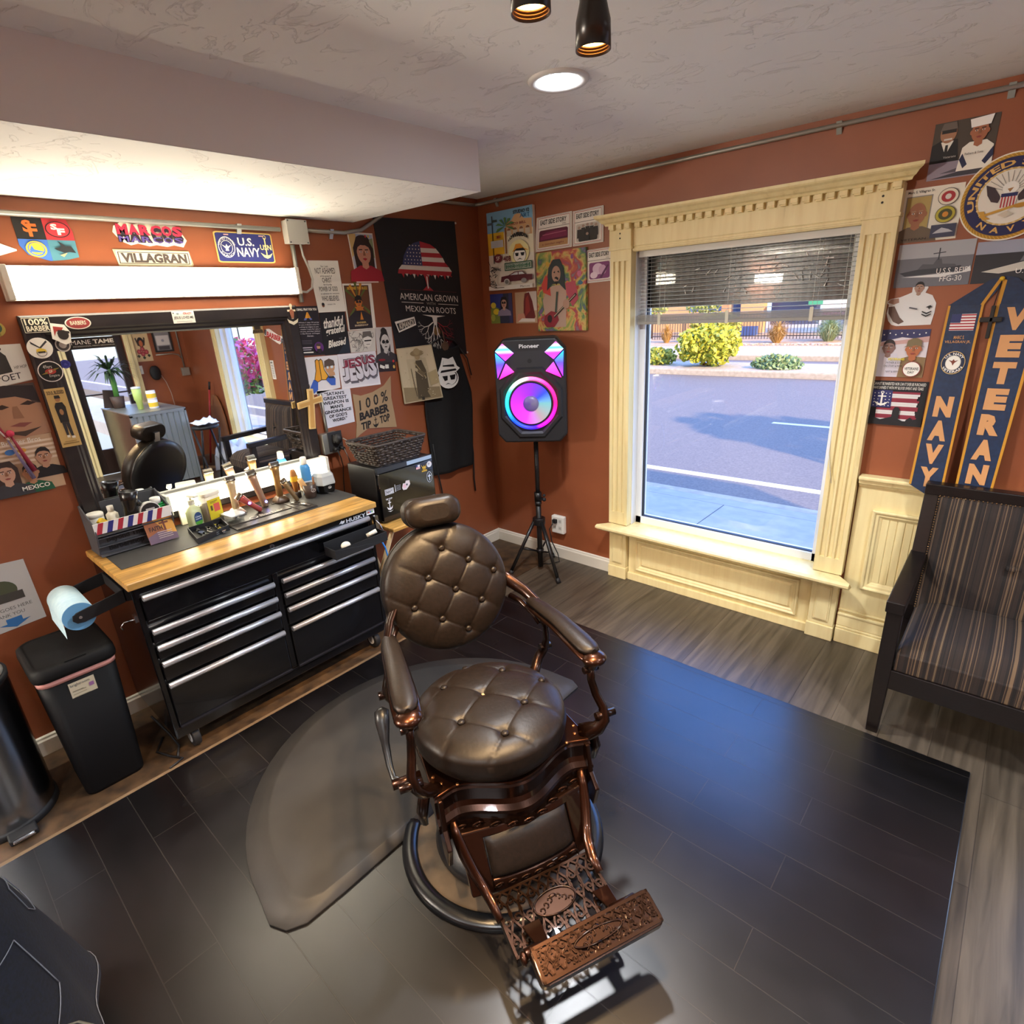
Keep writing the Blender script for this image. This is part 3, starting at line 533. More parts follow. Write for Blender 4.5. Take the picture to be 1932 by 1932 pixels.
def st(q,base='#f2efe6',**kw): return Sheet(q,base,th=.001,off=.0,**kw)
s=st(LQ(-2.685,1.832,-2.592,1.893,.033),K); s.l([(.03,.05),(.97,.05),(.97,.95),(.03,.95),(.03,.05)],.03,CR).t('100%',.1,.5,.9,.9,CR,.02).t('BARBER',.1,.12,.92,.46,CR,.03); s.done('sticker','black 100% BARBER sticker',parent=MR)
s=st(LQ(-2.602,1.78,-2.535,1.868,.0335),'#f1ede2',outline=[(0,.3),(.1,1),(.8,.9),(1,.55),(.9,.1),(.6,0)]); s.p([(.15,.4),(.2,.85),(.7,.78),(.55,.6),(.3,.62)],'#a83a34').e(.6,.45,.28,.22,'#2c2422').p([(.3,.5),(.95,.5),(.95,.6),(.4,.68)],'#2c2422'); s.done('sticker','white cut-out hat sticker',parent=MR)
s=st(LQ(-2.545,1.838,-2.452,1.888,.0335),'#efe9da',outline=arc(.5,.5,.5,.5,0,360,26)[:-1]); s.e(.5,.5,.45,.43,'#9c3b3a').t('BARBERS',.2,.35,.8,.68,CR,.02); s.done('sticker','red oval sticker',parent=MR)
s=st(LQ(-2.695,1.733,-2.61,1.815,.034),'#f0ece2',outline=arc(.5,.5,.5,.5,0,360,30)[:-1]); s.p([(.18,.85),(.5,.55),(.8,.85),(.84,.77),(.52,.47),(.2,.72)],'#3c3a3c').e(.52,.27,.2,.17,'#f0ece2').ring(.52,.27,.2,.17,.02,K).p([(.32,.32),(.34,.45),(.52,.5),(.7,.42),(.72,.3)],'#d8b93c').r(.38,.27,.66,.34,K); s.done('sticker','round white sticker with yellow cap',parent=MR)
s=st(LQ(-2.685,1.638,-2.6,1.722,.034),'#efe6e0',outline=arc(.5,.5,.5,.5,0,360,30)[:-1]); s.e(.5,.5,.46,.46,K).e(.5,.5,.22,.13,'#b3372f').p([(.1,.38),(.35,.4),(.4,.52)],'#8e7a35').p([(.9,.64),(.65,.62),(.6,.5)],'#8e7a35').t('49ers',.25,.65,.6,.82,'#d9d3c8').t('Empire',.4,.2,.8,.36,'#d9d3c8').t('SF',.42,.43,.58,.57,CR,.02); s.done('sticker','round black and red sticker',parent=MR)
s=st(LQ(-2.685,1.365,-2.615,1.612,.0335),'#c9a768'); s.t('SOUL BLESSED',.08,.9,.92,.96,K,.02).p([(.3,.42),(.25,.7),(.35,.76),(.68,.76),(.78,.68),(.74,.42)],'#24211f').e(.5,.82,.13,.05,'#a87850').p([(.36,.83),(.37,.88),(.62,.88),(.66,.83)],'#24211f').p([(.36,.42),(.4,.2),(.52,.2),(.54,.4),(.62,.18),(.76,.18),(.72,.42)],'#2d2b2e').r(.4,.16,.55,.2,'#e7e0d0').r(.62,.14,.8,.18,'#e7e0d0').e(.5,.6,.1,.05,'#a87850').r(.1,.05,.9,.07,'#8f723f').r(.2,.09,.8,.1,'#8f723f'); s.done('sticker','tan portrait sticker of a standing person',parent=MR)
s=st(LQ(-2.128,1.84,-2.03,1.893,.0335),'#efede4'); s.t('JESUS LOVES ME',.06,.3,.94,.58,'#333030',.02).t('CRAZY',.5,.72,.9,.9,'#c23b3b',.03).e(.07,.86,.03,.05,K).e(.25,.8,.06,.08,'#8fa0a8').r(.15,.12,.85,.15,'#8a8a86'); s.done('sticker','white JESUS LOVES ME plate',parent=MR)
s=st(LQ(-2.598,1.757,-2.377,1.803,.0108),'#241d1c'); s.e(.13,.5,.12,.62,'#e8e3da',n=26).e(.13,.5,.1,.5,'#5a5552').e(.13,.5,.06,.3,'#cfc9c0').t('MANE',.26,.42,.58,.8,'#f4f0e6').t('TAME',.62,.42,.97,.8,'#f4f0e6',.035).t("PROFESSIONAL MEN'S GROOMING",.28,.2,.97,.3,'#d9d3c8'); s.done('sticker','dark MANE TAME banner sticker',parent=MR)
s=st(LQ(-2.60,1.685,-2.562,1.72,.011),'#2c2c86',outline=arc(.5,.5,.5,.5,0,360,24)[:-1]); s.ring(.5,.5,.42,.42,.05,'#5557b0').p([(.3,.35),(.5,.7),(.7,.35)],'#4a4ca6'); s.done('sticker','small round blue sticker',parent=MR)
s=st([(.011,-1.70,1.74),(.011,-1.604,1.70),(.011,-1.59,1.755),(.011,-1.685,1.80)],'#eceae6',outline=[(0,.3),(.1,.9),(.25,1),(.75,.75),(.95,.8),(1,.4),(.85,0),(.7,.05),(.25,.3)]); s.t('BARBER',.12,.25,.9,.72,'#b8322f',.05).r(.02,.35,.1,.8,'#55565a').r(.9,.15,.98,.6,'#55565a'); s.done('sticker','red barber pole shaped sticker',parent=MR)
s=st(LQ(-1.755,1.77,-1.695,1.812,.011),'#6a5636',outline=[(.0,0),(.1,.4),(.22,.45),(.22,1),(.8,1),(.8,.5),(.95,.4),(1,0)]); s.r(.3,.5,.72,.9,'#3a2e20').t('PIRATE',.1,.1,.9,.35,'#2a2018',.03); s.done('sticker','small brown sticker near the top of the mirror',parent=MR)
s=st(LQ(-1.565,1.80,-1.498,1.905,.034),None); s.p([(.42,1),(.58,1),(.6,.3),(.4,.3)],'#d8ccb0').p([(.15,.75),(.85,.75),(.85,.66),(.15,.66)],'#d8ccb0').ring(.5,.95,.12,.09,.04,'#d8ccb0').p([(.02,.32),(.12,.12),(.5,0),(.88,.12),(.98,.32),(.8,.24),(.5,.16),(.2,.24)],'#e2d8c0').p([(.3,.7),(.5,.78),(.7,.68),(.62,.35),(.4,.32)],'#9a5d44'); s.done('sticker','anchor sticker at the frame corner',parent=MR)
# hanging wooden cross
t=thing('wooden_cross','pale wooden cross hanging from the right side of the mirror frame','cross',(.05,-1.53,1.34)); g=G(noisy('pale_pine','#e2c58b','#d2ae6c',5,.5,stretch=(1,1,.3))); cx=.05
g.prism([(-1.525,1.455),(-1.49,1.453),(-1.492,1.402),(-1.44,1.408),(-1.442,1.372),(-1.497,1.366),(-1.514,1.228),(-1.552,1.232),(-1.535,1.36),(-1.597,1.352),(-1.597,1.388),(-1.53,1.397)],.036,.05,ax=0); part(t,'cross_body',g,world=True,bev=.002)
g=G('#c89a55'); g.prism([(-1.517,1.445),(-1.499,1.444),(-1.502,1.395),(-1.45,1.400),(-1.451,1.380),(-1.505,1.373),(-1.521,1.237),(-1.544,1.239),(-1.527,1.367),(-1.588,1.36),(-1.588,1.379),(-1.523,1.388)],.0502,.0508,ax=0); part(t,'inlay',g,world=True)
g=G(CHROME); g.tube([(.043,-1.508,1.452),(.043,-1.503,1.475),(.034,-1.505,1.49)],.0016,n=5); part(t,'hanging_wire',g,world=True)
# light bar behind the tools
t=thing('light_bar','glowing white light bar on the worktop along the bottom of the mirror','light bar',(.05,-2.0,.98)); g=G(FM); g.box((.035,-2.37,.975),(.06,-1.515,1.062)); g.box((.035,-1.522,.970),(.11,-1.503,1.068)); g.box((.035,-2.377,.970),(.11,-2.36,1.068)); part(t,'housing',g,world=True,bev=.003)
BARM=mat('#fff3d6',.5,emit=BAR_W,name='led_bar_glow'); g=G(BARM); pr=[(.06,.98),(.085,.982),(.1,.995),(.104,1.018),(.1,1.042),(.085,1.055),(.06,1.057)]
g.loft([[(x,y,z) for x,z in pr] for y in(-2.36,-1.522)],cap=False); part(t,'diffuser',g,world=True)
for y in(-2.3,-1.65): part(t,'foot',G(FM).box((.035,y-.02,.894),(.055,y+.02,.976)),world=True)
# ================================================================ rolling tool cabinet
CB=thing('tool_cabinet','black rolling tool cabinet with chrome drawer pulls under the mirror','cabinet',(.29,-2.13,0)); c0,c1=-2.705,-1.565
g=G(CAB); g.box((.02,c0,.112),(.555,c1,.853)); g.box((.01,c0-.004,.112),(.56,c0+.02,.855)); g.box((.01,c1-.02,.112),(.56,c1+.004,.855)); g.box((.555,-2.152,.17),(.565,-2.124,.70)); g.box((.55,c0,.112),(.562,c1,.165)); part(CB,'cabinet_body',g,world=True,bev=.004)
def drawer(y0,y1,z0,z1):
    g=G(CAB); g.box((.556,y0,z0),(.571,y1,z1-.012)); d=part(CB,'drawer',g,world=True,bev=.003)
    h=G(mat('#dcdee4',.32,.75,name='satin_aluminium')); pr=[(.571,z1-.012),(.590,z1-.014),(.597,z1-.003),(.594,z1+.008),(.584,z1+.012),(.571,z1+.006)]
    h.loft([[(x,y,z) for x,z in pr] for y in(y0+.003,y1-.003)]); finish('drawer_pull',h,parent=d,world=True)
drawer(-2.684,-1.592,.70,.812)
for y0,y1 in((-2.684,-2.156),(-2.12,-1.596)):
    for z0,z1 in((.593,.655),(.515,.577),(.41,.498),(.178,.392)): drawer(y0,y1,z0,z1)
g=G(mat('#2b2b33',.25,.6)); 
for y0,y1 in((-2.684,-2.156),(-2.12,-1.596)): g.box((.556,y0,.166),(.580,y1,.178))
part(CB,'lower_lip',g,world=True,bev=.003)
g=G(BAMBOO); g.box((0,-2.722,.857),(.588,-1.54,.888)); part(CB,'worktop',g,world=True,bev=.005)
g=G(CAB); g.box((.55,-2.70,.815),(.573,-1.565,.856)); part(CB,'top_rail',g,world=True)
s=Sheet([(.5735,-1.725,.840-.018),(.5735,-1.605,.840-.018),(.5735,-1.605,.846),(.5735,-1.725,.846)],None,th=0,off=0); s.t('HUSKY',0,.05,1,.95,'#b9bcc2',.03); s.p([(-.36,.3),(-.22,1.0),(-.17,.75),(-.06,.85),(-.1,.35),(-.2,.15),(-.28,.42)],'#b9bcc2'); s.done('name_lettering',parent=CB)
g=G(CHROME); g.cyl((.573,-2.128,.838),(.579,-2.128,.838),.011,n=18); g.cyl((.579,-2.128,.838),(.5795,-2.128,.838),.006,BLK,n=12); part(CB,'lock',g,world=True)
s=Sheet([(.5737,-1.6,.826),(.5737,-1.55,.826),(.5737,-1.55,.876),(.5737,-1.6,.876)],'#e9e9ea',th=.0006,off=0); s.r(.12,.75,.7,.85,'#9aa0a8').r(.12,.55,.8,.6,'#b9bdc4').e(.3,.25,.09,.09,'#c0392b').e(.5,.25,.09,.09,'#3f6fd0').e(.7,.25,.09,.09,'#6fb56a').e(.15,.25,.07,.07,'#555555'); s.done('payment_sticker','white sticker at the top right corner',parent=CB)
def caster(x,y,lb=None):
    g=G(GALV); g.box((x-.03,y-.03,.095),(x+.03,y+.03,.112)); g.prism([(x-.02,.1),(x+.02,.1),(x+.012,.045),(x-.012,.045)],y-.022,y-.019,ax=1); g.prism([(x-.02,.1),(x+.02,.1),(x+.012,.045),(x-.012,.045)],y+.019,y+.022,ax=1)
    c=part(CB,'caster',g,world=True); g=G(BLKM); g.cyl((x,y-.017,.055),(x,y+.017,.055),.05,n=24); finish('wheel',g,parent=c,world=True,bev=.006); g=G(mat('#c9c9cb',.4)); g.cyl((x,y-.0185,.055),(x,y+.0185,.055),.028,n=18); finish('hub',g,parent=c,world=True)
for x,y in((.5,-2.63),(.5,-1.63),(.1,-2.63),(.1,-1.63)): caster(x,y)
# magnetic side tray on the front, hooks, paper roll
t=thing('magnetic_tray','open black tray stuck on the right of the cabinet front','tray',(.65,-1.72,.72)); g=G(BLKM)
y0,y1,z0,z1=-1.885,-1.575,.705,.765
for bx in(((.598,y0,z0),(.70,y1,z0+.004)),((.598,y0,z0),(.602,y1,z1+.01)),((.697,y0,z0),(.70,y1,z1-.01)),((.598,y0,z0),(.70,y0+.004,z1-.01)),((.598,y1-.004,z0),(.70,y1,z1-.01))): g.box(*bx)
part(t,'tray_body',g,world=True,bev=.001)
g=G('#e6dfcd'); g.cyl((.64,-1.66,.745),(.66,-1.61,.762),.011,n=10); one('marker',g,'cream plastic clip lying in the open black tray','clip')
g=G('#ddd6c8'); g.sph((.66,-1.80,.745),(.02,.026,.02)); one('cream_ball',g,'small cream round ball in the left part of the black tray','ball')
g=G(CHROME); g.tube([(.60,-1.57,.80),(.63,-1.565,.78),(.64,-1.555,.74),(.63,-1.55,.70)],.003,n=6); g.box((.59,-1.575,.69),(.61,-1.555,.82)); one('metal_clip',g,'shiny metal clip hooked at the right end of the black tray','clip')
g=G('#2a7bd0'); g.tube([(.56,-1.55,.72),(.60,-1.53,.62),(.61,-1.52,.52),(.58,-1.53,.46)],.005,n=6); one('blue_cable',g,'bright blue cable hanging down the right side of the tool cabinet','cable')
t=thing('paper_roll','roll of blue-white paper towel held on black arms at the cabinet side','paper roll',(.3,-2.87,.765)); g=G(noisy('pale_blue_tissue','#b9dbe9','#c9e6f0',40,.9)); g.cyl((.17,-2.87,.765),(.425,-2.87,.765),.057,n=36); g.grid(lambda u,v:(.17+.255*u,-2.926-.004*v*v,.765-.075*v),2,6); part(t,'paper',g,world=True)
g=G('#5c9fd6'); g.cyl((.425,-2.87,.765),(.4265,-2.87,.765),.0565,'#6fb0e0',n=36); part(t,'roll_end',g,world=True)
g=G('#3a2a20'); g.cyl((.4265,-2.87,.765),(.428,-2.87,.765),.02,n=20); part(t,'core',g,world=True)
t=thing('roll_holder','black arm holder for the paper roll on the left side of the cabinet','holder',(.3,-2.72,.8)); 
for x in(.155,.44):
    g=G(BLKM); g.prism([(-2.711,.765),(-2.711,.82),(-2.87,.79),(-2.893,.78),(-2.897,.76),(-2.885,.745),(-2.86,.742)],x-.003,x+.003,ax=0); part(t,'arm',g,world=True,bev=.001)
g=G(BLKM); g.box((.155,-2.7145,.765),(.44,-2.7105,.82)); part(t,'back_plate',g,world=True)
g=G(CHROME); g.cyl((.443,-2.87,.768),(.448,-2.87,.768),.006,n=10); part(t,'bolt',g,world=True)
g=G(CHROME); g.tube([(.5,-2.712,.70),(.5,-2.75,.705),(.5,-2.765,.69),(.5,-2.76,.675)],.0025,n=6); g.box((.485,-2.715,.69),(.515,-2.709,.72)); one('side_hook',g,'small chrome hook on the left side of the tool cabinet','hook')
# ---------------------------------------------------------------- worktop things
ZT=.888
one('counter_mat',G(mat('#3b3a39',.6)).box((.015,-2.685,ZT),(.40,-1.535,ZT+.003)),'long thin dark grey mat covering the back of the wooden worktop','mat',bev=.001); ZT=.891
t=thing('tool_mat','black rubber barber tool mat with printed logo under the clippers','mat',(.2,-1.98,ZT)); g=G(mat('#26211d',.45)); g.box((.03,-2.19,ZT),(.385,-1.765,ZT+.006)); part(t,'mat_base',g,world=True,bev=.002)
g=G(mat('#37302a',.4))
for bx in(((.375,-2.185),(.383,-1.77)),((.30,-2.185),(.304,-1.87)),((.05,-2.185),(.30,-2.18)),((.20,-1.86),(.36,-1.855)),((.20,-1.80),(.36,-1.796)),((.10,-1.98),(.12,-1.90)),((.14,-2.1),(.16,-2.04)),((.14,-1.9),(.155,-1.87))): g.box((bx[0][0],bx[0][1],ZT+.006),(bx[1][0],bx[1][1],ZT+.010))
part(t,'raised_ribs',g,world=True)
s=Sheet([(.29,-2.08,ZT+.006),(.29,-1.9,ZT+.006),(.25,-1.9,ZT+.006),(.25,-2.08,ZT+.006)],None,th=0,off=0); s.ring(.12,.5,.12,.5,.03,'#cfc6b4').t('Barber',.3,.1,1,.9,'#cfc6b4',.0); s.done('logo_print',parent=t)
# grey stepped rack with barber stripe
t=thing('grey_rack','grey wall rack with red white and blue stripe at the left end of the worktop','rack',(.11,-2.545,ZT)); GR=mat('#4a4b50',.55); g=G(GR)
ra,rb=-2.70,-2.39; 
side=[(.02,.891),(.02,1.10),(.035,1.105),(.2,1.045),(.205,1.0),(.16,.891)]
for y in(ra,rb-.006): g.prism([(x,z) for x,z in side],y,y+.006,ax=1)
g.box((.02,ra,.891),(.026,rb,1.10)); g.box((.02,ra,.985),(.19,rb,.99)); g.box((.155,ra,.891),(.161,rb,1.0)); g.box((.161,ra,.935),(.185,rb,.94)); g.box((.161,ra,.895),(.195,rb,.90)); g.box((.161,ra,.972),(.185,rb,.977)); part(t,'rack_body',g,world=True,bev=.0015)
g=G('#ebeae6'); g.box((.198,ra,1.002),(.203,rb,1.05))
for i,c in enumerate(['#b02a3a','#2a2f7d']*4): 
    y=ra+.004+i*.039; 
    if y+.04<rb: g.prism([(y,1.002),(y+.02,1.002),(y+.037,1.05),(y+.017,1.05)],.2031,.2036,c,ax=0)
part(t,'stripe_band',g,world=True)
for txt,a,b,z0,z1 in(('Beyond The buzz',-2.66,-2.45,.942,.972),('Barbershop',-2.66,-2.52,.902,.934)):
    s=Sheet([(.1625,a,z0),(.1625,b,z0),(.1625,b,z1),(.1625,a,z1)],None,th=0,off=.001); s.t(txt,0,0,1,1,'#17171a',.05); s.done('raised_lettering',parent=t)
s=Sheet([(.215,-2.515,.893),(.215,-2.395,.893),(.175,-2.395,1.0),(.175,-2.515,1.0)],'#9a5b34',th=.004,off=0); s.p([(.3,1),(1,1),(1,.2),(.7,.35)],'#d59a3e').p([(0,.0),(1,.0),(1,.25),(.4,.45),(0,.3)],'#6f5a6e').r(.62,.4,.69,.9,'#6e3420').r(.5,.72,.82,.79,'#6e3420').t('FAITH',.12,.5,.58,.68,'#3a201c',.03)
for z in(.4,.32,.24,.16): s.r(.35,z,.85,z+.025,'#c9b8b0')
s.done('faith_card','small orange FAITH picture card leaning on the grey rack','card')
def lath(name,label,cat,o,parts,group=None):
    t=thing(name,label,cat,o,group=group)
    for nm,prof,m in parts: part(t,nm,G(m).lathe(prof,n=20))
    return t
lath('cream_jar','white shallow jar in the left corner of the grey rack','jar',(.08,-2.66,.991),[('jar_body',[(.03,0),(.033,.004),(.033,.06)],'#efece0'),('lid',[(.034,.06),(.034,.075),(.03,.078)],WHITE)])
lath('cream_bottle','small white bottle behind the yellow box in the grey rack','bottle',(.10,-2.60,.991),[('bottle_body',[(.022,0),(.024,.01),(.024,.06),(.012,.072)],'#ece8d8'),('cap',[(.013,.072),(.013,.098)],WHITE)])
t=thing('yellow_box','small yellow box leaning in the grey rack','box',(.155,-2.64,.991)); g=G('#e0b92a'); g.at(TR(.155,-2.64,1.025)@RX(.7)@RZ(.3)).box((-.015,-.012,-.035),(.015,.012,.035)); part(t,'carton',g,world=True,bev=.002); g.at(Matrix())
t=thing('hair_dryer','black hair dryer standing nozzle up in the grey rack','hair dryer',(.15,-2.545,.991)); g=G(mat('#141315',.25)); g.at(TR(.15,-2.545,.991)@RX(-.12)); g.lathe([(.024,0),(.028,.02),(.027,.08),(.033,.115),(.037,.155),(.031,.157),(.025,.14)],n=22); part(t,'barrel',g,world=True)
g=G(mat('#141315',.25)); g.tube([(.15,-2.53,1.105),(.155,-2.51,1.095),(.16,-2.495,1.075)],[.016,.013,.011],n=10); part(t,'handle',g,world=True)
t=thing('product_tin','round black and white hair product tin standing in the grey rack','tin',(.13,-2.49,.991)); g=G(WHITE); g.cyl((.145,-2.468,1.037),(.178,-2.468,1.04),.042,n=30); part(t,'tin_side',g,world=True)
g=G('#221c1c'); g.cyl((.178,-2.468,1.04),(.1795,-2.468,1.04),.038,n=30); g.box((.1796,-2.486,1.047),(.18,-2.45,1.054),'#cfcac6'); g.box((.1796,-2.49,1.022),(.18,-2.445,1.032),'#a5483f'); part(t,'tin_label',g,world=True)
def greenbottle(x,y,z,lb,rx):
    t=thing('green_bottle',lb,'bottle',(x,y,z),group='green disinfectant bottles'); g=G(mat('#2fa85a',.2)); g.prism(rrect(-.02,-.045,.02,.045,.012),0,.055); g.prism(rrect(-.014,-.03,.014,.03,.008),.055,.064); part(t,'bottle_body',g,bev=.004)
    g=G(WHITE); g.lathe([(.022,.064),(.022,.09),(.019,.092)],n=20); part(t,'cap',g)
greenbottle(.12,-2.425,.991,'green bottle with white cap at the right end of the grey rack',0)
lath('small_green_vial','tiny green capped vial in the middle of the grey rack','vial',(.165,-2.452,.991),[('vial_body',[(.012,0),(.012,.03)],CLEAR),('cap',[(.013,.03),(.013,.046),(.009,.05)],'#2c9a5a')])
# sanitiser pump bottle and yellow labelled jar
t=thing('sanitiser_bottle','clear pump bottle with blue and green label in front of the light bar','pump bottle',(.145,-2.285,ZT)); g=G(mat('#dfe8b8',.15,alpha=.85)); g.at(TR(.145,-2.285,ZT)@RZ(.35)); g.loft([[(x*k,y*k,z) for x,y in rrect(-.022,-.036,.022,.036,.016)] for k,z in((.92,0),(1,.006),(1,.085),(.86,.10),(.42,.112),(.4,.12))]); part(t,'bottle_body',g,world=True)
g=G('#eef0e2'); g.at(TR(.145,-2.285,ZT)@RZ(.35)); g.cyl((0,0,.12),(0,0,.142),.016,n=16); g.cyl((0,0,.142),(0,0,.158),.006,n=10); g.box((-.01,-.012,.157),(.045,.012,.168)); part(t,'pump',g,world=True,bev=.002)
M_=TR(.145,-2.285,ZT)@RZ(.35); Q=[tuple(M_@V(p)) for p in((.0225,-.026,.012),(.0225,.026,.012),(.0225,.026,.082),(.0225,-.026,.082))]
s=Sheet(Q,None,th=0,off=.0004); s.p(arc(.5,.35,.4,.34,180,360,12)+arc(.5,.65,.4,.34,0,180,12),'#2c4c7c').p(arc(.5,.35,.4,.34,180,360,14),'#5fae3e').t('Clean',.2,.62,.8,.74,'#e8eef4',.02).t('hands',.2,.48,.8,.58,'#e8eef4',.02); s.done('front_label',parent=t)
t=thing('yellow_label_jar','clear lidded jar with yellow label standing before the light bar','jar',(.15,-2.205,ZT)); g=G(mat('#9b9284',.2,alpha=.8)); g.at(TR(.15,-2.205,ZT)@RZ(.3)); g.loft([[(x,y,z) for x,y in rrect(-.032,-.042,.032,.042,.012)] for z in(0,.145)]); part(t,'jar_body',g,world=True)
g=G(mat('#eee7d4',.4)); g.at(TR(.15,-2.205,ZT)@RZ(.3)); g.loft([[(x,y,z) for x,y in rrect(-.036,-.047,.036,.047,.014)] for z in(.145,.165)]); part(t,'lid',g,world=True,bev=.003)
M_=TR(.15,-2.205,ZT)@RZ(.3); s=Sheet([tuple(M_@V(p)) for p in((.0325,-.037,.03),(.0325,.037,.03),(.0325,.037,.13),(.0325,-.037,.13))],'#d9c51c',th=.0006,off=.0003); s.r(.4,.35,.85,.75,'#d4574a').r(.2,.86,.75,.9,'#8a7a12').r(.2,.8,.6,.83,'#8a7a12').r(.15,.45,.3,.7,'#5a4a10'); s.done('front_label','yellow label with a red square',parent=t)
# black tray of clips
t=thing('clip_tray','black open tray of hair clips at the front of the worktop','tray',(.2,-2.28,ZT)); g=G(BLKM); A=[(.195,-2.345),(.195,-2.185),(.33,-2.205),(.392,-2.375)]
def ins(A,k): c=(sum(a[0] for a in A)/4,sum(a[1] for a in A)/4); return [(c[0]+(a[0]-c[0])*k,c[1]+(a[1]-c[1])*k) for a in A]
B=ins(A,.95); g.loft([[(x,y,ZT) for x,y in A],[(x,y,ZT+.028) for x,y in A],[(x,y,ZT+.028) for x,y in B],[(x,y,ZT+.004) for x,y in B]],sm=False); part(t,'tray_body',g,world=True)
for i in range(12):
    u,v=(i%4+.5)/4,(i//4+.5)/3; x=.22+.125*u; y=-2.33+.12*v-.015*u
    h=thing('hair_clip','silver hair clip lying in the black clip tray','hair clip',(x,y,ZT+.006),rnd.uniform(-.5,.5),group='hair clips in the black tray'); g=G(CHROME if i%3 else BLKM); g.prism([(-.03,-.005),(.03,-.009),(.03,.009),(-.03,.005)],.0,.003); g.prism([(-.028,-.004),(.03,-.007),(.03,.007),(-.028,.004)],.009,.012); g.cyl((.018,-.009,.006),(.018,.009,.006),.005,n=8); part(h,'clip_blades',g)
t=thing('clear_container','small clear plastic box beside the black clip tray','container',(.22,-2.13,ZT+.006)); g=G(CLEAR); g.at(TR(.22,-2.135,ZT+.006)@RZ(.15)); g.loft([[(x*k,y*k,z) for x,y in rrect(-.05,-.035,.05,.035,.012)] for k,z in((.88,0),(1,.03))]); part(t,'box',g,world=True)
g=G(FROST); g.at(TR(.22,-2.135,ZT+.006)@RZ(.15)); g.loft([[(x,y,z) for x,y in rrect(-.053,-.038,.053,.038,.012)] for z in(.0305,.038)]); part(t,'lid',g,world=True)
def clipper(name,label,x,y,z,body,stand,lean=0,rz=0,L=.17,w=.021,group='hair clippers and trimmers'):
    t=thing(name,label,'hair clipper',(x,y,z),rz,group); zb=0
    if stand: 
        g=G(stand); g.loft([[(a*k,b*k,h) for a,b in rrect(-.036,-.036,.036,.036,.012)] for k,h in((1,0),(1,.014),(.62,.032),(.55,.034))]); part(t,'charging_stand',g); zb=.03
    R=TR(0,0,zb)@RX(lean); g=G(body); g.at(R); g.loft([[(w*a*math.cos(2*PI*i/16),w*b*math.sin(2*PI*i/16),h*L) for i in range(16)] for a,b,h in((.6,.6,0),(.85,.85,.04),(.8,.8,.3),(.85,.9,.55),(1.0,1.1,.78),(.95,1.15,.88))]); part(t,'clipper_body',g)
    g=G(mat('#b7b2a6',.25,1)); g.at(R); g.loft([[(a*w,b*w,h*L) for a,b in((-.8,-1.1),(.8,-1.1),(.8,1.1),(-.8,1.1))] for h in(.88,.94)]); g.loft([[(a*w*.5+.004,b*w,h*L) for a,b in((-.8,-1.1),(.8,-1.1),(.8,1.1),(-.8,1.1))] for h in(.94,1.02)],sm=False); part(t,'blade',g)
    return t
GOLD=mat('#a58250',.3,.6); t=clipper('hair_clipper','white and gold clipper standing on a white charging base, left of the row',.145,-2.085,ZT+.006,mat('#c9b590',.3,.3),mat('#e0d9d0',.4),.0)
t=clipper('hair_clipper','grey clipper leaning back in the middle of the row, blue light on it',.15,-1.935,ZT+.006,mat('#a98a72',.3,.4),None,.22,0,.21); g=G(mat('#5b5bff',.5,emit=5)); g.cyl((.0175,0,.03),(.0185,0,.03),.006,n=12); part(t,'status_light',g)
t=clipper('hair_clipper','gold clipper standing on a dark charging base, right of the row',.145,-1.845,ZT+.006,GOLD,mat('#5c4a3a',.4),.0,0,.19)
t=clipper('hair_trimmer','red trimmer lying tilted on the black tool mat',.21,-1.99,ZT+.012,mat('#a5443c',.3),None,.75,0,.15,.017); g=G(mat('#4f46ff',.5,emit=5)); g.at(RX(.75)); g.cyl((.014,0,.08),(.0155,0,.08),.007,n=12); part(t,'status_light',g)
t=clipper('hair_trimmer','slim gold trimmer leaning at the right of the tool mat',.215,-1.785,ZT+.008,mat('#a98e66',.3,.7),None,.45,0,.15,.014)
t=thing('neck_brush','brown wooden handled brush with yellow band standing beside the blue can','brush',(.135,-1.745,ZT)); part(t,'brush_holder',G('#3a322c').lathe([(.024,0),(.024,.03),(.02,.034)],n=16)); part(t,'brush_handle',G('#a0682f').lathe([(.010,.03),(.013,.06),(.020,.10),(.021,.125),(.015,.15),(.01,.16)],n=18)); part(t,'yellow_band',G('#d8a91e').lathe([(.0212,.095),(.0217,.11),(.0217,.125)],n=18,cap=False))
for x,y,lb,mm in((.14,-1.675,'blue and white spray can with white cap in front of the mirror','#4a93cf'),):
    t=thing('spray_can',lb,'spray can',(x,y,ZT)); part(t,'can_body',G(mat(mm,.3)).lathe([(.028,0),(.030,.004),(.030,.155),(.022,.172),(.017,.176)],n=24)); part(t,'pale_band',G(mat('#d9e9f4',.3)).lathe([(.0302,.01),(.0303,.07),(.0302,.085)],n=24,cap=False)); part(t,'cap',G('#eee9dc').lathe([(.018,.176),(.019,.185),(.017,.215),(.012,.218)],n=20))
t=thing('shaving_mug','dark brown tapered cup holding brushes at the right of the worktop','cup',(.205,-1.70,ZT)); part(t,'cup_body',G(mat('#46362e',.35)).lathe([(.027,0),(.030,.004),(.038,.078),(.035,.078),(.028,.008)],n=24)); s=Sheet([(.2425,-1.718,ZT+.035),(.2425,-1.683,ZT+.035),(.2425,-1.683,ZT+.06),(.2425,-1.718,ZT+.06)],None,th=0,off=.001); s.ring(.5,.5,.4,.4,.08,'#cfc4b4').l([(.3,.3),(.7,.7)],.1,'#cfc4b4'); s.done('logo_print',parent=t)
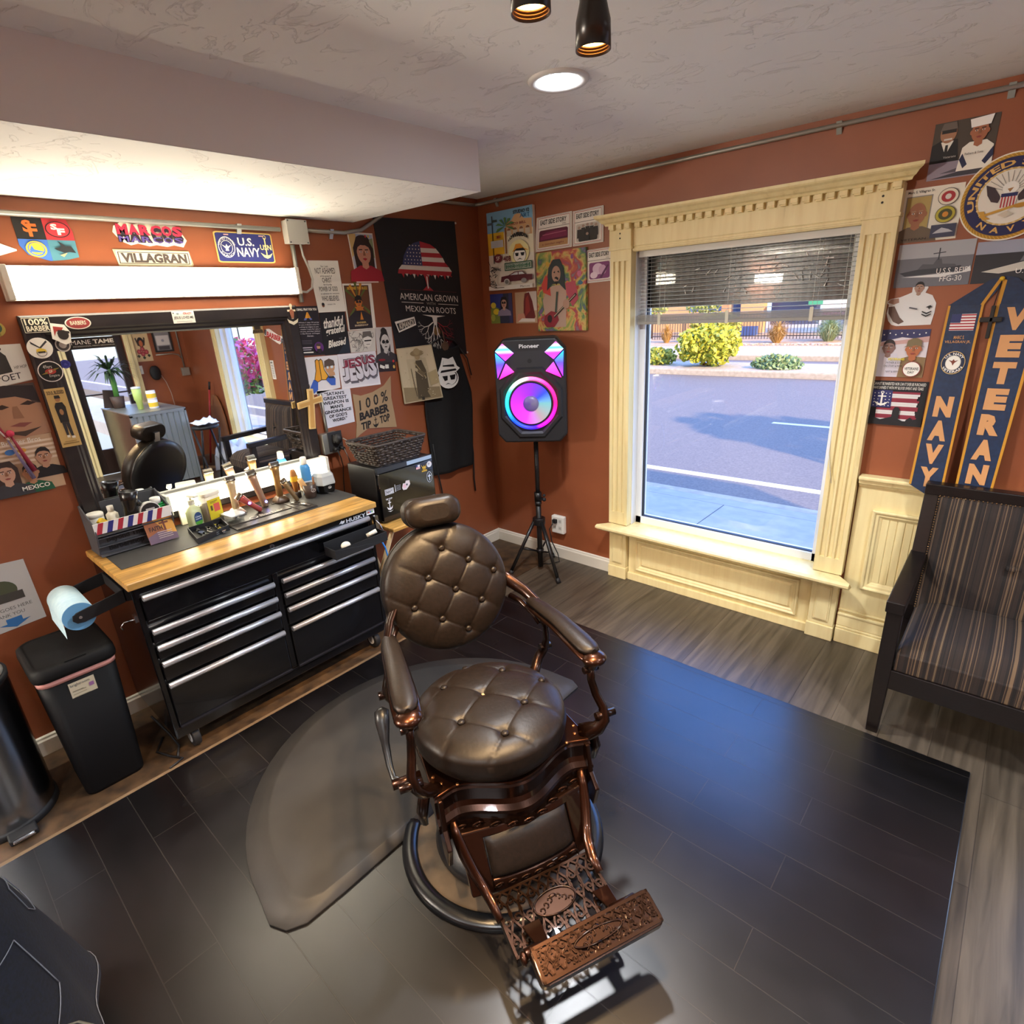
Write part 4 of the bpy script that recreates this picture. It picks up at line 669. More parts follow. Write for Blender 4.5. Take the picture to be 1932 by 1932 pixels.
for dx,dy,lb,c,r in((-.008,-.012,'round tan shaving brush handle in the brown cup','#c79a62',.016),(.004,.014,'slim wooden stick in the brown cup','#8a5a35',.006)):
    g=G(c); b=V((.205+dx,-1.70+dy,ZT+.012)); g.tube([tuple(b),tuple(b+V((dx*.6,dy*.8,.05))),tuple(b+V((dx*1.2,dy*1.5-.01,.10)))],[r*.6,r,r*.9],n=12); one('brush_handle',g,lb,'brush handle')
t=thing('sterilizer_box','frosted lidded black sterilizer box at the right end of the worktop','box',(.175,-1.595,ZT)); g=G(mat('#15120f',.3)); H=lambda k,z:[(.175+a*k,-1.595+b*k*1.05,z) for a,b in((-.06,-.035),(-.03,-.052),(.03,-.052),(.06,-.035),(.06,.035),(.03,.052),(-.03,.052),(-.06,.035))]
g.loft([H(.8,ZT),H(.9,ZT+.012),H(1,ZT+.05)],sm=False); part(t,'box_base',g,world=True,bev=.002); g=G(FROST); g.loft([H(1.03,ZT+.0505),H(1.03,ZT+.06),H(.93,ZT+.10),H(.72,ZT+.118)],sm=False); part(t,'frosted_lid',g,world=True,bev=.003)
s=Sheet([(.2385,-1.608,ZT+.028),(.2385,-1.585,ZT+.028),(.2385,-1.585,ZT+.045),(.2385,-1.608,ZT+.045)],None,th=0,off=.0006); s.ring(.5,.5,.45,.42,.1,'#e6e2da').r(.3,.3,.7,.5,'#e6e2da'); s.done('logo_print',parent=t)
for x,y,a,lb in((.29,-1.81,.3,'pair of thin scissors lying at the right of the tool mat'),(.2,-1.62,.2,'thin steel comb lying before the sterilizer box')):
    g=G(CHROME); g.at(TR(x,y,ZT+.0105)@RZ(a)); g.prism([(-.07,-.003),(.05,-.006),(.07,0),(.05,.006),(-.07,.003)],0,.003); g.at(TR(x,y,ZT+.0105)@RZ(a+.12)); g.prism([(-.07,-.003),(.02,-.004),(.02,.004),(-.07,.003)],.0,.003); one('steel_tool',g,lb,'tool')
# ---------------------------------------------------------------- mini fridge on tray table, basket, apron
t=thing('tray_table','small wooden folding tray table carrying the mini fridge','table',(.33,-1.26,.71)); g=G(BAMBOO); g.box((.15,-1.46,.683),(.60,-1.04,.705)); part(t,'table_top',g,world=True,bev=.006)
LW=mat('#d7b98a',.5)
for y in(-1.43,-1.08):
    for a,b in((.18,.56),(.56,.18)):
        g=G(LW); g.tube([(a,y+(.012 if a<b else -.012),.683),(b,y+(.012 if a<b else -.012),.004)],.013,n=6); part(t,'leg',g,world=True)
t=thing('mini_fridge','small black mini fridge with stickers beside the tool cabinet','fridge',(.3,-1.25,.705)); g=G(mat('#18181a',.4)); g.box((.205,-1.445,.716),(.47,-1.05,1.028)); part(t,'fridge_body',g,world=True,bev=.006)
g=G(mat('#0d0e12',.12,coat=.5)); g.box((.474,-1.445,.718),(.50,-1.05,1.0)); d=part(t,'door',g,world=True,bev=.004)
g=G(mat('#2c3038',.25)); g.box((.474,-1.445,1.003),(.498,-1.05,1.03)); g.box((.498,-1.24,1.006),(.4985,-1.055,1.028),'#9fb4cc'); part(t,'control_strip',g,world=True)
g=G(BLKM); g.box((.22,-1.43,.705),(.46,-1.07,.716)); part(t,'feet',g,world=True)
W_='#dcdde2'
def fs(y0,z0,y1,z1,base=None,**k): return Sheet([(.5005,y0,z0),(.5005,y1,z0),(.5005,y1,z1),(.5005,y0,z1)],base,th=.0005,off=0,**k)
s=fs(-1.415,.872,-1.355,.905,W_); s.r(.06,.08,.94,.92,'#2b2b2e').r(.1,.14,.9,.86,W_).t('NAVY',.14,.22,.86,.78,'#1c1c20',.03); s.done('sticker','white NAVY sticker',parent=t)
s=fs(-1.42,.772,-1.37,.852); s.r(.45,.2,.55,.75,W_).r(.28,.62,.72,.69,W_).ring(.5,.8,.1,.08,.05,W_).p([(.08,.42),(.2,.2),(.5,.1),(.8,.2),(.92,.42),(.72,.3),(.5,.25),(.28,.3)],W_).t('TIP TOP',.05,.88,.95,1.0,W_,.03).p([(.1,.08),(.5,-.03),(.9,.08),(.5,.03)],W_); s.done('sticker','white anchor sticker',parent=t)
s=fs(-1.345,.875,-1.30,.918); s.r(0,0,.08,1,W_); [s.r(.15,.1+.2*i,.9,.2+.2*i,'#77797f') for i in range(4)]; s.done('sticker',parent=t)
s=fs(-1.298,.868,-1.235,.92,'#d9cfd2',outline=[(.05,.3),(.2,.8),(.45,.75),(.55,1),(.95,.95),(1,.5),(.75,.2),(.5,0),(.15,.05)]); s.e(.35,.45,.2,.22,'#e3b9c4').e(.62,.55,.1,.12,'#55555c'); s.done('sticker','pale pink cut-out sticker',parent=t)
s=fs(-1.14,.94,-1.10,.985); s.p([(0,1),(.3,.6),(.5,.9),(.7,.6),(1,1),(.8,.4),(.2,.4)],'#c9a23a').r(0,.0,1,.2,'#c9a23a').r(.2,.25,.8,.36,'#c9a23a'); s.done('sticker','gold emblem sticker',parent=t)
s=fs(-1.18,.965,-1.15,.99); s.r(0,.5,.45,1,'#3c4a80'); s.r(.45,.5,1,1,W_).r(0,0,1,.5,'#d9a0a6').r(0,.2,1,.3,W_); s.done('sticker',parent=t)
s=fs(-1.098,.955,-1.06,.995,W_,outline=arc(.5,.5,.5,.45,0,360,18)[:-1]); s.e(.4,.6,.2,.2,'#a9abb2'); s.done('sticker',parent=t)
s=fs(-1.11,.862,-1.065,.935); s.ring(.5,.5,.45,.45,.06,'#c9d4e6').r(.44,.2,.56,.8,'#c9d4e6').r(.25,.55,.75,.65,'#c9d4e6'); s.done('sticker','pale blue cross sticker',parent=t)
s=fs(-1.15,.775,-1.06,.787); s.r(0,.3,1,.6,'#6d7076'); s.done('name_strip',parent=t)
t=thing('wicker_basket','dark woven basket with a handle gap on top of the mini fridge','basket',(.32,-1.26,1.03)); WB=noisy('dark_wicker','#2b2422','#4a3f38',40,.5)
def bas(k,z): return [(.37+x*k,-1.268+y*k,z) for x,y in rrect(-.135,-.18,.135,.18,.025,3)]
g=G(WB); rows=8; 
for i in range(rows):
    z=1.044+i*.0150; k=.80+.20*i/(rows-1); P=bas(k,z); n=len(P)
    per=[]; 
    for a in range(n):
        p,q=V(P[a]),V(P[(a+1)%n]); L=(q-p).length; m_=max(1,int(L/.028)); per+=[p.lerp(q,b/m_) for b in range(m_)]
    for a in range(len(per)):
        p=per[a]; q=per[(a+1)%len(per)]; 
        if i in(5,6) and abs((p+q).y/2+1.268)>.13 and abs((p+q).x/2-.37)<.05: continue
        c=(p+q)/2; out=(c-V((.37,-1.268,c.z))).normalized()*(.005 if (a+i)%2 else -.003); g.tube([tuple(p),tuple(c+out),tuple(q)],[.006,.0085,.006],n=5)
part(t,'woven_sides',g,world=True); g=G(WB); P=bas(1.03,1.158); g.tube(P+[P[0]],.008,n=6); part(t,'rim',g,world=True); g=G(WB); g.prism([p[:2] for p in bas(.8,0)],1.0315,1.037); part(t,'basket_bottom',g,world=True)
# black apron on the wall
AP=thing('apron','black barber apron with printed hat face hanging under the big black flag','apron',(.02,-.42,1.6)); 
def apf(u,v):
    z=1.60-.88*v; hw=.135+.085*min(1,max(0,(v-.08)/.3)) -.03*max(0,v-.5)*2; cyy=-.443-.02*v; y=cyy+hw*(2*u-1); x=.030+.010*math.cos((2*u-1)*5+v*2)*min(1,v*2)+.03*math.sin(PI*u)*(.3+.5*v); 
    return (x,y,z-.02*math.sin(PI*u)*(v<.02))
g=G(noisy('black_cotton','#08080a','#0e0e10',50,.85)); g.grid(apf,24,36); part(AP,'apron_cloth',g,world=True,solid=.004,flip=False)
g=G(BLKM); g.tube([(.02,-.565,1.60),(.02,-.54,1.63),(.02,-.45,1.66),(.02,-.35,1.63),(.02,-.32,1.60)],.007,n=6); part(AP,'neck_strap',g,world=True)
for y,e in((-.64,-.60),(-.262,-.265)): g=G(BLKM); g.tube([(.03,y,.95),(.03,y+.01,.8),(.03,e,.6),(.025,e+.01,.5)],.006,n=5); part(AP,'tie_string',g,world=True)
g=G(BLKM); g.tube([(.02,-.32,1.6),(.04,-.25,1.5),(.045,-.225,1.38)],.005,n=5); part(AP,'tie_string',g,world=True)
s=Sheet([(.062,-.578,1.318),(.062,-.352,1.312),(.05,-.352,1.525),(.05,-.572,1.53)],None,th=0,off=.008); WH='#eceae4'
s.e(.48,.33,.42,.32,WH).e(.5,.36,.36,.26,'#101012').e(.46,.35,.36,.25,WH).p([(.05,.55),(.2,.78),(.3,1),(.55,.94),(.75,1),(.88,.7),(1,.62),(.8,.5),(.4,.5),(.1,.45)],WH).p([(.28,.72),(.34,.9),(.55,.86),(.7,.9),(.78,.68)],'#101012').p([(.3,.76),(.36,.95),(.55,.9),(.7,.95),(.76,.76)],WH).p([(.22,.42),(.44,.42),(.42,.28),(.3,.26)],'#101012').p([(.52,.42),(.78,.44),(.72,.28),(.56,.28)],'#101012').p([(.3,.14),(.42,.19),(.55,.14),(.42,.16)],'#101012').p([(.15,.53),(.85,.56),(.8,.62),(.2,.6)],'#101012'); s.done('face_print',parent=AP)
t=thing('wall_medallion','small round brown medallion hung at the bottom of the black flag','medallion',(.02,-.44,1.6)); g=G('#5a4434'); g.cyl((.036,-.45,1.60),(.042,-.45,1.60),.03,n=22); g.tube([(.038,-.45,1.63),(.02,-.45,1.70)],.004,n=5); part(t,'disc',g,world=True)
# ================================================================ bins, denim cape on a stool
t=thing('black_bin','tall black plastic swing bin left of the tool cabinet','bin',(.36,-2.97,0)); BP=mat('#08080a',.6,spec=.2)
def bx(k,z,o=0): return [(.345+x*k,-2.94+y*k,z) for x,y in rrect(-.165,-.135,.165,.135,.045,4)]
g=G(BP); g.loft([bx(.78,.004),bx(.8,.02),bx(.96,.56)]); part(t,'bin_body',g,world=True)
g=G(mat('#d89a92',.5)); g.loft([bx(.975,.56),bx(.985,.585)]); part(t,'bag_edge',g,'pink bin bag edge',world=True)
g=G(mat('#0f0e0e',.65,spec=.25)); g.loft([bx(1.02,.585),bx(1.04,.60),bx(1.02,.63),bx(.9,.645),bx(.88,.640)]); g.box((.47,-2.97,.62),(.505,-2.9,.642)); part(t,'lid',g,world=True)
s=Sheet([(.496,-2.985,.46),(.496,-2.90,.46),(.505,-2.90,.545),(.505,-2.985,.545)],'#cfc4a8',th=.0006,off=.001); s.t('brightroom',.06,.74,.8,.92,'#2d3a4c').r(.08,.5,.5,.55,'#8a8068').r(.08,.35,.6,.38,'#a2987e').r(.08,.2,.7,.23,'#a2987e').r(.74,.5,.92,.7,'#9a6a9a').r(.4,.5,.6,.53,'#8a8068'); s.done('product_label','cream product label',parent=t)
t=thing('steel_bin','round brushed steel pedal bin at the left edge of the picture','bin',(.33,-3.27,0)); SB=noisy('brushed_stainless','#8b8d91','#a6a7aa',3,.22,1,stretch=(1,1,.02)); 
g=G(SB); g.lathe([(.165,.035),(.165,.60)],n=48,o=(.30,-3.29,0),cap=False); part(t,'bin_body',g,world=True); g=G(BLKM); g.lathe([(.172,.003),(.172,.03),(.166,.036)],n=48,o=(.30,-3.29,0)); part(t,'base_ring',g,world=True)
g=G(BLKM); g.lathe([(.168,.60),(.17,.62),(.163,.625)],n=48,o=(.30,-3.29,0)); part(t,'rim',g,world=True); g=G(mat('#c9c6ba',.35,.3)); g.lathe([(.16,.625),(.15,.645),(.06,.655),(.001,.656)],n=48,o=(.30,-3.29,0)); part(t,'lid',g,world=True)
g=G(BLKM); g.box((.44,-3.31,.004),(.52,-3.22,.03)); part(t,'pedal_housing',g,world=True,bev=.006); g=G(CHROME); g.box((.475,-3.30,.018),(.535,-3.23,.026)); part(t,'pedal',g,world=True,bev=.004)
g=G(BLKM); g.tube([(.34,-2.72,.012),(.42,-2.77,.01),(.50,-2.74,.01),(.56,-2.71,.012),(.58,-2.77,.012)],.005,n=6); g.tube([(.36,-2.74,.16),(.4,-2.70,.05),(.46,-2.69,.012),(.53,-2.72,.011)],.005,n=6); one('power_cord',g,'tangled black cords on the floor between bin and tool cabinet','cord')
# ================================================================ things pinned to the left wall
K='#1b1a1c'; PW='#efece2'; SK='#b98462'
def L_(tl,tr,br,bl,base=PW,**k): return Sheet(L4(tl,tr,br,bl),base,**k)
def W_q(x0,z0,x1,z1,base=PW,**k): return Sheet(WQ(x0,z0,x1,z1),base,n=(0,-1,0),**k)
s=L_((-2.607,2.262),(-2.417,2.262),(-2.42,2.105),(-2.607,2.105),'#1f1d1c',outline=[(0,.35),(.1,.14),(.45,0),(.8,.04),(1,.1),(1,.7),(.93,1),(0,1)])
s.p([(.5,1),(.93,1),(1,.72),(1,.5),(.5,.5)],'#c23038').p([(0,.5),(.5,.5),(.5,.0),(.45,0),(.1,.14),(0,.35)],'#3f6ec0').p([(.5,.5),(1,.5),(1,.1),(.8,.04),(.5,.0)],'#4b8393')
s.t('S',.14,.66,.3,.94,'#e5702c',.04).t('F',.22,.56,.38,.86,'#e5702c',.04).e(.74,.75,.22,.19,K).e(.74,.75,.2,.17,'#c9323c').t('S',.62,.74,.74,.88,PW,.05).t('F',.72,.62,.86,.78,PW,.05).e(.27,.27,.18,.19,'#d6b73a').e(.27,.27,.15,.16,'#3f6ec0').e(.27,.28,.13,.14,'#d6b73a').p([(.15,.25),(.2,.36),(.23,.26),(.4,.21),(.39,.19),(.16,.2)],'#3f6ec0')
s.p([(.58,.3),(.72,.34),(.68,.48),(.8,.36),(.9,.36),(.96,.2),(.84,.22),(.74,.2),(.62,.26)],'#23282c').p([(.66,.14),(.8,.2),(.72,.1)],'#d9a878'); s.done('team_banner','four-panel sports banner in black, red, blue and teal above the long light','banner')
s=Sheet([(0,-2.86,2.06),(0,-2.62,2.14),(0,-2.62,2.145),(0,-2.86,2.25)],PW); s.t('o',.3,.2,.6,.5,'#3a4f86',.03); s.done('pennant','white pennant tip at the left edge beside the four-panel banner','pennant')
s=L_((-2.272,2.268),(-1.975,2.268),(-1.975,2.172),(-2.272,2.172),'#efe8d2',outline=[(0,.55),(.03,.8),(.15,1),(.3,.9),(.42,1),(.6,.95),(.75,1),(.9,.9),(.95,.6),(1,.3),(.93,0),(.8,.08),(.7,.0),(.55,.06),(.45,.0),(.3,.1),(.2,.02),(.08,.18)])
for i,ch in enumerate('MARCOS'):
    a=.05+.15*i; s.t(ch,a,.14,a+.155,.88,'#2b1e2a',.09); s.t(ch,a+.005,.46,a+.15,.9,'#d02c4e',.05) ; s.t(ch,a+.01,.16,a+.14,.40,'#5e4a9a',.02)
s.done('name_sticker','red and purple graffiti name cut-out above the long light','sign')
s=L_((-2.29,2.156),(-1.968,2.156),(-1.968,2.09),(-2.29,2.09),'#b9b294',outline=[(0,1),(.97,1),(1,.1),(.98,0),(.03,0)]); s.r(.03,.08,.97,.92,'#e9e4d0').r(.045,.13,.955,.87,'#5c5048').r(.06,.18,.94,.82,'#d5cdb4').t('VILLAGRAN',.08,.2,.92,.8,'#4a3f3c',.05); s.done('name_plate','beige name plate with brown lettering right under the graffiti cut-out','sign')
s=L_((-1.848,2.25),(-1.555,2.25),(-1.555,2.11),(-1.848,2.11),'#c9ad5e',th=.004,outline=rrect(0,0,1,1,.06,3)); s.p(rrect(.02,.04,.98,.96,.05,3),'#23286a').ring(.18,.5,.14,.34,.012,PW).ring(.18,.5,.1,.22,.008,PW).p([(.1,.58),(.16,.45),(.15,.38),(.21,.38),(.2,.45),(.26,.58),(.2,.52),(.18,.6),(.16,.52)],PW).t('U.S.',.38,.56,.66,.82,PW,.02).t('NAVY',.34,.2,.74,.5,PW,.02).t('USN',.76,.44,.96,.62,'#e6d694',.02).r(.85,.2,.87,.85,'#e6d694').p([(.75,.35),(.8,.2),(.86,.15),(.92,.2),(.97,.35),(.9,.27),(.82,.27)],'#e6d694').ring(.86,.86,.03,.07,.008,'#e6d694').tarc('UNITED STATES',.18,.5,.245,.07,168,12,PW).tarc('NAVY',.18,.5,.245,.07,215,325,PW,0,True)
for x in(.2,.8): s.r(x-.04,.88,x+.04,.92,'#c9a0a0')
s.done('licence_plate','blue and gold U.S. NAVY licence plate above the right end of the long light','plate')
s=L_((-1.367,2.128),(-1.177,2.13),(-1.172,1.857),(-1.35,1.857),'#f0efe6')
for tx,a,b,z0,z1,bo in(('for i am',.38,.62,.87,.91,0),('NOT ASHAMED',.16,.84,.75,.86,.0),('of the gospel of',.3,.7,.68,.72,0),('CHRIST',.34,.66,.58,.67,.0),('for it is the',.36,.64,.52,.56,0),('POWER OF GOD',.18,.82,.41,.5,.0),('to salvation for everyone',.2,.85,.34,.38,0),('WHO BELIEVES.',.2,.82,.22,.32,.0),('romans 1:16',.36,.64,.14,.17,0)): s.t(tx,a,z0,b,z1,'#2c2a2c',bo)
s.e(.2,.14,.05,.04,'#8a5a3a').e(.2,.16,.05,.03,K); s.done('scripture_poster','white poster with thin NOT ASHAMED lettering right of the grey conduit','poster')
s=L_((-1.09,2.283),(-.915,2.283),(-.913,2.012),(-1.07,2.012),'#efe9df'); s.r(.03,.03,.97,.97,'#b9c3d6').p([(.03,.5),(.3,.7),(.3,.97),(.03,.97)],'#d2b274').p([(.6,.6),(.97,.5),(.97,.9),(.6,.85)],'#8d9a72').face(.52,.6,.46,'#c98f76','#2e1a14','#a52032','long').e(.52,.85,.28,.1,'#2e1a14').p([(.44,.48),(.52,.5),(.6,.48),(.52,.44)],'#b01c2c').e(.66,.93,.03,.03,'#d0303a').e(.78,.93,.03,.03,'#e0c040'); s.done('portrait_print','colour print of a dark haired woman in a red top left of the black flag','poster')
# black flag
s=L_((-.90,2.372),(-.234,2.388),(-.216,1.525),(-.84,1.61),'#15161d',th=.003); RD='#b22a38'; WH='#e6e2da'; BL='#3a4372'
prof=[(.18,.60),(.2,.64),(.24,.66),(.27,.73),(.34,.80),(.42,.835),(.5,.85),(.6,.84),(.7,.80),(.78,.74),(.82,.68),(.88,.66),(.9,.62),(.84,.585),(.76,.60),(.68,.575),(.6,.59),(.52,.57),(.44,.59),(.36,.575),(.28,.59)]
def bandpts(z0,z1):
    pts=[]
    def ext(z):
        xs=[]
        n=len(prof)
        for i in range(n):
            (xa,za),(xb,zb)=prof[i],prof[(i+1)%n]
            if (za-z)*(zb-z)<0: xs.append(xa+(xb-xa)*(z-za)/(zb-za))
        return (min(xs),max(xs)) if xs else None
    a=ext(z0);b=ext(z1); return (a,b)
zz=[.602,.635,.668,.70,.733,.765,.798,.828]
for i in range(len(zz)-1):
    a,b=bandpts(zz[i],zz[i+1])
    if a and b:
        c=[RD,WH][i%2] if i!=0 else RD
        l0=max(a[0],.5) if i>=2 else a[0]; l1=max(b[0],.5) if i>=2 else b[0]; s.p([(l0,zz[i]),(a[1],zz[i]),(b[1],zz[i+1]),(l1,zz[i+1])],c)
s.p([(.5,.828),(.62,.828),(.5,.846)],RD); s.p([(.5,.668),(.25,.668),(.28,.735),(.34,.795),(.42,.83),(.5,.845)],BL)
for i in range(6):
    for j in range(6):
        x,z=.285+.038*i+.008*(j%2),.682+.026*j
        if x>.25+(z-.66)*.75 and x<.49: s.e(x,z,.007,.005,WH,n=6); s.h-=.0003
for i in range(15): x=.22+.045*i; s.p([(x,.603),(x+.035,.603),(x+.02,.57+.012*(i%3))],WH if i%2 else RD); s.h-=.0003
s.p([(.5,.6),(.56,.6),(.54,.52),(.6,.485),(.46,.485),(.52,.52)],RD).r(.525,.5,.54,.59,WH)
s.l([(.16,.482),(.92,.482)],.002,'#7a3038').t('AMERICAN GROWN',.15,.405,.93,.455,WH).l([(.16,.385),(.44,.385)],.004,WH).l([(.64,.385),(.93,.385)],.004,WH).t('WITH',.48,.375,.6,.395,'#a9a39a').t('MEXICAN ROOTS',.2,.315,.88,.36,WH)
s.p([(.4,.295),(.72,.295),(.6,.28),(.585,.22),(.545,.22),(.53,.28)],WH)
def root(x,z,a,L,w,c,d=0):
    x2,z2=x+L*math.cos(a)*1.3,z+L*math.sin(a); s.l([(x,z),(x2,z2)],w,c); s.h-=.0003
    if d<4:
        for k in(-1,1): root(x2,z2,a+k*rnd.uniform(.25,.6),L*.74,w*.66,c,d+1)
s.e(.57,.17,.05,.035,'#7a5a30')
root(.55,.23,-1.9,.065,.011,WH); root(.57,.23,-1.45,.07,.011,WH); root(.53,.24,-2.6,.06,.009,WH); root(.59,.24,-.5,.06,.008,'#8c2430'); root(.6,.22,-.95,.065,.008,'#8c2430')
s.p([(.02,.225),(.28,.275),(.29,.21),(.05,.14)],WH).p([(.04,.21),(.27,.26),(.275,.22),(.06,.155)],'#2c2a28').t('KIMANDI',.08,.275,.25,.34,'#cfc8ba',.03,lambda u,v:(.07+.19*u,.167+.04*u+.048*v)); 
for x,z in((.985,.985),(.985,.015)): s.e(x,z,.012,.008,'#d8d2c6')
s.done('black_flag','large black flag with stars and stripes tree and AMERICAN GROWN lettering','flag')
s=L_((-1.17,2.008),(-.968,2.008),(-.975,1.748),(-1.172,1.748),PW); s.r(.04,.02,.88,.96,'#3a2a22').r(.06,.04,.86,.94,'#6a3f24')
for i in range(16): a=i*22.5; s.p([(.46,.62),(.46+.5*math.cos(math.radians(a)),max(.05,.62+.4*math.sin(math.radians(a)))),(.46+.5*math.cos(math.radians(a+10)),max(.05,.62+.4*math.sin(math.radians(a+10))))] if .06<.46+.5*math.cos(math.radians(a))<.86 else [(.46,.62),(.47,.62),(.46,.63)],'#c98a2c' if i%2 else '#5a6a2c'); s.h-=.0003
s.p([(.06,.04),(.86,.04),(.86,.3),(.6,.42),(.3,.42),(.06,.28)],'#2c242a').face(.46,.6,.24,'#d07c2e','#1c1817',None,'cap',True).p([(.3,.5),(.62,.5),(.55,.42),(.38,.42)],'#c8752a').p([(.44,.22),(.5,.4),(.56,.22)],'#d98a34').t('BEYOND THE BUZZ',.12,.87,.82,.93,'#e0b23c',.03).t('BARBER',.3,.14,.64,.18,'#e0c27c',.02).t('BARBERSHOP',.22,.08,.7,.12,'#e6d2b0',.02); s.done('barbershop_poster','orange and brown poster of a capped bearded man beside the black flag','poster')
s=L_((-1.178,1.745),(-.983,1.747),(-.997,1.617),(-1.177,1.622),'#d8d4cc')
for i in range(26): x,y=rnd.uniform(.05,.9),rnd.uniform(.1,.9); pts=[(x,y)]; [pts.append((min(.97,max(.03,pts[-1][0]+rnd.uniform(-.18,.18))),min(.95,max(.05,pts[-1][1]+rnd.uniform(-.25,.25))))) for _ in range(3)]; s.l(pts,.016,'#4a4746'); s.h-=.0003
s.e(.68,.5,.17,.3,'#e6e2da').p([(.48,.62),(.52,.92),(.82,.92),(.88,.6),(.7,.7)],'#6a6662').l([(.55,.5),(.82,.5)],.06,K).l([(.62,.33),(.76,.33)],.02,K); s.done('ink_drawing','black and white ink drawing pinned below the orange poster','drawing')
s=L_((-.982,1.755),(-.857,1.752),(-.861,1.48),(-.996,1.488),'#cfcac8'); s.r(.0,.0,1,.3,'#2c2228').p([(.2,.3),(.2,.75),(.4,.97),(.65,.95),(.8,.7),(.8,.3)],'#2a2628').face(.52,.66,.36,'#cfcac6','#242022','#3a3438','none',True).e(.45,.92,.16,.07,'#242022').p([(.05,.1),(.3,.06),(.35,.12),(.08,.17)],PW).r(.36,.07,.56,.16,PW).e(.86,.23,.06,.03,'#c02c34').e(.86,.1,.06,.04,'#d9b060').r(.6,.36,.64,.5,'#9a9698').r(.52,.43,.72,.455,'#9a9698').e(.2,.27,.2,.025,'#8a2028'); s.done('portrait_print','tall grey print of a woman in dark sunglasses beside the black flag','poster')
s=L_((-1.49,1.895),(-1.353,1.893),(-1.352,1.627),(-1.51,1.635),'#1c1722'); s.t('I SHALL PRAY FOR YOU',.06,.91,.94,.96,PW,.04).p([(.38,.76),(.48,.88),(.5,.88),(.5,.76)],'#e0a030').p([(.5,.76),(.5,.88),(.53,.88),(.63,.76)],'#d08c28').p([(.36,.76),(.32,.72),(.42,.72),(.47,.76)],'#6a78c8').p([(.54,.76),(.6,.72),(.68,.73),(.64,.76)],'#6a78c8')
for i,tx in enumerate(('When I say I’ll pray','for you, it doesn’t mean I’m','pushing my religion on you.','It means I care for you, I','love you, and that I believe','in the Power of Prayer','Amen.')): w=.45-.02*(i%3) if i<6 else .14; s.t(tx,.5-w,.655-.045*i,.5+w,.685-.045*i,'#e4dfe6',.01)
s.e(.78,.16,.19,.11,'#5e2a7a').e(.76,.17,.07,.05,'#c99a72').p([(.66,.19),(.7,.24),(.84,.24),(.86,.18)],'#4a3a34').p([(.66,.06),(.7,.13),(.86,.13),(.9,.06)],'#1c1722')
for z in(.3,.27,.24): s.r(.08,z,.52,z+.012,'#55505c')
s.r(.1,.15,.5,.17,'#cfc9d4').r(.1,.11,.45,.125,'#cfc9d4').r(.08,.05,.52,.075,PW); s.done('prayer_poster','dark purple prayer poster with yellow praying hands touching the mirror frame','poster')
s=L_((-1.35,1.856),(-1.18,1.855),(-1.181,1.621),(-1.352,1.623),'#121217'); s.p([(.5,0),(1,0),(1,.4)],'#1d2a38'); 
def slant(x0,y0,x1,y1,k): return lambda u,v:(x0+(x1-x0)*u+k*v,y0+(y1-y0)*v+.06*u)
s.t('thankful',0,0,1,1,PW,.03,slant(.08,.62,.85,.86,.05)).t('grateful',0,0,1,1,PW,.03,slant(.12,.42,.86,.64,.05)).t('and',.62,.36,.74,.41,'#6a6a70').t('Blessed',0,0,1,1,PW,.035,slant(.16,.16,.84,.34,.05)); s.done('script_poster','black poster with white brush lettering thankful grateful Blessed','poster')
s=L_((-1.49,1.623),(-1.273,1.618),(-1.285,1.43),(-1.488,1.41),'#e9e9ee'); YO='#eba52a'
s.p([(.2,.38),(.28,.62),(.3,.9),(.36,.94),(.42,.9),(.42,.34),(.3,.3)],'#3a2a1a').p([(.42,.34),(.42,.9),(.48,.94),(.53,.88),(.55,.62),(.66,.42),(.56,.32)],'#3a2a1a').p([(.22,.39),(.3,.62),(.32,.88),(.36,.92),(.41,.88),(.41,.36),(.3,.32)],YO).p([(.43,.36),(.43,.88),(.48,.91),(.51,.87),(.53,.62),(.63,.42),(.55,.34)],'#f0b23a').p([(.03,.2),(.18,.4),(.3,.31),(.26,.1),(.12,.03)],'#3c66c8').p([(.56,.32),(.66,.43),(.86,.32),(.84,.12),(.7,.14)],'#3c66c8')
s.e(.72,.66,.15,.17,'#c99a72').p([(.55,.68),(.57,.86),(.72,.92),(.86,.85),(.88,.7)],'#5a4a42').l([(.62,.67),(.68,.67)],.07,'#d5e2ea').l([(.74,.67),(.82,.67)],.07,'#d5e2ea').p([(.64,.48),(.7,.56),(.84,.52),(.86,.42),(.7,.4)],'#c99a72').p([(.62,.4),(.8,.4),(.84,.33),(.66,.36)],'#2c2a30'); s.done('hands_print','white print of yellow praying hands with blue cuffs','poster')
s=L_((-1.272,1.62),(-1.001,1.617),(-.994,1.411),(-1.276,1.418),'#eceaf0'); s.r(.04,.06,.95,.94,'#e4e2ea')
for i,(ch,a,b,z0,z1) in enumerate((('J',.05,.25,.2,.85),('E',.22,.42,.18,.86),('S',.38,.6,.2,.9),('U',.56,.76,.24,.92),('S',.72,.95,.26,.92))): s.t(ch,a+.02,z0-.05,b+.02,z1-.05,'#6a6872',.12).t(ch,a,z0,b,z1,'#3a2a34',.11).t(ch,a+.01,z0+.02,b-.01,z1-.02,'#d9d6e0',.06).t(ch,a+.02,z0+.4,b-.02,z1-.03,'#8c2f45',.03)
s.done('graffiti_print','white sheet with large grey and maroon graffiti JESUS lettering','poster')
s=L_((-1.445,1.43),(-1.221,1.416),(-1.222,1.213),(-1.43,1.206),'#dfe0ea')
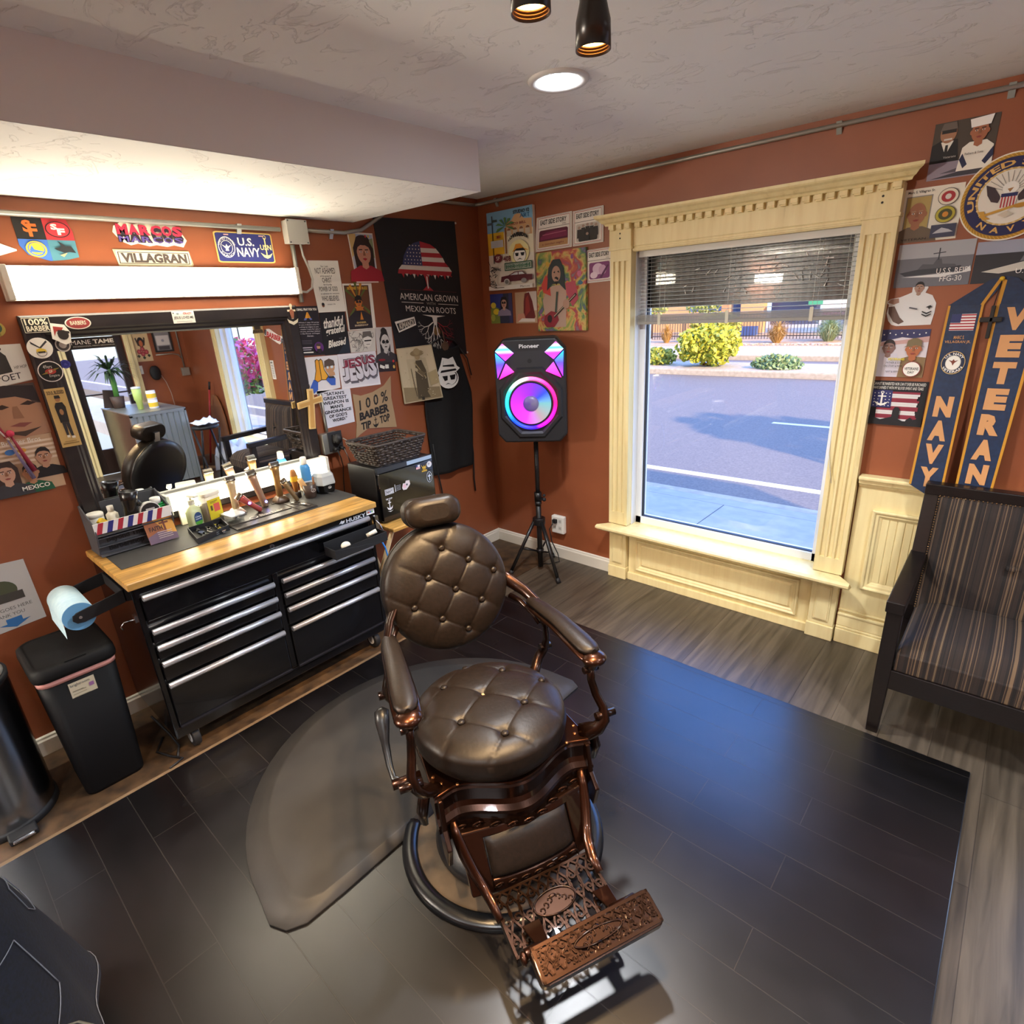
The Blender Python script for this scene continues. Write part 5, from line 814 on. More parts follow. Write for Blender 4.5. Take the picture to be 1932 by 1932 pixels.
for i,(tx,a,b) in enumerate((('“SATAN’S',.2,.8),('GREATEST',.14,.86),('WEAPON IS',.1,.9),('MAN’S',.3,.7),('IGNORANCE',.06,.94),('OF GOD’S',.2,.78),('WORD.”',.28,.76))): s.t(tx,a,.86-.122*i,b,.95-.122*i,'#22242f',.03)
s.done('quote_sheet','pale blue-white quote sheet about IGNORANCE OF GOD’S WORD','poster')
s=L_((-1.21,1.39),(-.912,1.452),(-.912,1.122),(-1.232,1.108),'#ab8f6c',th=.004,outline=[(0,0),(.1,.06),(.3,.14),(.5,.1),(.7,.06),(1,0),(.98,.3),(.95,.6),(1,1),(.8,.88),(.5,.84),(.2,.86),(0,.97),(.03,.6),(.04,.3)])
BK='#201b18'; s.t('1 0 0 %',.14,.56,.86,.78,BK,.02).t('BARBER',.12,.35,.86,.52,BK,.05).t('TIP',.14,.14,.38,.3,BK,.04).t('TOP',.6,.16,.85,.32,BK,.04).r(.485,.16,.5,.33,BK).r(.455,.27,.53,.285,BK).p([(.42,.22),(.44,.15),(.49,.11),(.54,.15),(.57,.22),(.53,.18),(.45,.18)],BK); s.done('burlap_sign','tan burlap sign reading 100% BARBER TIP TOP above the basket','sign')
s=Sheet([(.012,-.835,1.262),(.075,-.548,1.268),(.045,-.582,1.622),(.016,-.852,1.617)],'#b7a88a',th=.006); s.r(.03,.02,.97,.98,'#c4b597').p([(.03,.3),(.4,.26),(.97,.22),(.97,.02),(.03,.02)],'#8a7a5c').p([(.36,.05),(.4,.55),(.46,.75),(.62,.75),(.7,.55),(.68,.05)],'#4d4331').e(.53,.82,.07,.06,'#a08a68').e(.53,.88,.19,.055,'#8d7a58').e(.53,.91,.09,.06,'#9a8866').l([(.42,.72),(.66,.42)],.02,'#a5946f').l([(.3,.62),(.34,.1)],.012,'#3d3526').p([(.45,.55),(.5,.6),(.66,.5),(.6,.44)],'#6a5c44').r(.45,.02,.52,.08,'#2c261c').p([(.72,.5),(.97,.55),(.97,.3),(.74,.26)],'#a5946f')
for i in range(30): a,b=rnd.uniform(.05,.95),rnd.uniform(.05,.95); s.e(a,b,.015,.006,'#d2c5a8' if i%2 else '#9a8b6c',n=6); s.h-=.0003
s.done('sepia_canvas','sepia canvas print of a standing man in a wide hat, leaning over the apron','picture')
# sheets left of the mirror
s=Sheet([(0,-2.83,1.825),(0,-2.735,1.82),(0,-2.735,1.89),(0,-2.83,1.90)],'#b09a4c',outline=arc(.5,.5,.5,.5,0,360,24)[:-1]); s.e(.5,.55,.4,.38,'#3f5a4c').e(.5,.55,.28,.26,'#2c3f5e').t('POLICE',.2,.1,.8,.24,'#2c2a1c'); s.done('badge_patch','round gold-rimmed badge at the left edge beside the mirror frame','badge')
s=L_((-2.93,1.797),(-2.705,1.796),(-2.703,1.653),(-2.93,1.62),'#e6e3dc'); s.r(0,0,1,.02,'#c5c0b8').p([(.52,.28),(.6,.8),(.66,.88),(.74,.72),(.76,.3)],'#3a3836').e(.66,.9,.05,.05,'#4a3a30').t('POET',.5,.1,.86,.26,'#2c2a2a').t('HIP HOP',.8,.36,.98,.44,'#55524e').t('RAP',.44,.86,.62,.95,'#a03034',.03).t('MUSIC',.44,.36,.54,.42,'#8a5050'); s.done('poet_sheet','white sheet with the word POET and a standing figure left of the mirror','poster')
s=Sheet([(0,-2.95,1.42),(0,-2.70,1.434),(0,-2.705,1.642),(0,-2.95,1.64)],'#5a4a44'); s.p([(0,0),(1,0),(1,.6),(.6,.72),(0,.7)],'#b58a70').e(.62,.42,.32,.44,'#b98a6c').p([(.1,.72),(.2,.95),(.6,1),(.98,.95),(1,.62),(.7,.78),(.4,.78)],'#332a2c').p([(.35,.6),(.5,.66),(.58,.6),(.48,.57)],'#3c2a24').p([(.72,.62),(.84,.68),(.94,.62),(.84,.59)],'#3c2a24').p([(.62,.6),(.58,.38),(.72,.36),(.68,.6)],'#9c6f54').p([(.5,.25),(.64,.29),(.8,.26),(.68,.2)],'#8c4f48').p([(.4,.15),(.65,.02),(.9,.15),(.66,.12)],'#4a382e'); s.done('face_print','close-up print of a capped man’s face left of the mirror','poster')
s=Sheet([(0,-2.985,1.20),(0,-2.71,1.202),(0,-2.703,1.432),(0,-2.985,1.43)],'#c9a888')
for i in range(5): s.r(.1,.55+.08*i,1,.59+.08*i,'#e6d2bc')
s.face(.83,.6,.3,'#c09074','#241c1e','#1f1d20').face(.62,.36,.3,'#b98462','#241c1a','#1f5c40').face(.34,.42,.34,'#c99c84','#3a2a26','#3a3a40','long').t('MEXICO',.46,.06,.8,.14,PW,.02).t('Brother Bros',.4,.9,.85,.98,PW).e(.46,.78,.06,.05,'#3a6aa8').e(.6,.78,.05,.04,'#d9a03c'); s.done('family_print','print of three smiling people with striped wall behind, left of the mirror','poster')
t=thing('graduation_cord','red and white twisted cord with tassel hanging over the prints left of the mirror','cord',(.02,-2.87,1.6)); g=G('#a53244'); g.tube([(.014,-2.90,1.62),(.016,-2.875,1.52),(.02,-2.85,1.44)],.007,n=7); part(t,'red_strand',g,world=True)
g=G('#d9d2cc'); g.tube([(.02,-2.905,1.60),(.024,-2.88,1.50),(.022,-2.845,1.43)],.004,n=6); part(t,'white_strand',g,world=True)
g=G('#c02c50'); g.sph((.02,-2.835,1.455),.014); part(t,'knot',g,world=True); g=G('#8c1f38'); g.cyl((.02,-2.835,1.445),(.02,-2.80,1.29),.004,r2=.010,n=10); part(t,'tassel',g,world=True); g=G('#6a6080'); g.cyl((.024,-2.85,1.43),(.024,-2.81,1.26),.003,r2=.008,n=8); part(t,'tassel',g,'grey tassel',world=True)
s=Sheet([(0,-3.2,.63),(0,-2.93,.648),(0,-2.935,.93),(0,-3.2,.945)],'#b4b2ae'); s.r(.0,.0,1,1,'#b9b7b4').t('HAIR GOES HERE',.3,.29,.9,.34,'#55534f').t('THANK YOU',.35,.2,.78,.25,'#55534f').p([(.52,.17),(.72,.17),(.72,.1),(.82,.1),(.62,.02),(.42,.1),(.52,.1)],'#2f6aa5').e(.6,.6,.2,.15,'#4a5038').r(.35,.42,.85,.55,'#3f3c38'); s.done('notice_sheet','grey notice with a blue down arrow on the wall above the bins','sign')
# ================================================================ window wall, left part
s=W_q(.105,1.944,.510,2.436,'#e3ddd0',th=.025)
s.r(0,.72,1,1,'#7fb0d4').r(0,.46,.37,.74,'#e0b52c').r(.38,.44,1,.74,'#e6dfc6').p([(.42,.7),(.42,.84),(.55,.86),(.62,.92),(.68,.93),(.75,.92),(.82,.86),(.98,.85),(.98,.66)],'#d2a678').t('TACO BELL',.5,.80,.86,.83,'#7a2026',.03)
for i in range(4): s.p([(.44+.135*i,.67),(.44+.135*i,.74),(.47+.135*i,.775),(.51+.135*i,.775),(.54+.135*i,.74),(.54+.135*i,.67)],'#c8bfae').p(arc(.49+.135*i,.74,.04,.03,0,180,8),'#8a5a3a')
s.t('STUDIO 12',.6,.93,.94,.97,K,.02).t('ART',.74,.87,.95,.92,'#1f6a9c').r(.40,.46,.435,.78,'#8f6038').r(.12,.35,.135,.95,K).r(.02,.84,.14,.87,'#4a5a6a').r(.13,.87,.24,.9,'#3a4a44').r(.08,.55,.36,.64,'#b9bcc0').r(.2,.66,.32,.70,'#b9882a').t('E',.23,.665,.3,.695,'#8c2026',.04)
for a in(20,55,90,125,160,200,-20): s.p([(.42,.8),(.42+.17*math.cos(math.radians(a-9)),.8+.1*math.sin(math.radians(a-9))),(.42+.22*math.cos(math.radians(a)),.78+.13*math.sin(math.radians(a))),(.42+.15*math.cos(math.radians(a+9)),.8+.1*math.sin(math.radians(a+9)))],'#4f7a44')
def bow(u,v): a=math.radians(150-120*u); return (.70+.25*math.cos(a),.52+(.10+.055*v)*math.sin(a)+.0*v+.03)
s.e(.7,.46,.22,.15,'#e8e0a8').t('LOWRIDER',0,0,1,1,K,.06,bow).e(.72,.42,.14,.1,K).e(.72,.415,.13,.092,'#f2f0ea').p([(.56,.47),(.6,.5),(.64,.56),(.74,.56),(.82,.5),(.92,.47),(.74,.49)],'#d58f22').p([(.6,.48),(.66,.505),(.8,.505),(.85,.47)],K).p([(.62,.45),(.70,.45),(.69,.41),(.64,.41)],K).p([(.74,.45),(.83,.45),(.81,.41),(.76,.41)],K).p([(.66,.36),(.72,.385),(.79,.36),(.72,.372)],K)
s.e(.24,.41,.1,.055,'#6a1f2a').t('SF',.2,.385,.28,.435,PW).t('408',.36,.36,.53,.43,'#6a1f2a',.03).r(.38,.24,.98,.34,'#2a5a44').r(.4,.255,.96,.325,'#e8e6da').r(.41,.26,.95,.32,'#2f6248')
for z in(.265,.295): s.t('SOUTH SIDE STORY ST',.43,z,.93,z+.02,'#dfe8e0')
s.p([(.28,.1),(.3,.17),(.46,.18),(.6,.22),(.78,.22),(.84,.175),(.98,.17),(.98,.1)],'#5a1a26').p([(.5,.18),(.61,.21),(.67,.21),(.67,.18)],'#cfd6da').p([(.69,.18),(.69,.21),(.77,.21),(.82,.18)],'#cfd6da').e(.42,.1,.065,.04,'#c9c9c9').e(.42,.1,.045,.028,'#7a7a7a').e(.8,.1,.06,.03,'#8a8a8a').r(0,0,.98,.055,'#e9e7e0').t('Marcos',.72,.015,.92,.04,K)
for i in range(14): pts=[(.06+.02*(i%5),.05+.02*i)]; [pts.append((min(.36,max(.03,pts[-1][0]+rnd.uniform(-.1,.12))),max(.03,pts[-1][1]+rnd.uniform(-.05,.06)))) for _ in range(3)]; s.l(pts,.008,K)
s.done('street_canvas','colourful LOWRIDER street scene canvas nearest the corner on the window wall','picture')
def record(x0,z0,x1,z1,lb,pic,sk=0):
    s=Sheet([(x0+sk,0,z0),(x1+sk*.2,0,z0+.004),(x1,0,z1),(x0,0,z1-.004)],'#e9e3dc',n=(0,-1,0),th=.006); s.l([(.06,.06),(.94,.06),(.94,.95),(.06,.95),(.06,.06)],.014,'#9c2a34').l([(.03,.03),(.97,.03),(.97,.98),(.03,.98),(.03,.03)],.008,'#3a2a2c').l([(.06,.66),(.94,.66)],.012,K).t('EAST SIDE STORY',.12,.76,.86,.9,K,.02).t('VOL.',.74,.69,.86,.73,K); pic(s); return s.done('record_sleeve',lb,'record sleeve',group='record sleeves on the window wall')
def p1(s): s.p(rrect(.1,.1,.9,.6,.05),'#5a1030').p([(.1,.1),(.9,.1),(.9,.28),(.1,.28)],'#b58a5c').p([(.14,.4),(.3,.52),(.6,.55),(.88,.5),(.88,.34),(.14,.32)],'#7a1a48').l([(.2,.46),(.85,.49)],.02,'#b0607c').t('a tender night',.2,.14,.8,.22,'#7a2a30')
def p2(s):
    s.p(rrect(.12,.1,.88,.6,.05),'#c4bdb4').p(rrect(.2,.1,.82,.45,.05),'#2a2624')
    for x,z in((.22,.5),(.36,.54),(.5,.56),(.64,.55),(.78,.52),(.5,.3)): s.e(x,z,.045,.04,'#a98f80').p([(x-.07,z-.3 if z>.4 else .12),(x-.06,z-.05),(x+.06,z-.05),(x+.07,z-.3 if z>.4 else .12)],'#2c2827')
def p3(s): s.p(rrect(.12,.1,.88,.6,.06),'#7d3a72').e(.45,.4,.2,.17,'#d9bcd2').e(.62,.36,.14,.15,'#c9a0c0').p([(.5,.12),(.8,.5),(.86,.48),(.6,.12)],'#5a2450').e(.3,.22,.14,.1,'#e2cbdc')
record(.528,2.158,.803,2.36,'record sleeve with a maroon car picture, left of the three',p1,-.022); record(.811,2.162,1.03,2.36,'record sleeve with a grey group photo, beside the window crown',p2,-.004); record(.904,1.943,1.098,2.134,'record sleeve with a purple picture, below the other two',p3,.003)
def paintmat():
    m,n,b=nodes('painted_canvas',.45); mp=coords(n,(1,1,1)); q=N(n,'ShaderNodeTexNoise'); q.inputs['Scale'].default_value=7; q.inputs['Detail'].default_value=5; q.inputs['Distortion'].default_value=1.2; n.links.new(mp.outputs[0],q.inputs[0])
    r=ramp(n,q.outputs[0],[(.28,'#4a2f6a'),(.36,'#7d5a8c'),(.42,'#3f6a5c'),(.47,'#8a9a4a'),(.52,'#c9a860'),(.57,'#b5543a'),(.62,'#9c3450'),(.68,'#5f8a8c'),(.75,'#d9c490')]); n.links.new(r.outputs[0],b.inputs['Base Color']); return m
s=W_q(.522,1.664,.912,2.148,paintmat(),th=.022); PC=['#a8472e','#c9a23c','#6a8f4c','#7d4a86','#3f6f8a','#c2698a','#b9c27a','#8a6a4a','#d27a3a']
for i in range(26): x,y,r=rnd.uniform(.06,.94),rnd.uniform(.06,.94),rnd.uniform(.02,.06); s.p([(min(.99,max(.01,x+r*math.cos(a)*rnd.uniform(.6,1.1))),min(.99,max(.01,y+.8*r*math.sin(a)*rnd.uniform(.6,1.1)))) for a in [k*PI/4 for k in range(8)]],rnd.choice(PC)); s.h-=.0003
s.p([(.2,.05),(.12,.4),(.2,.52),(.34,.58),(.5,.58),(.62,.5),(.6,.05)],'#b79a8a').p([(.1,.6),(.2,.72),(.28,.62),(.3,.45),(.14,.5)],'#c9443c').p([(.6,.6),(.8,.62),(.86,.4),(.74,.3),(.62,.48)],'#b0485a')
s.p([(.22,.52),(.26,.8),(.36,.9),(.5,.9),(.58,.78),(.6,.52),(.48,.6),(.34,.6)],'#2a3438').e(.42,.72,.09,.1,'#b58f7c').p([(.36,.74),(.4,.76),(.4,.73)],K).p([(.44,.75),(.48,.76),(.49,.73)],K).p([(.38,.67),(.42,.69),(.47,.67),(.46,.64),(.42,.66)],K).p([(.39,.63),(.42,.58),(.46,.63)],K)
s.p([(.14,.1),(.16,.2),(.3,.26),(.42,.24),(.46,.14),(.36,.05),(.2,.05)],'#8a2230').l([(.36,.18),(.82,.46)],.035,'#3a2a24').l([(.36,.19),(.8,.45)],.008,'#c9b9a0').e(.62,.34,.07,.06,'#b08a78').e(.27,.16,.05,.05,'#2c1c1c').l([(.44,.5),(.4,.24)],.03,'#3a4a40'); s.done('guitarist_painting','multicoloured painting of a long haired guitarist above the speaker','painting')
s=W_q(.07,1.722,.279,1.921,'#2c3048'); s.r(0,.5,.6,1,'#2a3a86').p([(0,0),(.42,0),(.4,.5),(.1,.62),(0,.5)],'#7a8a3a').e(.14,.62,.12,.1,'#d9c23c').e(.26,.4,.14,.1,'#e0c832').e(.1,.2,.1,.12,'#a8b04c').r(.85,0,1,1,'#3c3a66').face(.64,.68,.34,'#c99c88','#241c22','#8a7f9a','long',True); s.done('photo_print','photo of a long haired woman in sunglasses with yellow flowers below the street canvas','photo')
s=W_q(.308,1.718,.5,1.921,'#b79a7c'); s.r(.55,.4,1,1,'#cfc4bc').p([(.36,.1),(.4,.7),(.46,.95),(.66,.98),(.8,.7),(.92,.2),(.8,.05)],'#6a1c1c').p([(.44,.2),(.5,.8),(.62,.9),(.7,.4)],'#8f2c26').p([(.05,.05),(.1,.3),(.4,.32),(.5,.05)],'#c98f78').p([(.1,.05),(.3,.16),(.9,.14),(.9,.04)],'#d9cfc8'); s.done('photo_print','photo of long red hair seen from behind, right of the flower photo','photo')
# ================================================================ window wall, right part
s=W_q(2.606,2.228,2.812,2.431,'#4a4038',th=.001); s.r(0,0,1,.3,'#9a90a0').p([(.05,.02),(.5,.1),(.95,.2),(.95,.02)],'#3a3844').p([(.2,.1),(.6,.2),(.9,.3),(.95,.22),(.5,.1)],'#55505c').p([(0,.3),(0,.62),(.16,.7),(.4,.68),(.46,.3)],'#17161a').p([(.14,.66),(.24,.42),(.34,.66)],PW).p([(.22,.6),(.26,.6),(.27,.42),(.24,.36),(.21,.42)],K).e(.24,.8,.13,.17,'#a8795c').p([(.1,.85),(.14,.98),(.34,.98),(.38,.85)],'#6a5f58').r(.13,.8,.36,.86,K).r(.18,.68,.31,.71,'#d8d2cc').p([(.46,.1),(.5,.5),(.6,.58),(.86,.58),(.98,.48),(1,.1)],PW).p([(.52,.4),(.62,.2),(.56,.14),(.48,.3)],'#20264c').p([(.98,.45),(.84,.22),(.9,.16),(1,.3)],'#20264c').face(.73,.74,.36,'#a8694a','#241a18',None,'white').t('Veterans',.22,.36,.42,.4,'#c9c4c0').t('Fathers & Sons',.56,.36,.84,.4,K); s.done('veterans_photo','photo print of a man in suit and a young sailor, topmost right of window','poster')
s=W_q(2.538,2.0,2.743,2.206,'#e9e4d6'); s.t('Marc S. Villagran Sr.',.06,.9,.52,.96,K,.02).r(.05,.1,.5,.86,'#8d8c88').r(.07,.12,.48,.84,'#b09a5c').face(.27,.52,.42,'#a06a4c','#a98b6c','#6a5a4a','none').t('VETERAN',.06,.03,.5,.07,K)
for cy,c in((.78,'#a82c34'),(.46,'#4a4a28')): s.e(.76,cy,.17,.155,'#3a3434').e(.76,cy,.16,.145,'#e6ddc8' if cy>.6 else '#b9ae3c').e(.76,cy,.115,.1,c).e(.76,cy,.05,.05,'#d8d4cc' if cy>.6 else '#d08a30')
s.r(.56,.04,.98,.28,'#3c4058').p([(.6,.12),(.94,.13),(.86,.18),(.74,.22),(.66,.17)],'#b9bcc6'); s.done('veteran_certificate','white certificate sheet with a smiling man and two round badges beside the window','poster')
s=W_q(2.55,1.817,2.817,1.992,'#8d9099'); s.r(0,.66,1,1,'#a8abb2').r(0,0,1,.66,'#6f7078').p([(.06,.34),(.14,.26),(.9,.32),(.86,.44),(.3,.4)],'#3a3c44').p([(.3,.4),(.36,.52),(.5,.5),(.54,.62),(.6,.62),(.62,.5),(.78,.48),(.82,.42)],'#55575e').r(.55,.6,.565,.86,'#3a3c44').l([(.48,.74),(.64,.76)],.02,'#3a3c44').p([(.1,.24),(.9,.3),(.98,.42),(1,.3),(.6,.2)],'#e2e2e2').t('U.S.S. REID',.56,.28,.98,.4,'#eeece8').t('FFG-30',.62,.1,.9,.22,'#eeece8'); s.done('warship_photo','grey photo of a warship at sea lettered FFG-30','photo',group=None)
s=W_q(2.823,1.817,3.11,1.975,'#4a4c58'); s.r(0,.7,1,1,'#9a9fb2').r(0,0,1,.7,'#2c2d34').p([(.1,.28),(.6,.5),(.95,.6),(.95,.4),(.3,.22)],'#c9c6bc').p([(.5,.48),(.55,.72),(.62,.86),(.68,.7),(.9,.62)],'#6a6c72').t('U.S.S.',.48,.2,.7,.32,'#eeece8').t('DD-9',.6,.04,.84,.16,'#eeece8'); s.done('warship_photo','darker warship photo half behind the blue stole at the right edge','photo')
# navy seal
def seal():
    cx,cz=2.89,2.13; R=.155
    s=W_q(cx-R,cz-R,cx+R,cz+R,'#ece6d6',th=.012,outline=arc(.5,.5,.5,.5,0,360,48)[:-1]); s.e(.5,.5,.485,.485,'#b98a2a',n=48)
    for i in range(72): a=i*5; s.l([(.5+.452*math.cos(math.radians(a)),.5+.452*math.sin(math.radians(a))),(.5+.482*math.cos(math.radians(a+4)),.5+.482*math.sin(math.radians(a+4)))],.007,'#e0b548'); s.h-=.0003
    s.e(.5,.5,.445,.445,'#1a1d52',n=48).tarc('UNITED STATES',.5,.5,.345,.07,200,-20,'#d9ad62',.03)
    for i,ch in enumerate('NAVY'): 
        s.tarc(ch,.5,.5,.345,.07,228+i*24,241+i*24,'#d9ad62',.03,True)
    s.e(.5,.5,.325,.325,'#c9a860',n=40).e(.5,.5,.305,.305,'#e6e2d8',n=40)
    for i in range(30): a=i*12; s.e(.5+.315*math.cos(math.radians(a)),.5+.315*math.sin(math.radians(a)),.017,.012,'#e0c58c',n=8); s.h-=.0003
    for i in range(11): a=25+i*13; s.l([(.5,.55),(.5+.27*math.cos(math.radians(a)),.55+.24*math.sin(math.radians(a)))],.006,'#8d8a84'); s.h-=.0003
    s.p([(.25,.66),(.34,.62),(.42,.5),(.4,.44),(.33,.46),(.28,.54)],'#3a2c34').p([(.75,.66),(.66,.62),(.58,.5),(.6,.44),(.67,.46),(.72,.54)],'#3a2c34').e(.5,.6,.08,.07,'#f0eee8').p([(.47,.59),(.53,.6),(.5,.55)],'#a87a4a').p([(.41,.53),(.59,.53),(.57,.38),(.5,.33),(.43,.38)],'#e8e2dc').r(.42,.5,.58,.54,'#20265c')
    for i in range(5): s.r(.428+.03*i,.38,.443+.03*i,.5,'#b0323c'); s.h-=.0003
    s.l([(.24,.3),(.62,.4),(.8,.42)],.03,'#c99a3c').p([(.22,.36),(.28,.26),(.36,.26),(.3,.3),(.28,.36)],'#c99a3c').e(.62,.385,.06,.025,'#b9862c').p([(.42,.3),(.5,.26),(.58,.3),(.5,.34)],'#c9c2b2'); s.done('navy_seal','large round navy blue UNITED STATES NAVY seal at the upper right','sign')
seal()
s=W_q(2.53,1.655,2.72,1.84,'#dcdad8',outline=[(.12,.12),(.2,.03),(.3,.0),(.97,.02),(1,.3),(1,.5),(.9,.68),(.76,.74),(.8,.85),(.74,.98),(.62,1),(.5,.93),(.5,.76),(.42,.72),(.28,.66),(.1,.63),(.02,.56),(.08,.5),(.06,.3)])
s.p([(.05,.55),(.1,.62),(.26,.64),(.28,.54),(.18,.5)],'#a07a6a').p([(.08,.45),(.2,.46),(.34,.2),(.44,.1),(.34,.04),(.22,.1),(.1,.3)],'#6a5248').face(.63,.85,.24,'#a98674','#1c1817',None,'short').p([(.82,.42),(.86,.44),(.9,.46),(.94,.42),(.9,.4),(.89,.36),(.87,.4)],K)
for z in(.2,.26): s.p([(.76,z+.05),(.85,z),(.94,z+.05),(.94,z+.075),(.85,z+.03),(.76,z+.075)],K)
s.l([(.5,.42),(.66,.38)],.03,'#55535a'); s.done('sailor_cutout','cut-out photo of a person in white uniform holding a baby','photo')
s=W_q(2.516,1.43,2.72,1.64,'#d5cdd2'); s.p([(0,.72),(0,1),(1,1),(1,.78),(.5,.84)],'#3a3a62').p([(0,.72),(.5,.78),(1,.86),(1,.74),(.5,.7),(0,.64)],'#c9a09a').p([(.52,.0),(.55,.4),(.7,.45),(1,.42),(1,0)],'#8a6f4c').p([(0,.0),(.05,.5),(.46,.5),(.5,.0)],'#cfc9d4').face(.28,.62,.3,'#8a6a62','#2a2024',None,'short').face(.75,.6,.36,'#b56a44','#7a6a4c',None,'cap').t('VETERANS',.3,.36,.62,.41,'#d9c92c',.03).t('FATHER & SON',.28,.29,.58,.33,K).t('ONE STORY & MORE',.24,.22,.6,.26,K).t('NAVY & ARMY',.3,.1,.54,.14,K).e(.78,.18,.17,.165,'#8c3a3c').e(.78,.18,.155,.15,PW).t('VETERANS',.65,.16,.91,.22,K,.02).t('DAY',.72,.09,.84,.14,K,.02); 
for i in range(9): s.e(.05+.11*i,.93-.03*(i%2),.015,.015,PW,n=6)
s.done('veterans_print','VETERANS DAY print of two men with flag colours beside the window','poster')
s=W_q(2.516,1.208,2.75,1.412,'#17161b'); s.t('IT CANNOT BE INHERITED NOR CAN IT EVER BE PURCHASED',.05,.9,.96,.965,PW).t('I HAVE EARNED IT WITH MY BLOOD SWEAT AND TEARS',.08,.81,.93,.875,PW)
for i in range(7): s.r(.44 if i>2 else .2,.1+.095*i,.9-.02*(i%3),.145+.095*i,'#d9d5d2' if i%2==0 else '#8c2a3c'); s.r(.44 if i>2 else .2,.147+.095*i,.9-.03*(i%2),.193+.095*i,'#8c2a3c' if i%2==0 else '#d9d5d2')
s.r(.1,.4,.44,.79,'#2c2f66')
for i in range(5):
    for j in range(5): s.e(.14+.065*i,.44+.07*j,.01,.011,PW,n=6); s.h-=.0003
s.r(.255,.47,.285,.72,PW).r(.2,.64,.34,.665,PW).ring(.27,.74,.03,.03,.012,PW).p([(.14,.54),(.2,.46),(.27,.43),(.34,.46),(.4,.54),(.33,.5),(.27,.48),(.21,.5)],PW).p([(.48,.02),(.49,.35),(.52,.42),(.58,.42),(.61,.35),(.6,.02)],'#17161b').p([(.7,.02),(.74,.14),(.8,.2),(.86,.14),(.9,.02)],'#17161b').p([(.0,.0),(.1,.2),(.3,.12),(.5,.2),(.7,.1),(1,.2),(1,0)],'#17161b'); s.done('anchor_flag_print','black print of an anchor on a torn stars and stripes flag','poster')
# graduation stole
t=thing('stole','navy blue VETERAN stole with gold edges pinned right of the window','stole',(2.92,0,1.83)); NB=noisy('navy_satin','#0a2140','#0e294c',60,.5); GO=mat('#c48a22',.5); OUT=lambda x,z,y=-.008:(x,y,z)
def band(xa,xb,xc,xd,z1,z0,tip,lab,name):
    # top xa..xb at z1, bottom xc..xd at z0, pointed tip
    s=Sheet([(xc,-.072,z0),(xd,-.072,z0),(xb,0,z1),(xa,0,z1)],NB,n=(0,-1,0),th=.006,off=.003,outline=[(0,0),(tip,-.05),(1,0),(1,1),(0,1)])
    s.p([(0,0),(.07,0),(.07,1),(0,1)],GO).p([(.93,0),(1,0),(1,1),(.93,1)],GO); return s
s=band(2.765,2.885,2.755,2.885,1.735,.955,.55,'','left'); GT='#c9925e'
for i,ch in enumerate('NAVY'): z=.52-.135*i; s.t(ch,.24,z-.118,.76,z-.003,GT,.07)
s.r(.17,.87,.86,.955,'#e9e4e0')
for i in range(6): s.r(.17,.872+.0148*i,.86,.879+.0148*i,'#a82c38'); s.h-=.0003
s.r(.17,.91,.45,.955,'#2c3362').t('MARC S.',.36,.825,.66,.843,GT,.01).t('VILLAGRAN JR.',.13,.80,.86,.818,GT,.01).e(.5,.70,.34,.062,'#c9a86a').e(.5,.70,.32,.058,'#14223f').tarc('U.S. NAVY',.5,.70,.042,.012,150,30,PW,.02).tarc('VETERAN',.5,.70,.042,.012,205,335,PW,.02,True).e(.5,.70,.22,.04,'#cfc9ba').e(.5,.70,.2,.036,'#e8e4da').p([(.36,.715),(.46,.70),(.5,.685),(.54,.70),(.64,.715),(.54,.71),(.5,.72),(.46,.71)],'#7a3a28'); s.done('left_band','left band of the stole reading NAVY',parent=t)
s=band(2.925,3.075,2.925,3.055,1.735,.965,.4,'','right')
for i,ch in enumerate('VETERAN'): z=.985-.139*i; s.t(ch,.24,z-.118,.76,z-.003,GT,.07)
s.done('right_band','right band of the stole reading VETERAN',parent=t)
for sd,pts in((0,[(2.765,1.735),(2.885,1.735),(2.925,1.80),(2.918,1.838),(2.89,1.832)]),(1,[(2.925,1.735),(3.075,1.735),(2.975,1.832),(2.935,1.842),(2.918,1.835),(2.93,1.80)])):
    g=G(NB); g.prism(pts,-.010,-.003,ax=1); g.prism([(2.873,1.735),(2.885,1.735),(2.925,1.825),(2.915,1.83)] if sd==0 else [(2.925,1.735),(2.937,1.735),(2.942,1.825),(2.928,1.832)],-.0106,-.0095,GO,ax=1); part(t,'shoulder',g,world=True)
g=G(mat('#e0b52a',.4)); g.sph((2.925,-.016,1.832),.009); one('push_pin',g,'yellow push pin at the top of the navy blue stole','pin')
t=thing('dark_cross','small dark carved cross hanging in the middle of the stole','cross',(2.92,-.02,1.69)); g=G('#1c1714'); g.box((2.912,-.03,1.60),(2.926,-.018,1.73)); g.box((2.882,-.03,1.665),(2.955,-.018,1.685)); part(t,'cross_body',g,world=True,bev=.003); g=G('#2a2420'); g.tube([(2.918,-.02,1.73),(2.925,-.014,1.82)],.002,n=5); part(t,'cord',g,world=True)
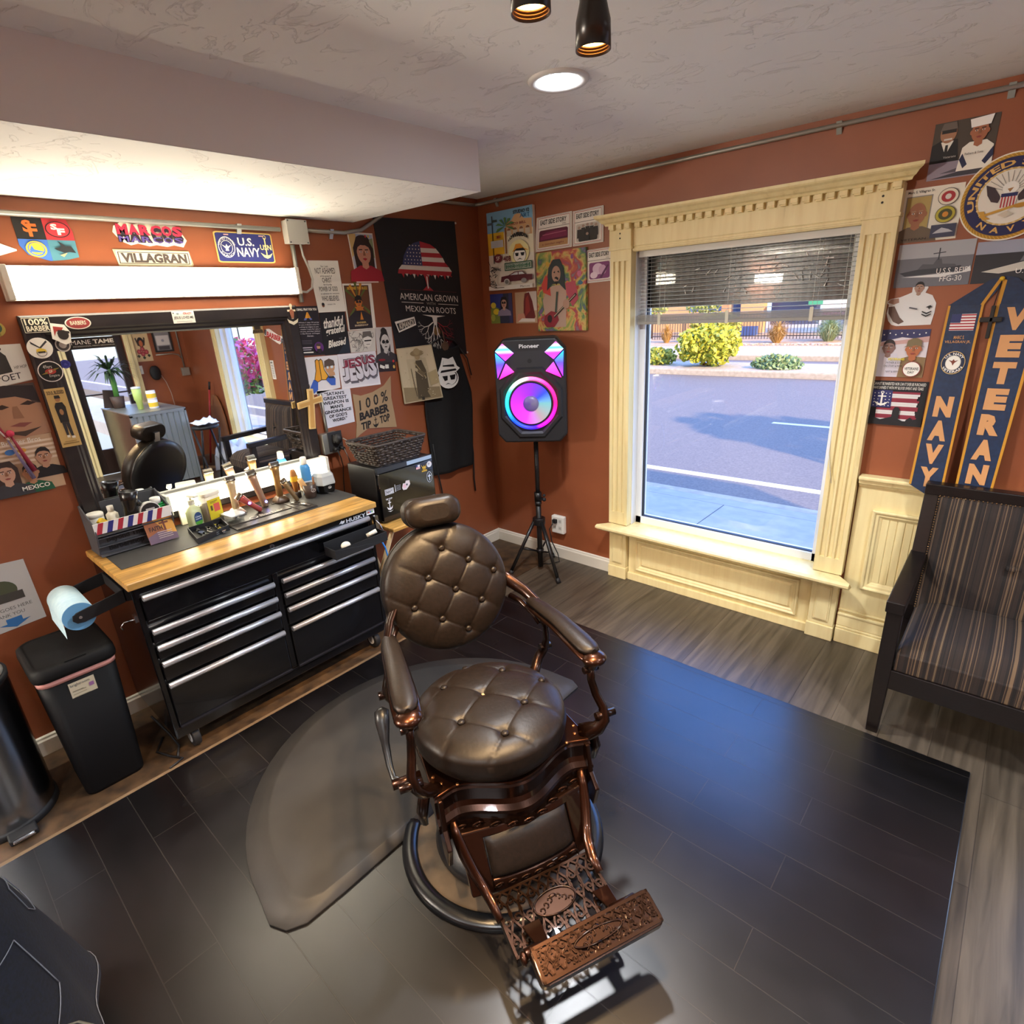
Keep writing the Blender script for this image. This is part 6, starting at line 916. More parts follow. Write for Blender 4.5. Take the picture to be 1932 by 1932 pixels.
# ================================================================ anti-fatigue mat
def matfn(k,z,o=0):
    # D-shape: straight edge toward the chair, rounded bulge to the cabinet
    P=[]; x0=1.655
    P+=[(x0+.02,-1.24),(x0-.03,-1.215)]
    for i in range(1,30):
        a=math.radians(90+180*i/30); P.append((1.56+.80*math.cos(a),-2.01+.79*math.sin(a)))
    P+=[(1.585,-2.815),(1.645,-2.79),(1.675,-2.735),(1.68,-2.6)]
    c=(1.35,-2.01); return [(x-(x-c[0])*k/.8-0*(x>1.6),y-(y-c[1])*k/.8,z) for x,y in P]
g=G(noisy('dark_grey_rubber','#201e1d','#272523',6,.6,detail=8)); g.loft([matfn(0,.0125),matfn(0,.021),matfn(.075,.026),matfn(.085,.034),matfn(.10,.034)]); g.add(matfn(.10,.034),[tuple(range(len(matfn(0,0))))]); one('floor_mat',g,'dark grey D-shaped rubber standing mat between the tool cabinet and the barber chair','mat')
# ================================================================ barber chair
BC=thing('barber_chair','brown leather and copper barber chair with round tufted seat and back','barber chair',(1.933,-2.088,.012),math.radians(-24.7))
Z0=-.012   # local z so that heights below are above the floor
def zz(z): return z+Z0
def tuft_disc(R,H,btn,d=.009,seg=()):
    def f(u,v):
        r=R*math.sin(v*PI/2)**.9 if v<1 else R; a=2*PI*u; x,y=r*math.cos(a),r*math.sin(a); h=H*(max(0,1-(r/R)**3.2))**.5
        if v>=1: h=0
        for bx,by in btn:
            q=math.hypot(x-bx,y-by); h-=d*math.exp(-(q/.018)**2)+d*.45*math.exp(-(q/.042)**2)
        for (ax,ay),(bx,by) in seg:
            dx,dy=bx-ax,by-ay; t=max(0,min(1,((x-ax)*dx+(y-ay)*dy)/(dx*dx+dy*dy))); q=math.hypot(x-ax-t*dx,y-ay-t*dy); h-=.0028*math.exp(-(q/.0032)**2)+.0012*math.exp(-(q/.016)**2)
        return x,y,max(h,0 if v>.97 else -1)
    return f
def cushion(name,R,H,thick,cx,cy,a,b,M,skip=None):
    B_={(i,j):(cx+a[0]*i+b[0]*j,cy+a[1]*i+b[1]*j) for i in(-1,0,1) for j in(-1,0,1)}
    seg=[]
    for k in(-1,0,1):
        for v0,s1,s2 in((a,lambda t:(t,k),0),(b,lambda t:(k,t),0)):
            seg.append((tuple((cx,cy)[n]+a[n]*s1(-2.0)[0]+b[n]*s1(-2.0)[1] for n in(0,1)),tuple((cx,cy)[n]+a[n]*s1(2.0)[0]+b[n]*s1(2.0)[1] for n in(0,1))))
    f=tuft_disc(R,H,list(B_.values()),seg=seg)
    g=G(LEATHER); g.at(M); g.grid(lambda u,v:f(u,v),180,70,wrap=True)
    g.grid(lambda u,v:(lambda r,z:(r*math.cos(2*PI*u),r*math.sin(2*PI*u),z))(*[(R,0),(R*1.016,-thick*.3),(R*1.0,-thick*.66),(R*.93,-thick),(R*.3,-thick),(0.001,-thick)][round(v*5)]),180,5,wrap=True)
    c=part(BC,name,g)
    for (i,j),(x,y) in B_.items():
        if (i,j)==skip: 
            g=G('#b08a63'); g.at(M@TR(x,y,H-.018)); g.sph((0,0,0),(.008,.006,.003),n=8,k=5); finish('torn_tuft',g,parent=c); continue
        h=f(0,0) ; r=math.hypot(x,y); hh=H*(max(0,1-(r/R)**3.2))**.5-.0105
        g=G(LEATHER); g.at(M@TR(x,y,hh)); g.sph((0,0,0),(.0125,.0125,.008),n=14,k=8); o=finish('button',g,parent=c)
    return c
SEAT_M=TR(0.0,-.015,zz(.562))
cushion('seat_cushion',.254,.058,.075,-.035,-.005,(.104,.106),(.098,-.112),SEAT_M,skip=(0,0))
BT=math.radians(17)
BACK_M=TR(-.355,-.018,zz(.868))@RY(-BT)@RY(PI/2)@RZ(0)    # local x -> down, y -> right, z -> forward
cushion('backrest',.235,.05,.075,.01,.02,(.062,.092),(.096,-.068),BACK_M)
g=G(BLK); g.at(BACK_M); g.lathe([(.235,-.07),(.235,-.085),(.19,-.10),(.001,-.105)],n=48); part(BC,'back_shell',g)
# headrest
HM=TR(-.44,-.03,zz(1.142))@RY(-math.radians(14)); g=G(LEATHER)
def hd(s,x): return [(x,y*s,z*s) for y,z in rrect(-.105,-.054,.105,.054,.047,6)]
g.at(HM); g.loft([hd(.9,-.05),hd(.98,-.04),hd(1,-.01),hd(1,.025),hd(.96,.045),hd(.82,.06),hd(.5,.068)]); g.grid(lambda u,v:(.046+.0*v,*[q*(0.985+.012*math.cos(2*PI*v)) for q in rrect(-.103,-.052,.103,.052,.045,8)[round(u*35)%36]]),36,5); part(BC,'headrest',g)
g=G(CHROME); g.at(HM); g.box((-.075,-.02,-.16),(-.06,.02,.01)); part(BC,'headrest_post',g)
# base
g=G(BLK); g.lathe([(.001,0),(.36,0),(.365,.004),(.36,.0065),(.27,.007),(.001,.007)],noisy('dusty_base_plate','#4a3f35','#6a5a48',9,.5,.3),n=64); part(BC,'base_plate',g)
g=G(mat('#101114',.3)); g.loft([[(r*math.cos(a),r*math.sin(a),z) for r,z in((.312,.007),(.318,.020),(.338,.026),(.360,.020),(.368,.004),(.34,.003))] for a in [math.radians(-122+236*i/64) for i in range(65)]]); part(BC,'base_rim',g)
g=G(BLK); g.lathe([(.24,.007),(.245,.02),(.235,.045),(.19,.085),(.15,.11),(.145,.14),(.12,.15),(.118,.30),(.15,.33),(.15,.36)],n=56); part(BC,'pump_base',g)
# seat frame
def apron(y,k=0): 
    t=abs(y)/.27; u=max(0,min(1,(t-.72)/.28)); return .165+.035*math.cos(min(1,t*1.3)*PI)+.016*u*u*(3-2*u)
ys=[-.27+.54*i/72 for i in range(73)]
g=G(COPPER); top=[(apron(y)+.03,y) for y in ys]; g.prism(top+[(-.20,.25),(-.20,-.25)],zz(.452),zz(.466)); part(BC,'seat_plate',g,bev=.003)
g=G(COPPERD); 
prf=[(.028,.456),(.034,.448),(.026,.44),(.028,.40),(.036,.385),(.050,.372),(.052,.362),(.044,.355),(.046,.335)]
g.loft([[(apron(y)+d,y,zz(z)) for d,z in prf]+[(apron(y)+.01,y,zz(.335)),(apron(y)+.01,y,zz(.456))] for y in ys],sm=False); part(BC,'front_apron',g)
for sgn in(-1,1):
    g=G(COPPERD); g.prism([(-.22,zz(.455)),(.19,zz(.455)),(.21,zz(.36)),(.25,zz(.32)),(.23,zz(.24)),(.19,zz(.25)),(.15,zz(.33)),(-.12,zz(.36)),(-.22,zz(.40))],sgn*.255-.008,sgn*.255+.008,ax=1); part(BC,'side_plate',g,bev=.004)
    g=G(COPPER)
    for x,y in((.135,.235),(.16,.19),(.10,.25)): g.sph((x,sgn*y,zz(.468)),(.006,.006,.004),mat('#c98a5a',.2,.9),n=10,k=6)
    part(BC,'rivets',g)
# filigree frieze under the apron and leg rest
g=G(mat('#3a2418',.2,.85))
for i in range(9):
    y=-.2+.05*i; a=apron(y)+.052
    for d in(-1,1): g.tube([(a+.004,y+d*(.018*math.cos(t)*(1-t/7)),zz(.322+.012*math.sin(t)*(1-t/7))) for t in [q*.7 for q in range(8)]],.0035,n=5)
g.prism([(apron(y)+.046,y) for y in ys[1:-1]]+[(apron(y)+.034,y) for y in ys[1:-1][::-1]],zz(.292),zz(.338)); part(BC,'front_frieze',g)
LX=lambda z:.205+(.31-z)*.55
def lp(y,z,d=0): return (LX(z)+d+.018*math.cos(y/.15*1.4),y,zz(z))
g=G(COPPERD); 
for y0,y1 in((-.215,-.145),(.145,.215)): g.loft([[lp(y0,z,-.012),lp(y1,z,-.012),lp(y1,z,.012),lp(y0,z,.012)] for z in(.31,.25,.19,.155)],sm=False)
g.loft([[lp(y,.155,-.01),lp(y,.155,.012),lp(y,.185,.012),lp(y,.185,-.01)] for y in [-.145+.29*i/12 for i in range(13)]],sm=False); g.loft([[lp(y,.295,-.01),lp(y,.295,.012),lp(y,.318,.012),lp(y,.318,-.01)] for y in [-.215+.43*i/16 for i in range(17)]],sm=False); part(BC,'leg_rest_frame',g,bev=.004)
g=G(LEATHER); g.grid(lambda u,v:(lambda y,z,b:lp(y,z,.004+.022*b))(-.142+.284*u,.186+.108*v+.012*math.sin(PI*u)*(v),(max(0,1-abs(2*u-1)**6)*max(0,1-abs(2*v-1)**4))**.5),24,14); part(BC,'leg_rest_pad',g)
g=G(mat('#3a2418',.2,.85))
for i in range(7):
    y=-.13+.043*i
    for d in(-1,1): g.tube([(lp(y,.17)[0]+.014,y+d*(.016*math.cos(t)*(1-t/7)),zz(.170+.010*math.sin(t)*(1-t/7))) for t in [q*.7 for q in range(8)]],.003,n=5)
part(BC,'lower_frieze',g)
# footrest
for sgn in(-1,1):
    g=G(COPPER); g.tube([(.185,sgn*.225,zz(.36)),(.205,sgn*.222,zz(.32)),(.235,sgn*.212,zz(.27)),(.265,sgn*.198,zz(.225)),(.30,sgn*.182,zz(.192)),(.345,sgn*.172,zz(.174)),(.40,sgn*.168,zz(.167))],[.012,.018,.021,.02,.018,.017,.013],n=10,flat=.6); part(BC,'footrest_arm',g)
def filig(name,M,L,W,th,seed,medal):
    g=G(mat('#24140b',.34,.9,name='aged_copper',coat=.2)); g.at(M); r=random.Random(seed); b=.008
    for bx in(((0,-W/2,-th),(b,W/2,0)),((L-b,-W/2,-th),(L,W/2,0)),((0,-W/2,-th),(L,-W/2+b,0)),((0,W/2-b,-th),(L,W/2,0))): g.box(*bx)
    def strip(pts,w=.006):
        pts=[(min(L-.003,max(.003,x)),min(W/2-.003,max(-W/2+.003,y))) for x,y in pts]
        for p,q in zip(pts,pts[1:]):
            dx,dy=q[0]-p[0],q[1]-p[1]; l=math.hypot(dx,dy)
            if l<1e-5: continue
            nx,ny=-dy/l*w/2,dx/l*w/2; ex,ey=dx/l*w*.3,dy/l*w*.3; g.prism([(p[0]+nx-ex,p[1]+ny-ey),(q[0]+nx+ex,q[1]+ny+ey),(q[0]-nx+ex,q[1]-ny+ey),(p[0]-nx-ex,p[1]-ny-ey)],-th*.7,-.0005)
    n=int(W/.032)
    for i in range(n+1):
        y=-W/2+W*i/n
        for d in(-1,1):
            strip([(L*t,y+d*(.026*math.sin(t*PI*1.6)+.03*t)) for t in [k/8 for k in range(9)]])
    for i in range(n):
        for x0 in(L*.22,L*.5,L*.78):
            cx,cy=x0+r.uniform(-.01,.01),-W/2+W*(i+.5)/n; a0=r.uniform(0,6); d=1 if i<n/2 else -1
            strip([(cx+(.015-.0018*k)*math.cos(a0+d*k*.8),cy+(.015-.0018*k)*math.sin(a0+d*k*.8)) for k in range(8)],.0055)
    if medal:
        cx=L*.5; e=[(cx+L*.19*math.cos(t),W*.2*math.sin(t)) for t in [k*2*PI/32 for k in range(33)]]; g.prism(e[:-1],-th,-.0002); g.tube([(x,y,.001) for x,y in e],.003,n=6)
        for d in(-1,1):
            for k in range(3): g.tube([(cx+.01*(k-1)+.010*math.cos(t)*(1-t/8),d*(.014+.016*k)+.010*math.sin(t)*(1-t/8),.001) for t in [q*.7 for q in range(8)]],.0024,n=5)
        g.sph((cx-.018,0,.0),(.006,.012,.003),n=10,k=6)
    return part(BC,name,g)
filig('footrest_plate',TR(.322,0,zz(.172))@RY(math.radians(3)),.19,.335,.012,3,True)
g=G(COPPERD); 
for sgn in(-1,1): g.prism([(.322,zz(.16)),(.512,zz(.15)),(.512,zz(.128)),(.34,zz(.14))],sgn*.163-.004,sgn*.163+.004,ax=1)
g.box((.505,-.165,zz(.128)),(.512,.165,zz(.158))); part(BC,'footrest_skirt',g,bev=.002)
for sgn in(-1,1):
    g=G(COPPER); g.loft([[(.45+.10*t,.02+sgn*(.115)-.028*(1-.5*t)*k,zz(.176+.03*t)+h) for k,h in((-1,0),(1,0),(1,.006),(-1,.006))] for t in(0,.35,.7,1)],sm=False); part(BC,'hinge_leaf',g,bev=.004)
FB=TR(.545,.045,zz(.235))@RY(math.radians(16)); filig('foot_bar',FB@TR(0,0,.004),.085,.37,.008,9,True)
g=G(COPPERD); g.at(FB); A=rrect(-.004,-.19,.09,.19,.018,4); g.loft([[(x,y,-.002) for x,y in A],[(x,y,-.03) for x,y in A],[(.043+(x-.043)*.8,y*.95,-.048) for x,y in A]],sm=False); part(BC,'foot_bar_body',g,bev=.003)
g=G(COPPER); g.cyl((.535,-.15,zz(.205)),(.535,-.10,zz(.205)),.014); g.cyl((.535,.12,zz(.205)),(.535,.2,zz(.205)),.014); g.sph((.54,-.158,zz(.20)),(.018,.01,.018)); part(BC,'foot_bar_hinge',g)
# arms
for sgn in(-1,1):
    Y=sgn*.295
    def arm(t):   # centre line from rear to front
        return (-.265+.42*t, Y+sgn*(.012-.035*(1-t)), zz(.775-.012*t+.018*math.sin(PI*t)))
    def sect(t,w,h0,h1,n=14):
        x,y,z=arm(t); return [(x,y+w*math.cos(2*PI*i/n),z+(h1 if math.sin(2*PI*i/n)>0 else -h0)*math.sin(2*PI*i/n)) for i in range(n)]
    ws=[(0,.012),(.04,.028),(.2,.034),(.5,.037),(.8,.042),(.92,.04),(.97,.03),(1,.012)]
    g=G(LEATHER); g.loft([sect(t*.97+.01,w*.93,.004,.020) for t,w in ws]); part(BC,'arm_pad',g)
    g=G(COPPER); R=[]
    for t,w in ws:
        x,y,z=arm(t*1.03); R.append([(x,y+w*1.06*math.cos(2*PI*i/14),z-.016+.014*math.sin(2*PI*i/14)) for i in range(14)])
    g.loft(R); g.sph((arm(1)[0]-.012,arm(1)[1],arm(1)[2]-.014),(.04,.042,.022)); part(BC,'arm_rail',g)
    x,y,z=arm(.96); g=G(COPPERD); g.tube([(x-.01,y,z-.02),(x-.012,y,z-.06)],[.03,.022],n=12); g.cyl((x-.015,y-.026,z-.07),(x-.015,y+.026,z-.07),.012); part(BC,'arm_knuckle',g)
    g=G(COPPERD); g.tube([(x-.012,y,z-.06),(x-.012,y,z-.11),(x+.005,y+sgn*.008,z-.16),(x+.03,y+sgn*.02,z-.20),(x+.045,y+sgn*.015,z-.235),(x+.04,y-sgn*.005,z-.265),(x+.02,y-sgn*.03,z-.285),(x-.0,y-sgn*.045,z-.30)],[.015,.014,.015,.016,.02,.024,.03,.03],n=10,flat=.65); g.cyl((x+.035,y-sgn*.01,z-.225),(x+.035,y+sgn*.06,z-.225),.014); g.tube([(x+.01,y-sgn*.02,z-.27),(x+.012,y-sgn*.0,z-.36),(x-.0,y-sgn*.005,z-.42)],[.02,.02,.014],n=8,flat=.7); part(BC,'arm_post',g)
    xr,yr,zr=arm(.18); g=G(COPPERD); g.tube([(xr,yr,zr-.02),(xr-.0,yr+sgn*.02,zr-.09),(xr-.02,yr+sgn*.035,zr-.16),(xr-.045,yr+sgn*.035,zr-.215),(xr-.05,yr+sgn*.01,zr-.255),(xr-.01,yr-sgn*.03,zr-.29),(xr+.05,yr-sgn*.06,zr-.31)],[.016,.013,.012,.018,.02,.022,.02],n=9,flat=.7); g.cyl((xr-.045,yr+sgn*.015,zr-.21),(xr-.045,yr+sgn*.06,zr-.21),.015); part(BC,'rear_post',g)
    g=G(COPPERD); g.tube([(xr+.04,yr+sgn*.002,zr-.03),(xr-.04,yr+sgn*.005,zr-.0),(xr-.10,yr-sgn*.02,zr+.03),(xr-.16,yr-sgn*.055,zr+.055),(xr-.19,yr-sgn*.09,zr+.075)],[.014,.018,.022,.026,.03],n=9,flat=.45); g.tube([(xr-.01,yr,zr-.08),(xr-.04,yr-sgn*.01,zr-.05),(xr-.10,yr-sgn*.03,zr-.02),(xr-.15,yr-sgn*.055,zr-.01)],[.008,.01,.011,.012],n=7); part(BC,'back_bracket',g)
g=G(BLK); g.tube([(.06,-.335,zz(.455)),(.03,-.36,zz(.452)),(-.01,-.362,zz(.47)),(-.05,-.36,zz(.53)),(-.085,-.355,zz(.585)),(-.105,-.35,zz(.61)),(-.115,-.35,zz(.618))],[.009,.010,.011,.014,.024,.024,.006],n=10,flat=.6); g.cyl((.06,-.37,zz(.455)),(.06,-.28,zz(.455)),.016,COPPER); part(BC,'recline_lever',g)
# ================================================================ speaker on tripod
SX,SY=.66,-.265; 
t=thing('speaker_stand','black tripod stand holding the lit speaker in the corner','speaker stand',(SX,SY,0)); g=G(BLK); g.cyl((0,0,.52),(0,0,.995),.0155,n=16); g.cyl((0,0,.03),(0,0,.56),.019,n=16); part(t,'pole',g)
g=G(BLK); g.cyl((0,0,.54),(0,0,.60),.026,n=14); g.cyl((0,0,.505),(0,0,.535),.024,n=14); g.box((.0,-.012,.55),(.05,.012,.565)); part(t,'collar',g); g=G(BLKM); g.sph((.055,0,.556),.014); g.sph((.055,0,.585),.011); part(t,'knob',g)
g=G(BLK); g.cyl((0,0,.36),(0,0,.41),.045,n=14); part(t,'hub',g,bev=.004); g=G(BLK); g.cyl((0,0,.14),(0,0,.17),.026,n=12); part(t,'lower_hub',g)
FT=[(.892-SX,-.36-SY),(.53-SX,-.455-SY),(.60-SX,-.045-SY)]
for x,y in FT:
    g=G(BLK); g.tube([(x*.16,y*.16,.385),(x,y,.014)],.0125,n=10,flat=.8); l=part(t,'leg',g); g=G(BLKM); g.cyl((x*.95,y*.95,.032),(x*1.02,y*1.02,.0),.017,n=12); finish('rubber_foot',g,parent=l)
    g=G(BLK); g.tube([(x*.1,y*.1,.155),(x*.56,y*.56,.19)],.007,n=6); part(t,'brace',g)
SP=thing('speaker','tall black party speaker with glowing multicolour ring and corner lights','speaker',(SX,SY,.995),math.radians(33)); SPB=mat('#1a1b1f',.5)
W_,D_,H_=.225,.17,.65       # front faces local -y
g=G(SPB); o=[(-W_,.05),(-W_+.045,0),(W_-.045,0),(W_,.05),(W_,H_-.07),(W_-.06,H_),(-W_+.06,H_),(-W_,H_-.07)]
g.loft([[(x*.80,D_,.015+z*.97) for x,z in o],[(x*.98,-.02,z) for x,z in o],[(x,-D_+.02,z) for x,z in o],[(x*.97,-D_,.008+z*.976) for x,z in o]],sm=False); part(SP,'cabinet',g,bev=.006)
g=G(BLKM); 
for x in(-.11,.11): g.box((x-.03,-.12,-.008),(x+.03,-.06,.002))
part(SP,'feet',g)
wz=.255; F=-D_; g=G(SPB); g.at(TR(0,F,wz)@RX(PI/2)); oc=lambda k:[(k*(.20*math.cos(a)),k*(.225*math.sin(a))) for a in [math.radians(22.5+45*i) for i in range(8)]]
g.loft([[(x,y,.0) for x,y in oc(1.08)],[(x,y,.016) for x,y in oc(1.02)],[(x,y,.016) for x,y in oc(.93)],[(x,y,.006) for x,y in oc(.86)]],sm=False); part(SP,'baffle',g)
def led(name,cols,st,axis='R'):
    m,n,b=nodes(name,.4); tc=N(n,'ShaderNodeTexCoord'); sx=N(n,'ShaderNodeSeparateXYZ'); n.links.new(tc.outputs['Object'],sx.inputs[0])
    if axis=='R':
        s2=N(n,'ShaderNodeMath',operation='SUBTRACT'); s2.inputs[1].default_value=wz; n.links.new(sx.outputs[2],s2.inputs[0])
        at=N(n,'ShaderNodeMath',operation='ARCTAN2'); n.links.new(s2.outputs[0],at.inputs[0]); n.links.new(sx.outputs[0],at.inputs[1]); mr=N(n,'ShaderNodeMapRange'); mr.inputs[1].default_value=-PI; mr.inputs[2].default_value=PI; n.links.new(at.outputs[0],mr.inputs[0])
    else:
        mr=N(n,'ShaderNodeMapRange'); mr.inputs[1].default_value=.42; mr.inputs[2].default_value=.62; n.links.new(sx.outputs[2],mr.inputs[0])
    r=ramp(n,mr.outputs[0],cols); n.links.new(r.outputs[0],b.inputs['Base Color']); n.links.new(r.outputs[0],b.inputs['Emission Color']); b.inputs['Emission Strength'].default_value=st; return m
RING=led('rainbow_led_ring',[(0,'#25c8ff'),(.12,'#1048ff'),(.28,'#3a10ff'),(.36,'#ff10c8'),(.5,'#ff1070'),(.64,'#ff2a8a'),(.75,'#ff6aa0'),(.84,'#d0ffd8'),(.92,'#38f0d0'),(1,'#25c8ff')],.34)
CONE=led('lit_cone',[(0,'#c030e8'),(.2,'#c838f0'),(.35,'#9a8a90'),(.5,'#6aa8b0'),(.6,'#3048ff'),(.75,'#8a30ff'),(1,'#c030e8')],.12)
g=G(RING); g.grid(lambda u,v:((.154+.012*math.cos(PI*v))*math.cos(2*PI*u),F-.012-.016*math.sin(PI*v),wz+(.154+.012*math.cos(PI*v))*math.sin(2*PI*u)),64,8,wrap=True); part(SP,'light_ring',g)
g=G(BLKM); g.grid(lambda u,v:((.143-.016*v)*math.cos(2*PI*u),F-.014-.006*math.sin(PI*v),wz+(.143-.016*v)*math.sin(2*PI*u)),56,4,wrap=True); part(SP,'surround',g)
g=G(CONE); g.grid(lambda u,v:((.129-.084*v)*math.cos(2*PI*u),F-.026+.012*v,wz+(.129-.084*v)*math.sin(2*PI*u)),56,4,wrap=True); part(SP,'woofer_cone',g)
g=G(led('cone_cap',[(0,'#5a4090'),(.5,'#6a6480'),(1,'#5a4090')],.06)); g.sph((0,F-.016,wz),(.05,.02,.05),n=24); part(SP,'dust_cap',g)
# horn
g=G(mat('#232429',.5)); hz=.515; g.loft([[(x,F-.002,hz+z) for x,z in((-.115,-.055),(.115,-.055),(.13,.06),(-.13,.06))],[(x,F+.0,hz+z) for x,z in((-.03,-.02),(.03,-.02),(.03,.025),(-.03,.025))]],cap=True,sm=False); g.cyl((0,F+.001,hz),(0,F-.004,hz),.014,'#08080a'); part(SP,'horn',g)
s=Sheet([tuple(V((x,F-.001,z))) for x,z in((-.062,.592),(.062,.592),(.062,.616),(-.062,.616))],None,n=(0,-1,0),th=0,off=.001)
s.t('Pioneer',0,0,1,1,'#d5d5d8',.02); o_=finish('name_lettering',s.g,parent=SP,flip=False)
PK=led('corner_leds',[(0,'#ff20a0'),(.25,'#ff40b8'),(.45,'#b040ff'),(.7,'#e030ff'),(.85,'#30e0e0'),(1,'#ff50c0')],.34,'Z'); BLU=led('corner_leds_blue',[(0,'#a030ff'),(.4,'#5040ff'),(.7,'#20a0ff'),(1,'#30d0ff')],.3,'Z')
for sgn in(-1,1):
    X=lambda x:sgn*x
    for nm,pts,mm in(('corner_light',[(.095,.565),(.150,.520),(.212,.580),(.165,.625)],PK),('corner_light',[(.212,.57),(.155,.515),(.205,.415)],BLU),('corner_light',[(.148,.505),(.098,.452),(.196,.408)],PK)):
        g=G(mm); g.prism([(X(x),z) for x,z in pts],F-.014,F-.001,ax=1); part(SP,nm,g,bev=.003)
# ================================================================ armchair
AC=thing('armchair','dark wood armchair with brown striped upholstery at the right edge under the stole','armchair',(3.17,-.4,0)); a0,a1=2.825,3.53; WD=DWOOD
for x in(a0,a1-.055):
    g=G(WD); g.loft([[(x+q,-.70+p,z) for q,p in((0,0),(.055,0),(.055,.055),(0,.055))] if z>.1 else [(x+.006+q*.8,-.70+p*.8,z) for q,p in((0,0),(.055,0),(.055,.055),(0,.055))] for z in(0,.3,.60)],sm=False); part(AC,'front_leg',g,world=True,bev=.003)
    g=G(WD); g.loft([[(x+q,yy+p,z) for q,p in((0,0),(.055,0),(.055,.055),(0,.055))] for z,yy in((0,-.10),(.4,-.19),(.62,-.19),(.965,-.125))],sm=False); part(AC,'rear_leg',g,world=True,bev=.003)
    g=G(WD); g.loft([[(x-.004+q,y,z+p) for q,p in((0,0),(.064,0),(.064,.05),(0,.05))] for y,z in((-.72,.595),(-.45,.605),(-.17,.62))],sm=False); part(AC,'arm',g,world=True,bev=.004)
    g=G(WD); g.box((x+.005,-.66,.24),(x+.05,-.16,.31)); part(AC,'side_rail',g,world=True,bev=.003)
g=G(WD); g.box((a0+.05,-.695,.235),(a1-.05,-.655,.325)); part(AC,'front_rail',g,world=True,bev=.003)
g=G(WD); g.box((a0,-.145,.935),(a1,-.085,.985)); g.loft([[(x,-.14+p,z) for x,p in((a0+.05,0),(a1-.05,0),(a1-.05,.02),(a0+.05,.02))] for z in(.93,.96)],sm=False); part(AC,'top_rail',g,world=True,bev=.004)
def seatf(u,v):
    x=a0+.058+(a1-a0-.116)*u; y=-.685+.47*v; e=min(1,8*min(u,1-u,v,1-v)); return (x,y,.40+.075*e**.5+.03*math.sin(PI*u)*math.sin(PI*v))
g=G(STRIPE); g.grid(seatf,30,24); g.box((a0+.058,-.69,.325),(a1-.058,-.215,.41)); part(AC,'seat_cushion',g,world=True,bev=.006)
def backf(u,v):
    x=a0+.055+(a1-a0-.11)*u; z=.40+.54*v; e=min(1,10*min(u,1-u,v,1-v))**.5; y=-.215+.075*v-.045*e-.018*math.sin(PI*u)*math.sin(PI*v)+.022*math.exp(-(((u-.5)/.06)**2+((v-.55)/.08)**2)); return (x,y,z)
g=G(STRIPE); g.grid(backf,30,30); g.loft([[(x,y+dy,z) for x,dy in((a0+.055,0),(a1-.055,0),(a1-.055,.05),(a0+.055,.05))] for y,z in((-.215,.40),(-.14,.94))],sm=False); B_=part(AC,'back_cushion',g,world=True)
g=G(STRIPE); g.box(((a0+a1)/2-.018,-.262,.69),((a0+a1)/2+.018,-.235,.706)); finish('tuft_tab',g,parent=B_,world=True,bev=.004)
g=G(mat('#8a6a48',.3,.8)); 
for i in range(46): z=.415+.52*i/45; g.sph((a0+.058,-.228+.075*(z-.4)/.54,z),.0035,n=6,k=4)
for i in range(40): g.sph((a0+.06+(a1-a0-.12)*i/39,-.152,.938),.0035,n=6,k=4)
finish('nail_trim',g,parent=B_,world=True)
# ================================================================ denim apron over a stool at the near left corner
t=thing('stool','low black stool under the denim apron at the near left corner','stool',(1.50,-3.50,.012)); g=G(BLKM); g.lathe([(.15,.55),(.16,.56),(.16,.6),(.15,.61)],n=24); part(t,'seat',g)
for k in range(4): a=k*PI/2+.4; g=G(BLKM); g.tube([(.1*math.cos(a),.1*math.sin(a),.55),(.17*math.cos(a),.17*math.sin(a),0)],.012,n=7); part(t,'leg',g)
DEN=noisy('dark_denim','#080b13','#0e1424',120,.85,bumpd=.0006)
DA=thing('denim_apron','dark navy denim apron with white stitching draped over a stool at the lower left corner','apron',(1.5,-3.5,.6))
def den(u,v):
    a=2*PI*u; 
    z=.675-.02*v if v<.2 else .67-.55*(v-.2)/.8; r=.19*(v/.2)**.8 if v<.2 else .19+.10*((v-.2)/.8)**.8; r*=1+.10*math.sin(3*a+1)*max(0,v-.1)+.06*math.sin(7*a)*max(0,v-.2)
    return (1.505+r*math.cos(a)*1.05,-3.50+r*math.sin(a),z+.015*math.sin(2*a)*(v<.3))
g=G(DEN); g.grid(den,72,30,wrap=True); part(DA,'denim_cloth',g,world=True,flip=False)
g=G('#6f747e')
def stitch(pts):
    P=[V(den(u,v)) for u,v in pts]; c=V((1.505,-3.5,0)); P=[p+V((p.x-c.x,p.y-c.y,0)).normalized()*.003 for p in P]; g.tube([tuple(p) for p in P],.0012,n=5)
def stroke(a,b,k=7): return [(a[0]+(b[0]-a[0])*i/k,a[1]+(b[1]-a[1])*i/k) for i in range(k+1)]
for loop in(((.09,.35),(.17,.35),(.18,.62),(.13,.72),(.09,.62),(.09,.35)),((.26,.3),(.30,.3),(.31,.42),(.28,.48),(.26,.42),(.26,.3))):
    for p,q in zip(loop,loop[1:]): stitch(stroke(p,q))
    part(DA,'pocket_stitching',g,world=True); g=G('#6f747e')
stitch(stroke((.0,.965),(.5,.965),40)); part(DA,'hem_stitching',g,world=True)
g=G('#5a584f'); g.tube([den(.11,.62),(1.73,-3.27,.36),(1.79,-3.235,.36),(1.815,-3.225,.33),(1.82,-3.222,.25)],.006,n=6,flat=.4); part(DA,'grey_strap',g,world=True)
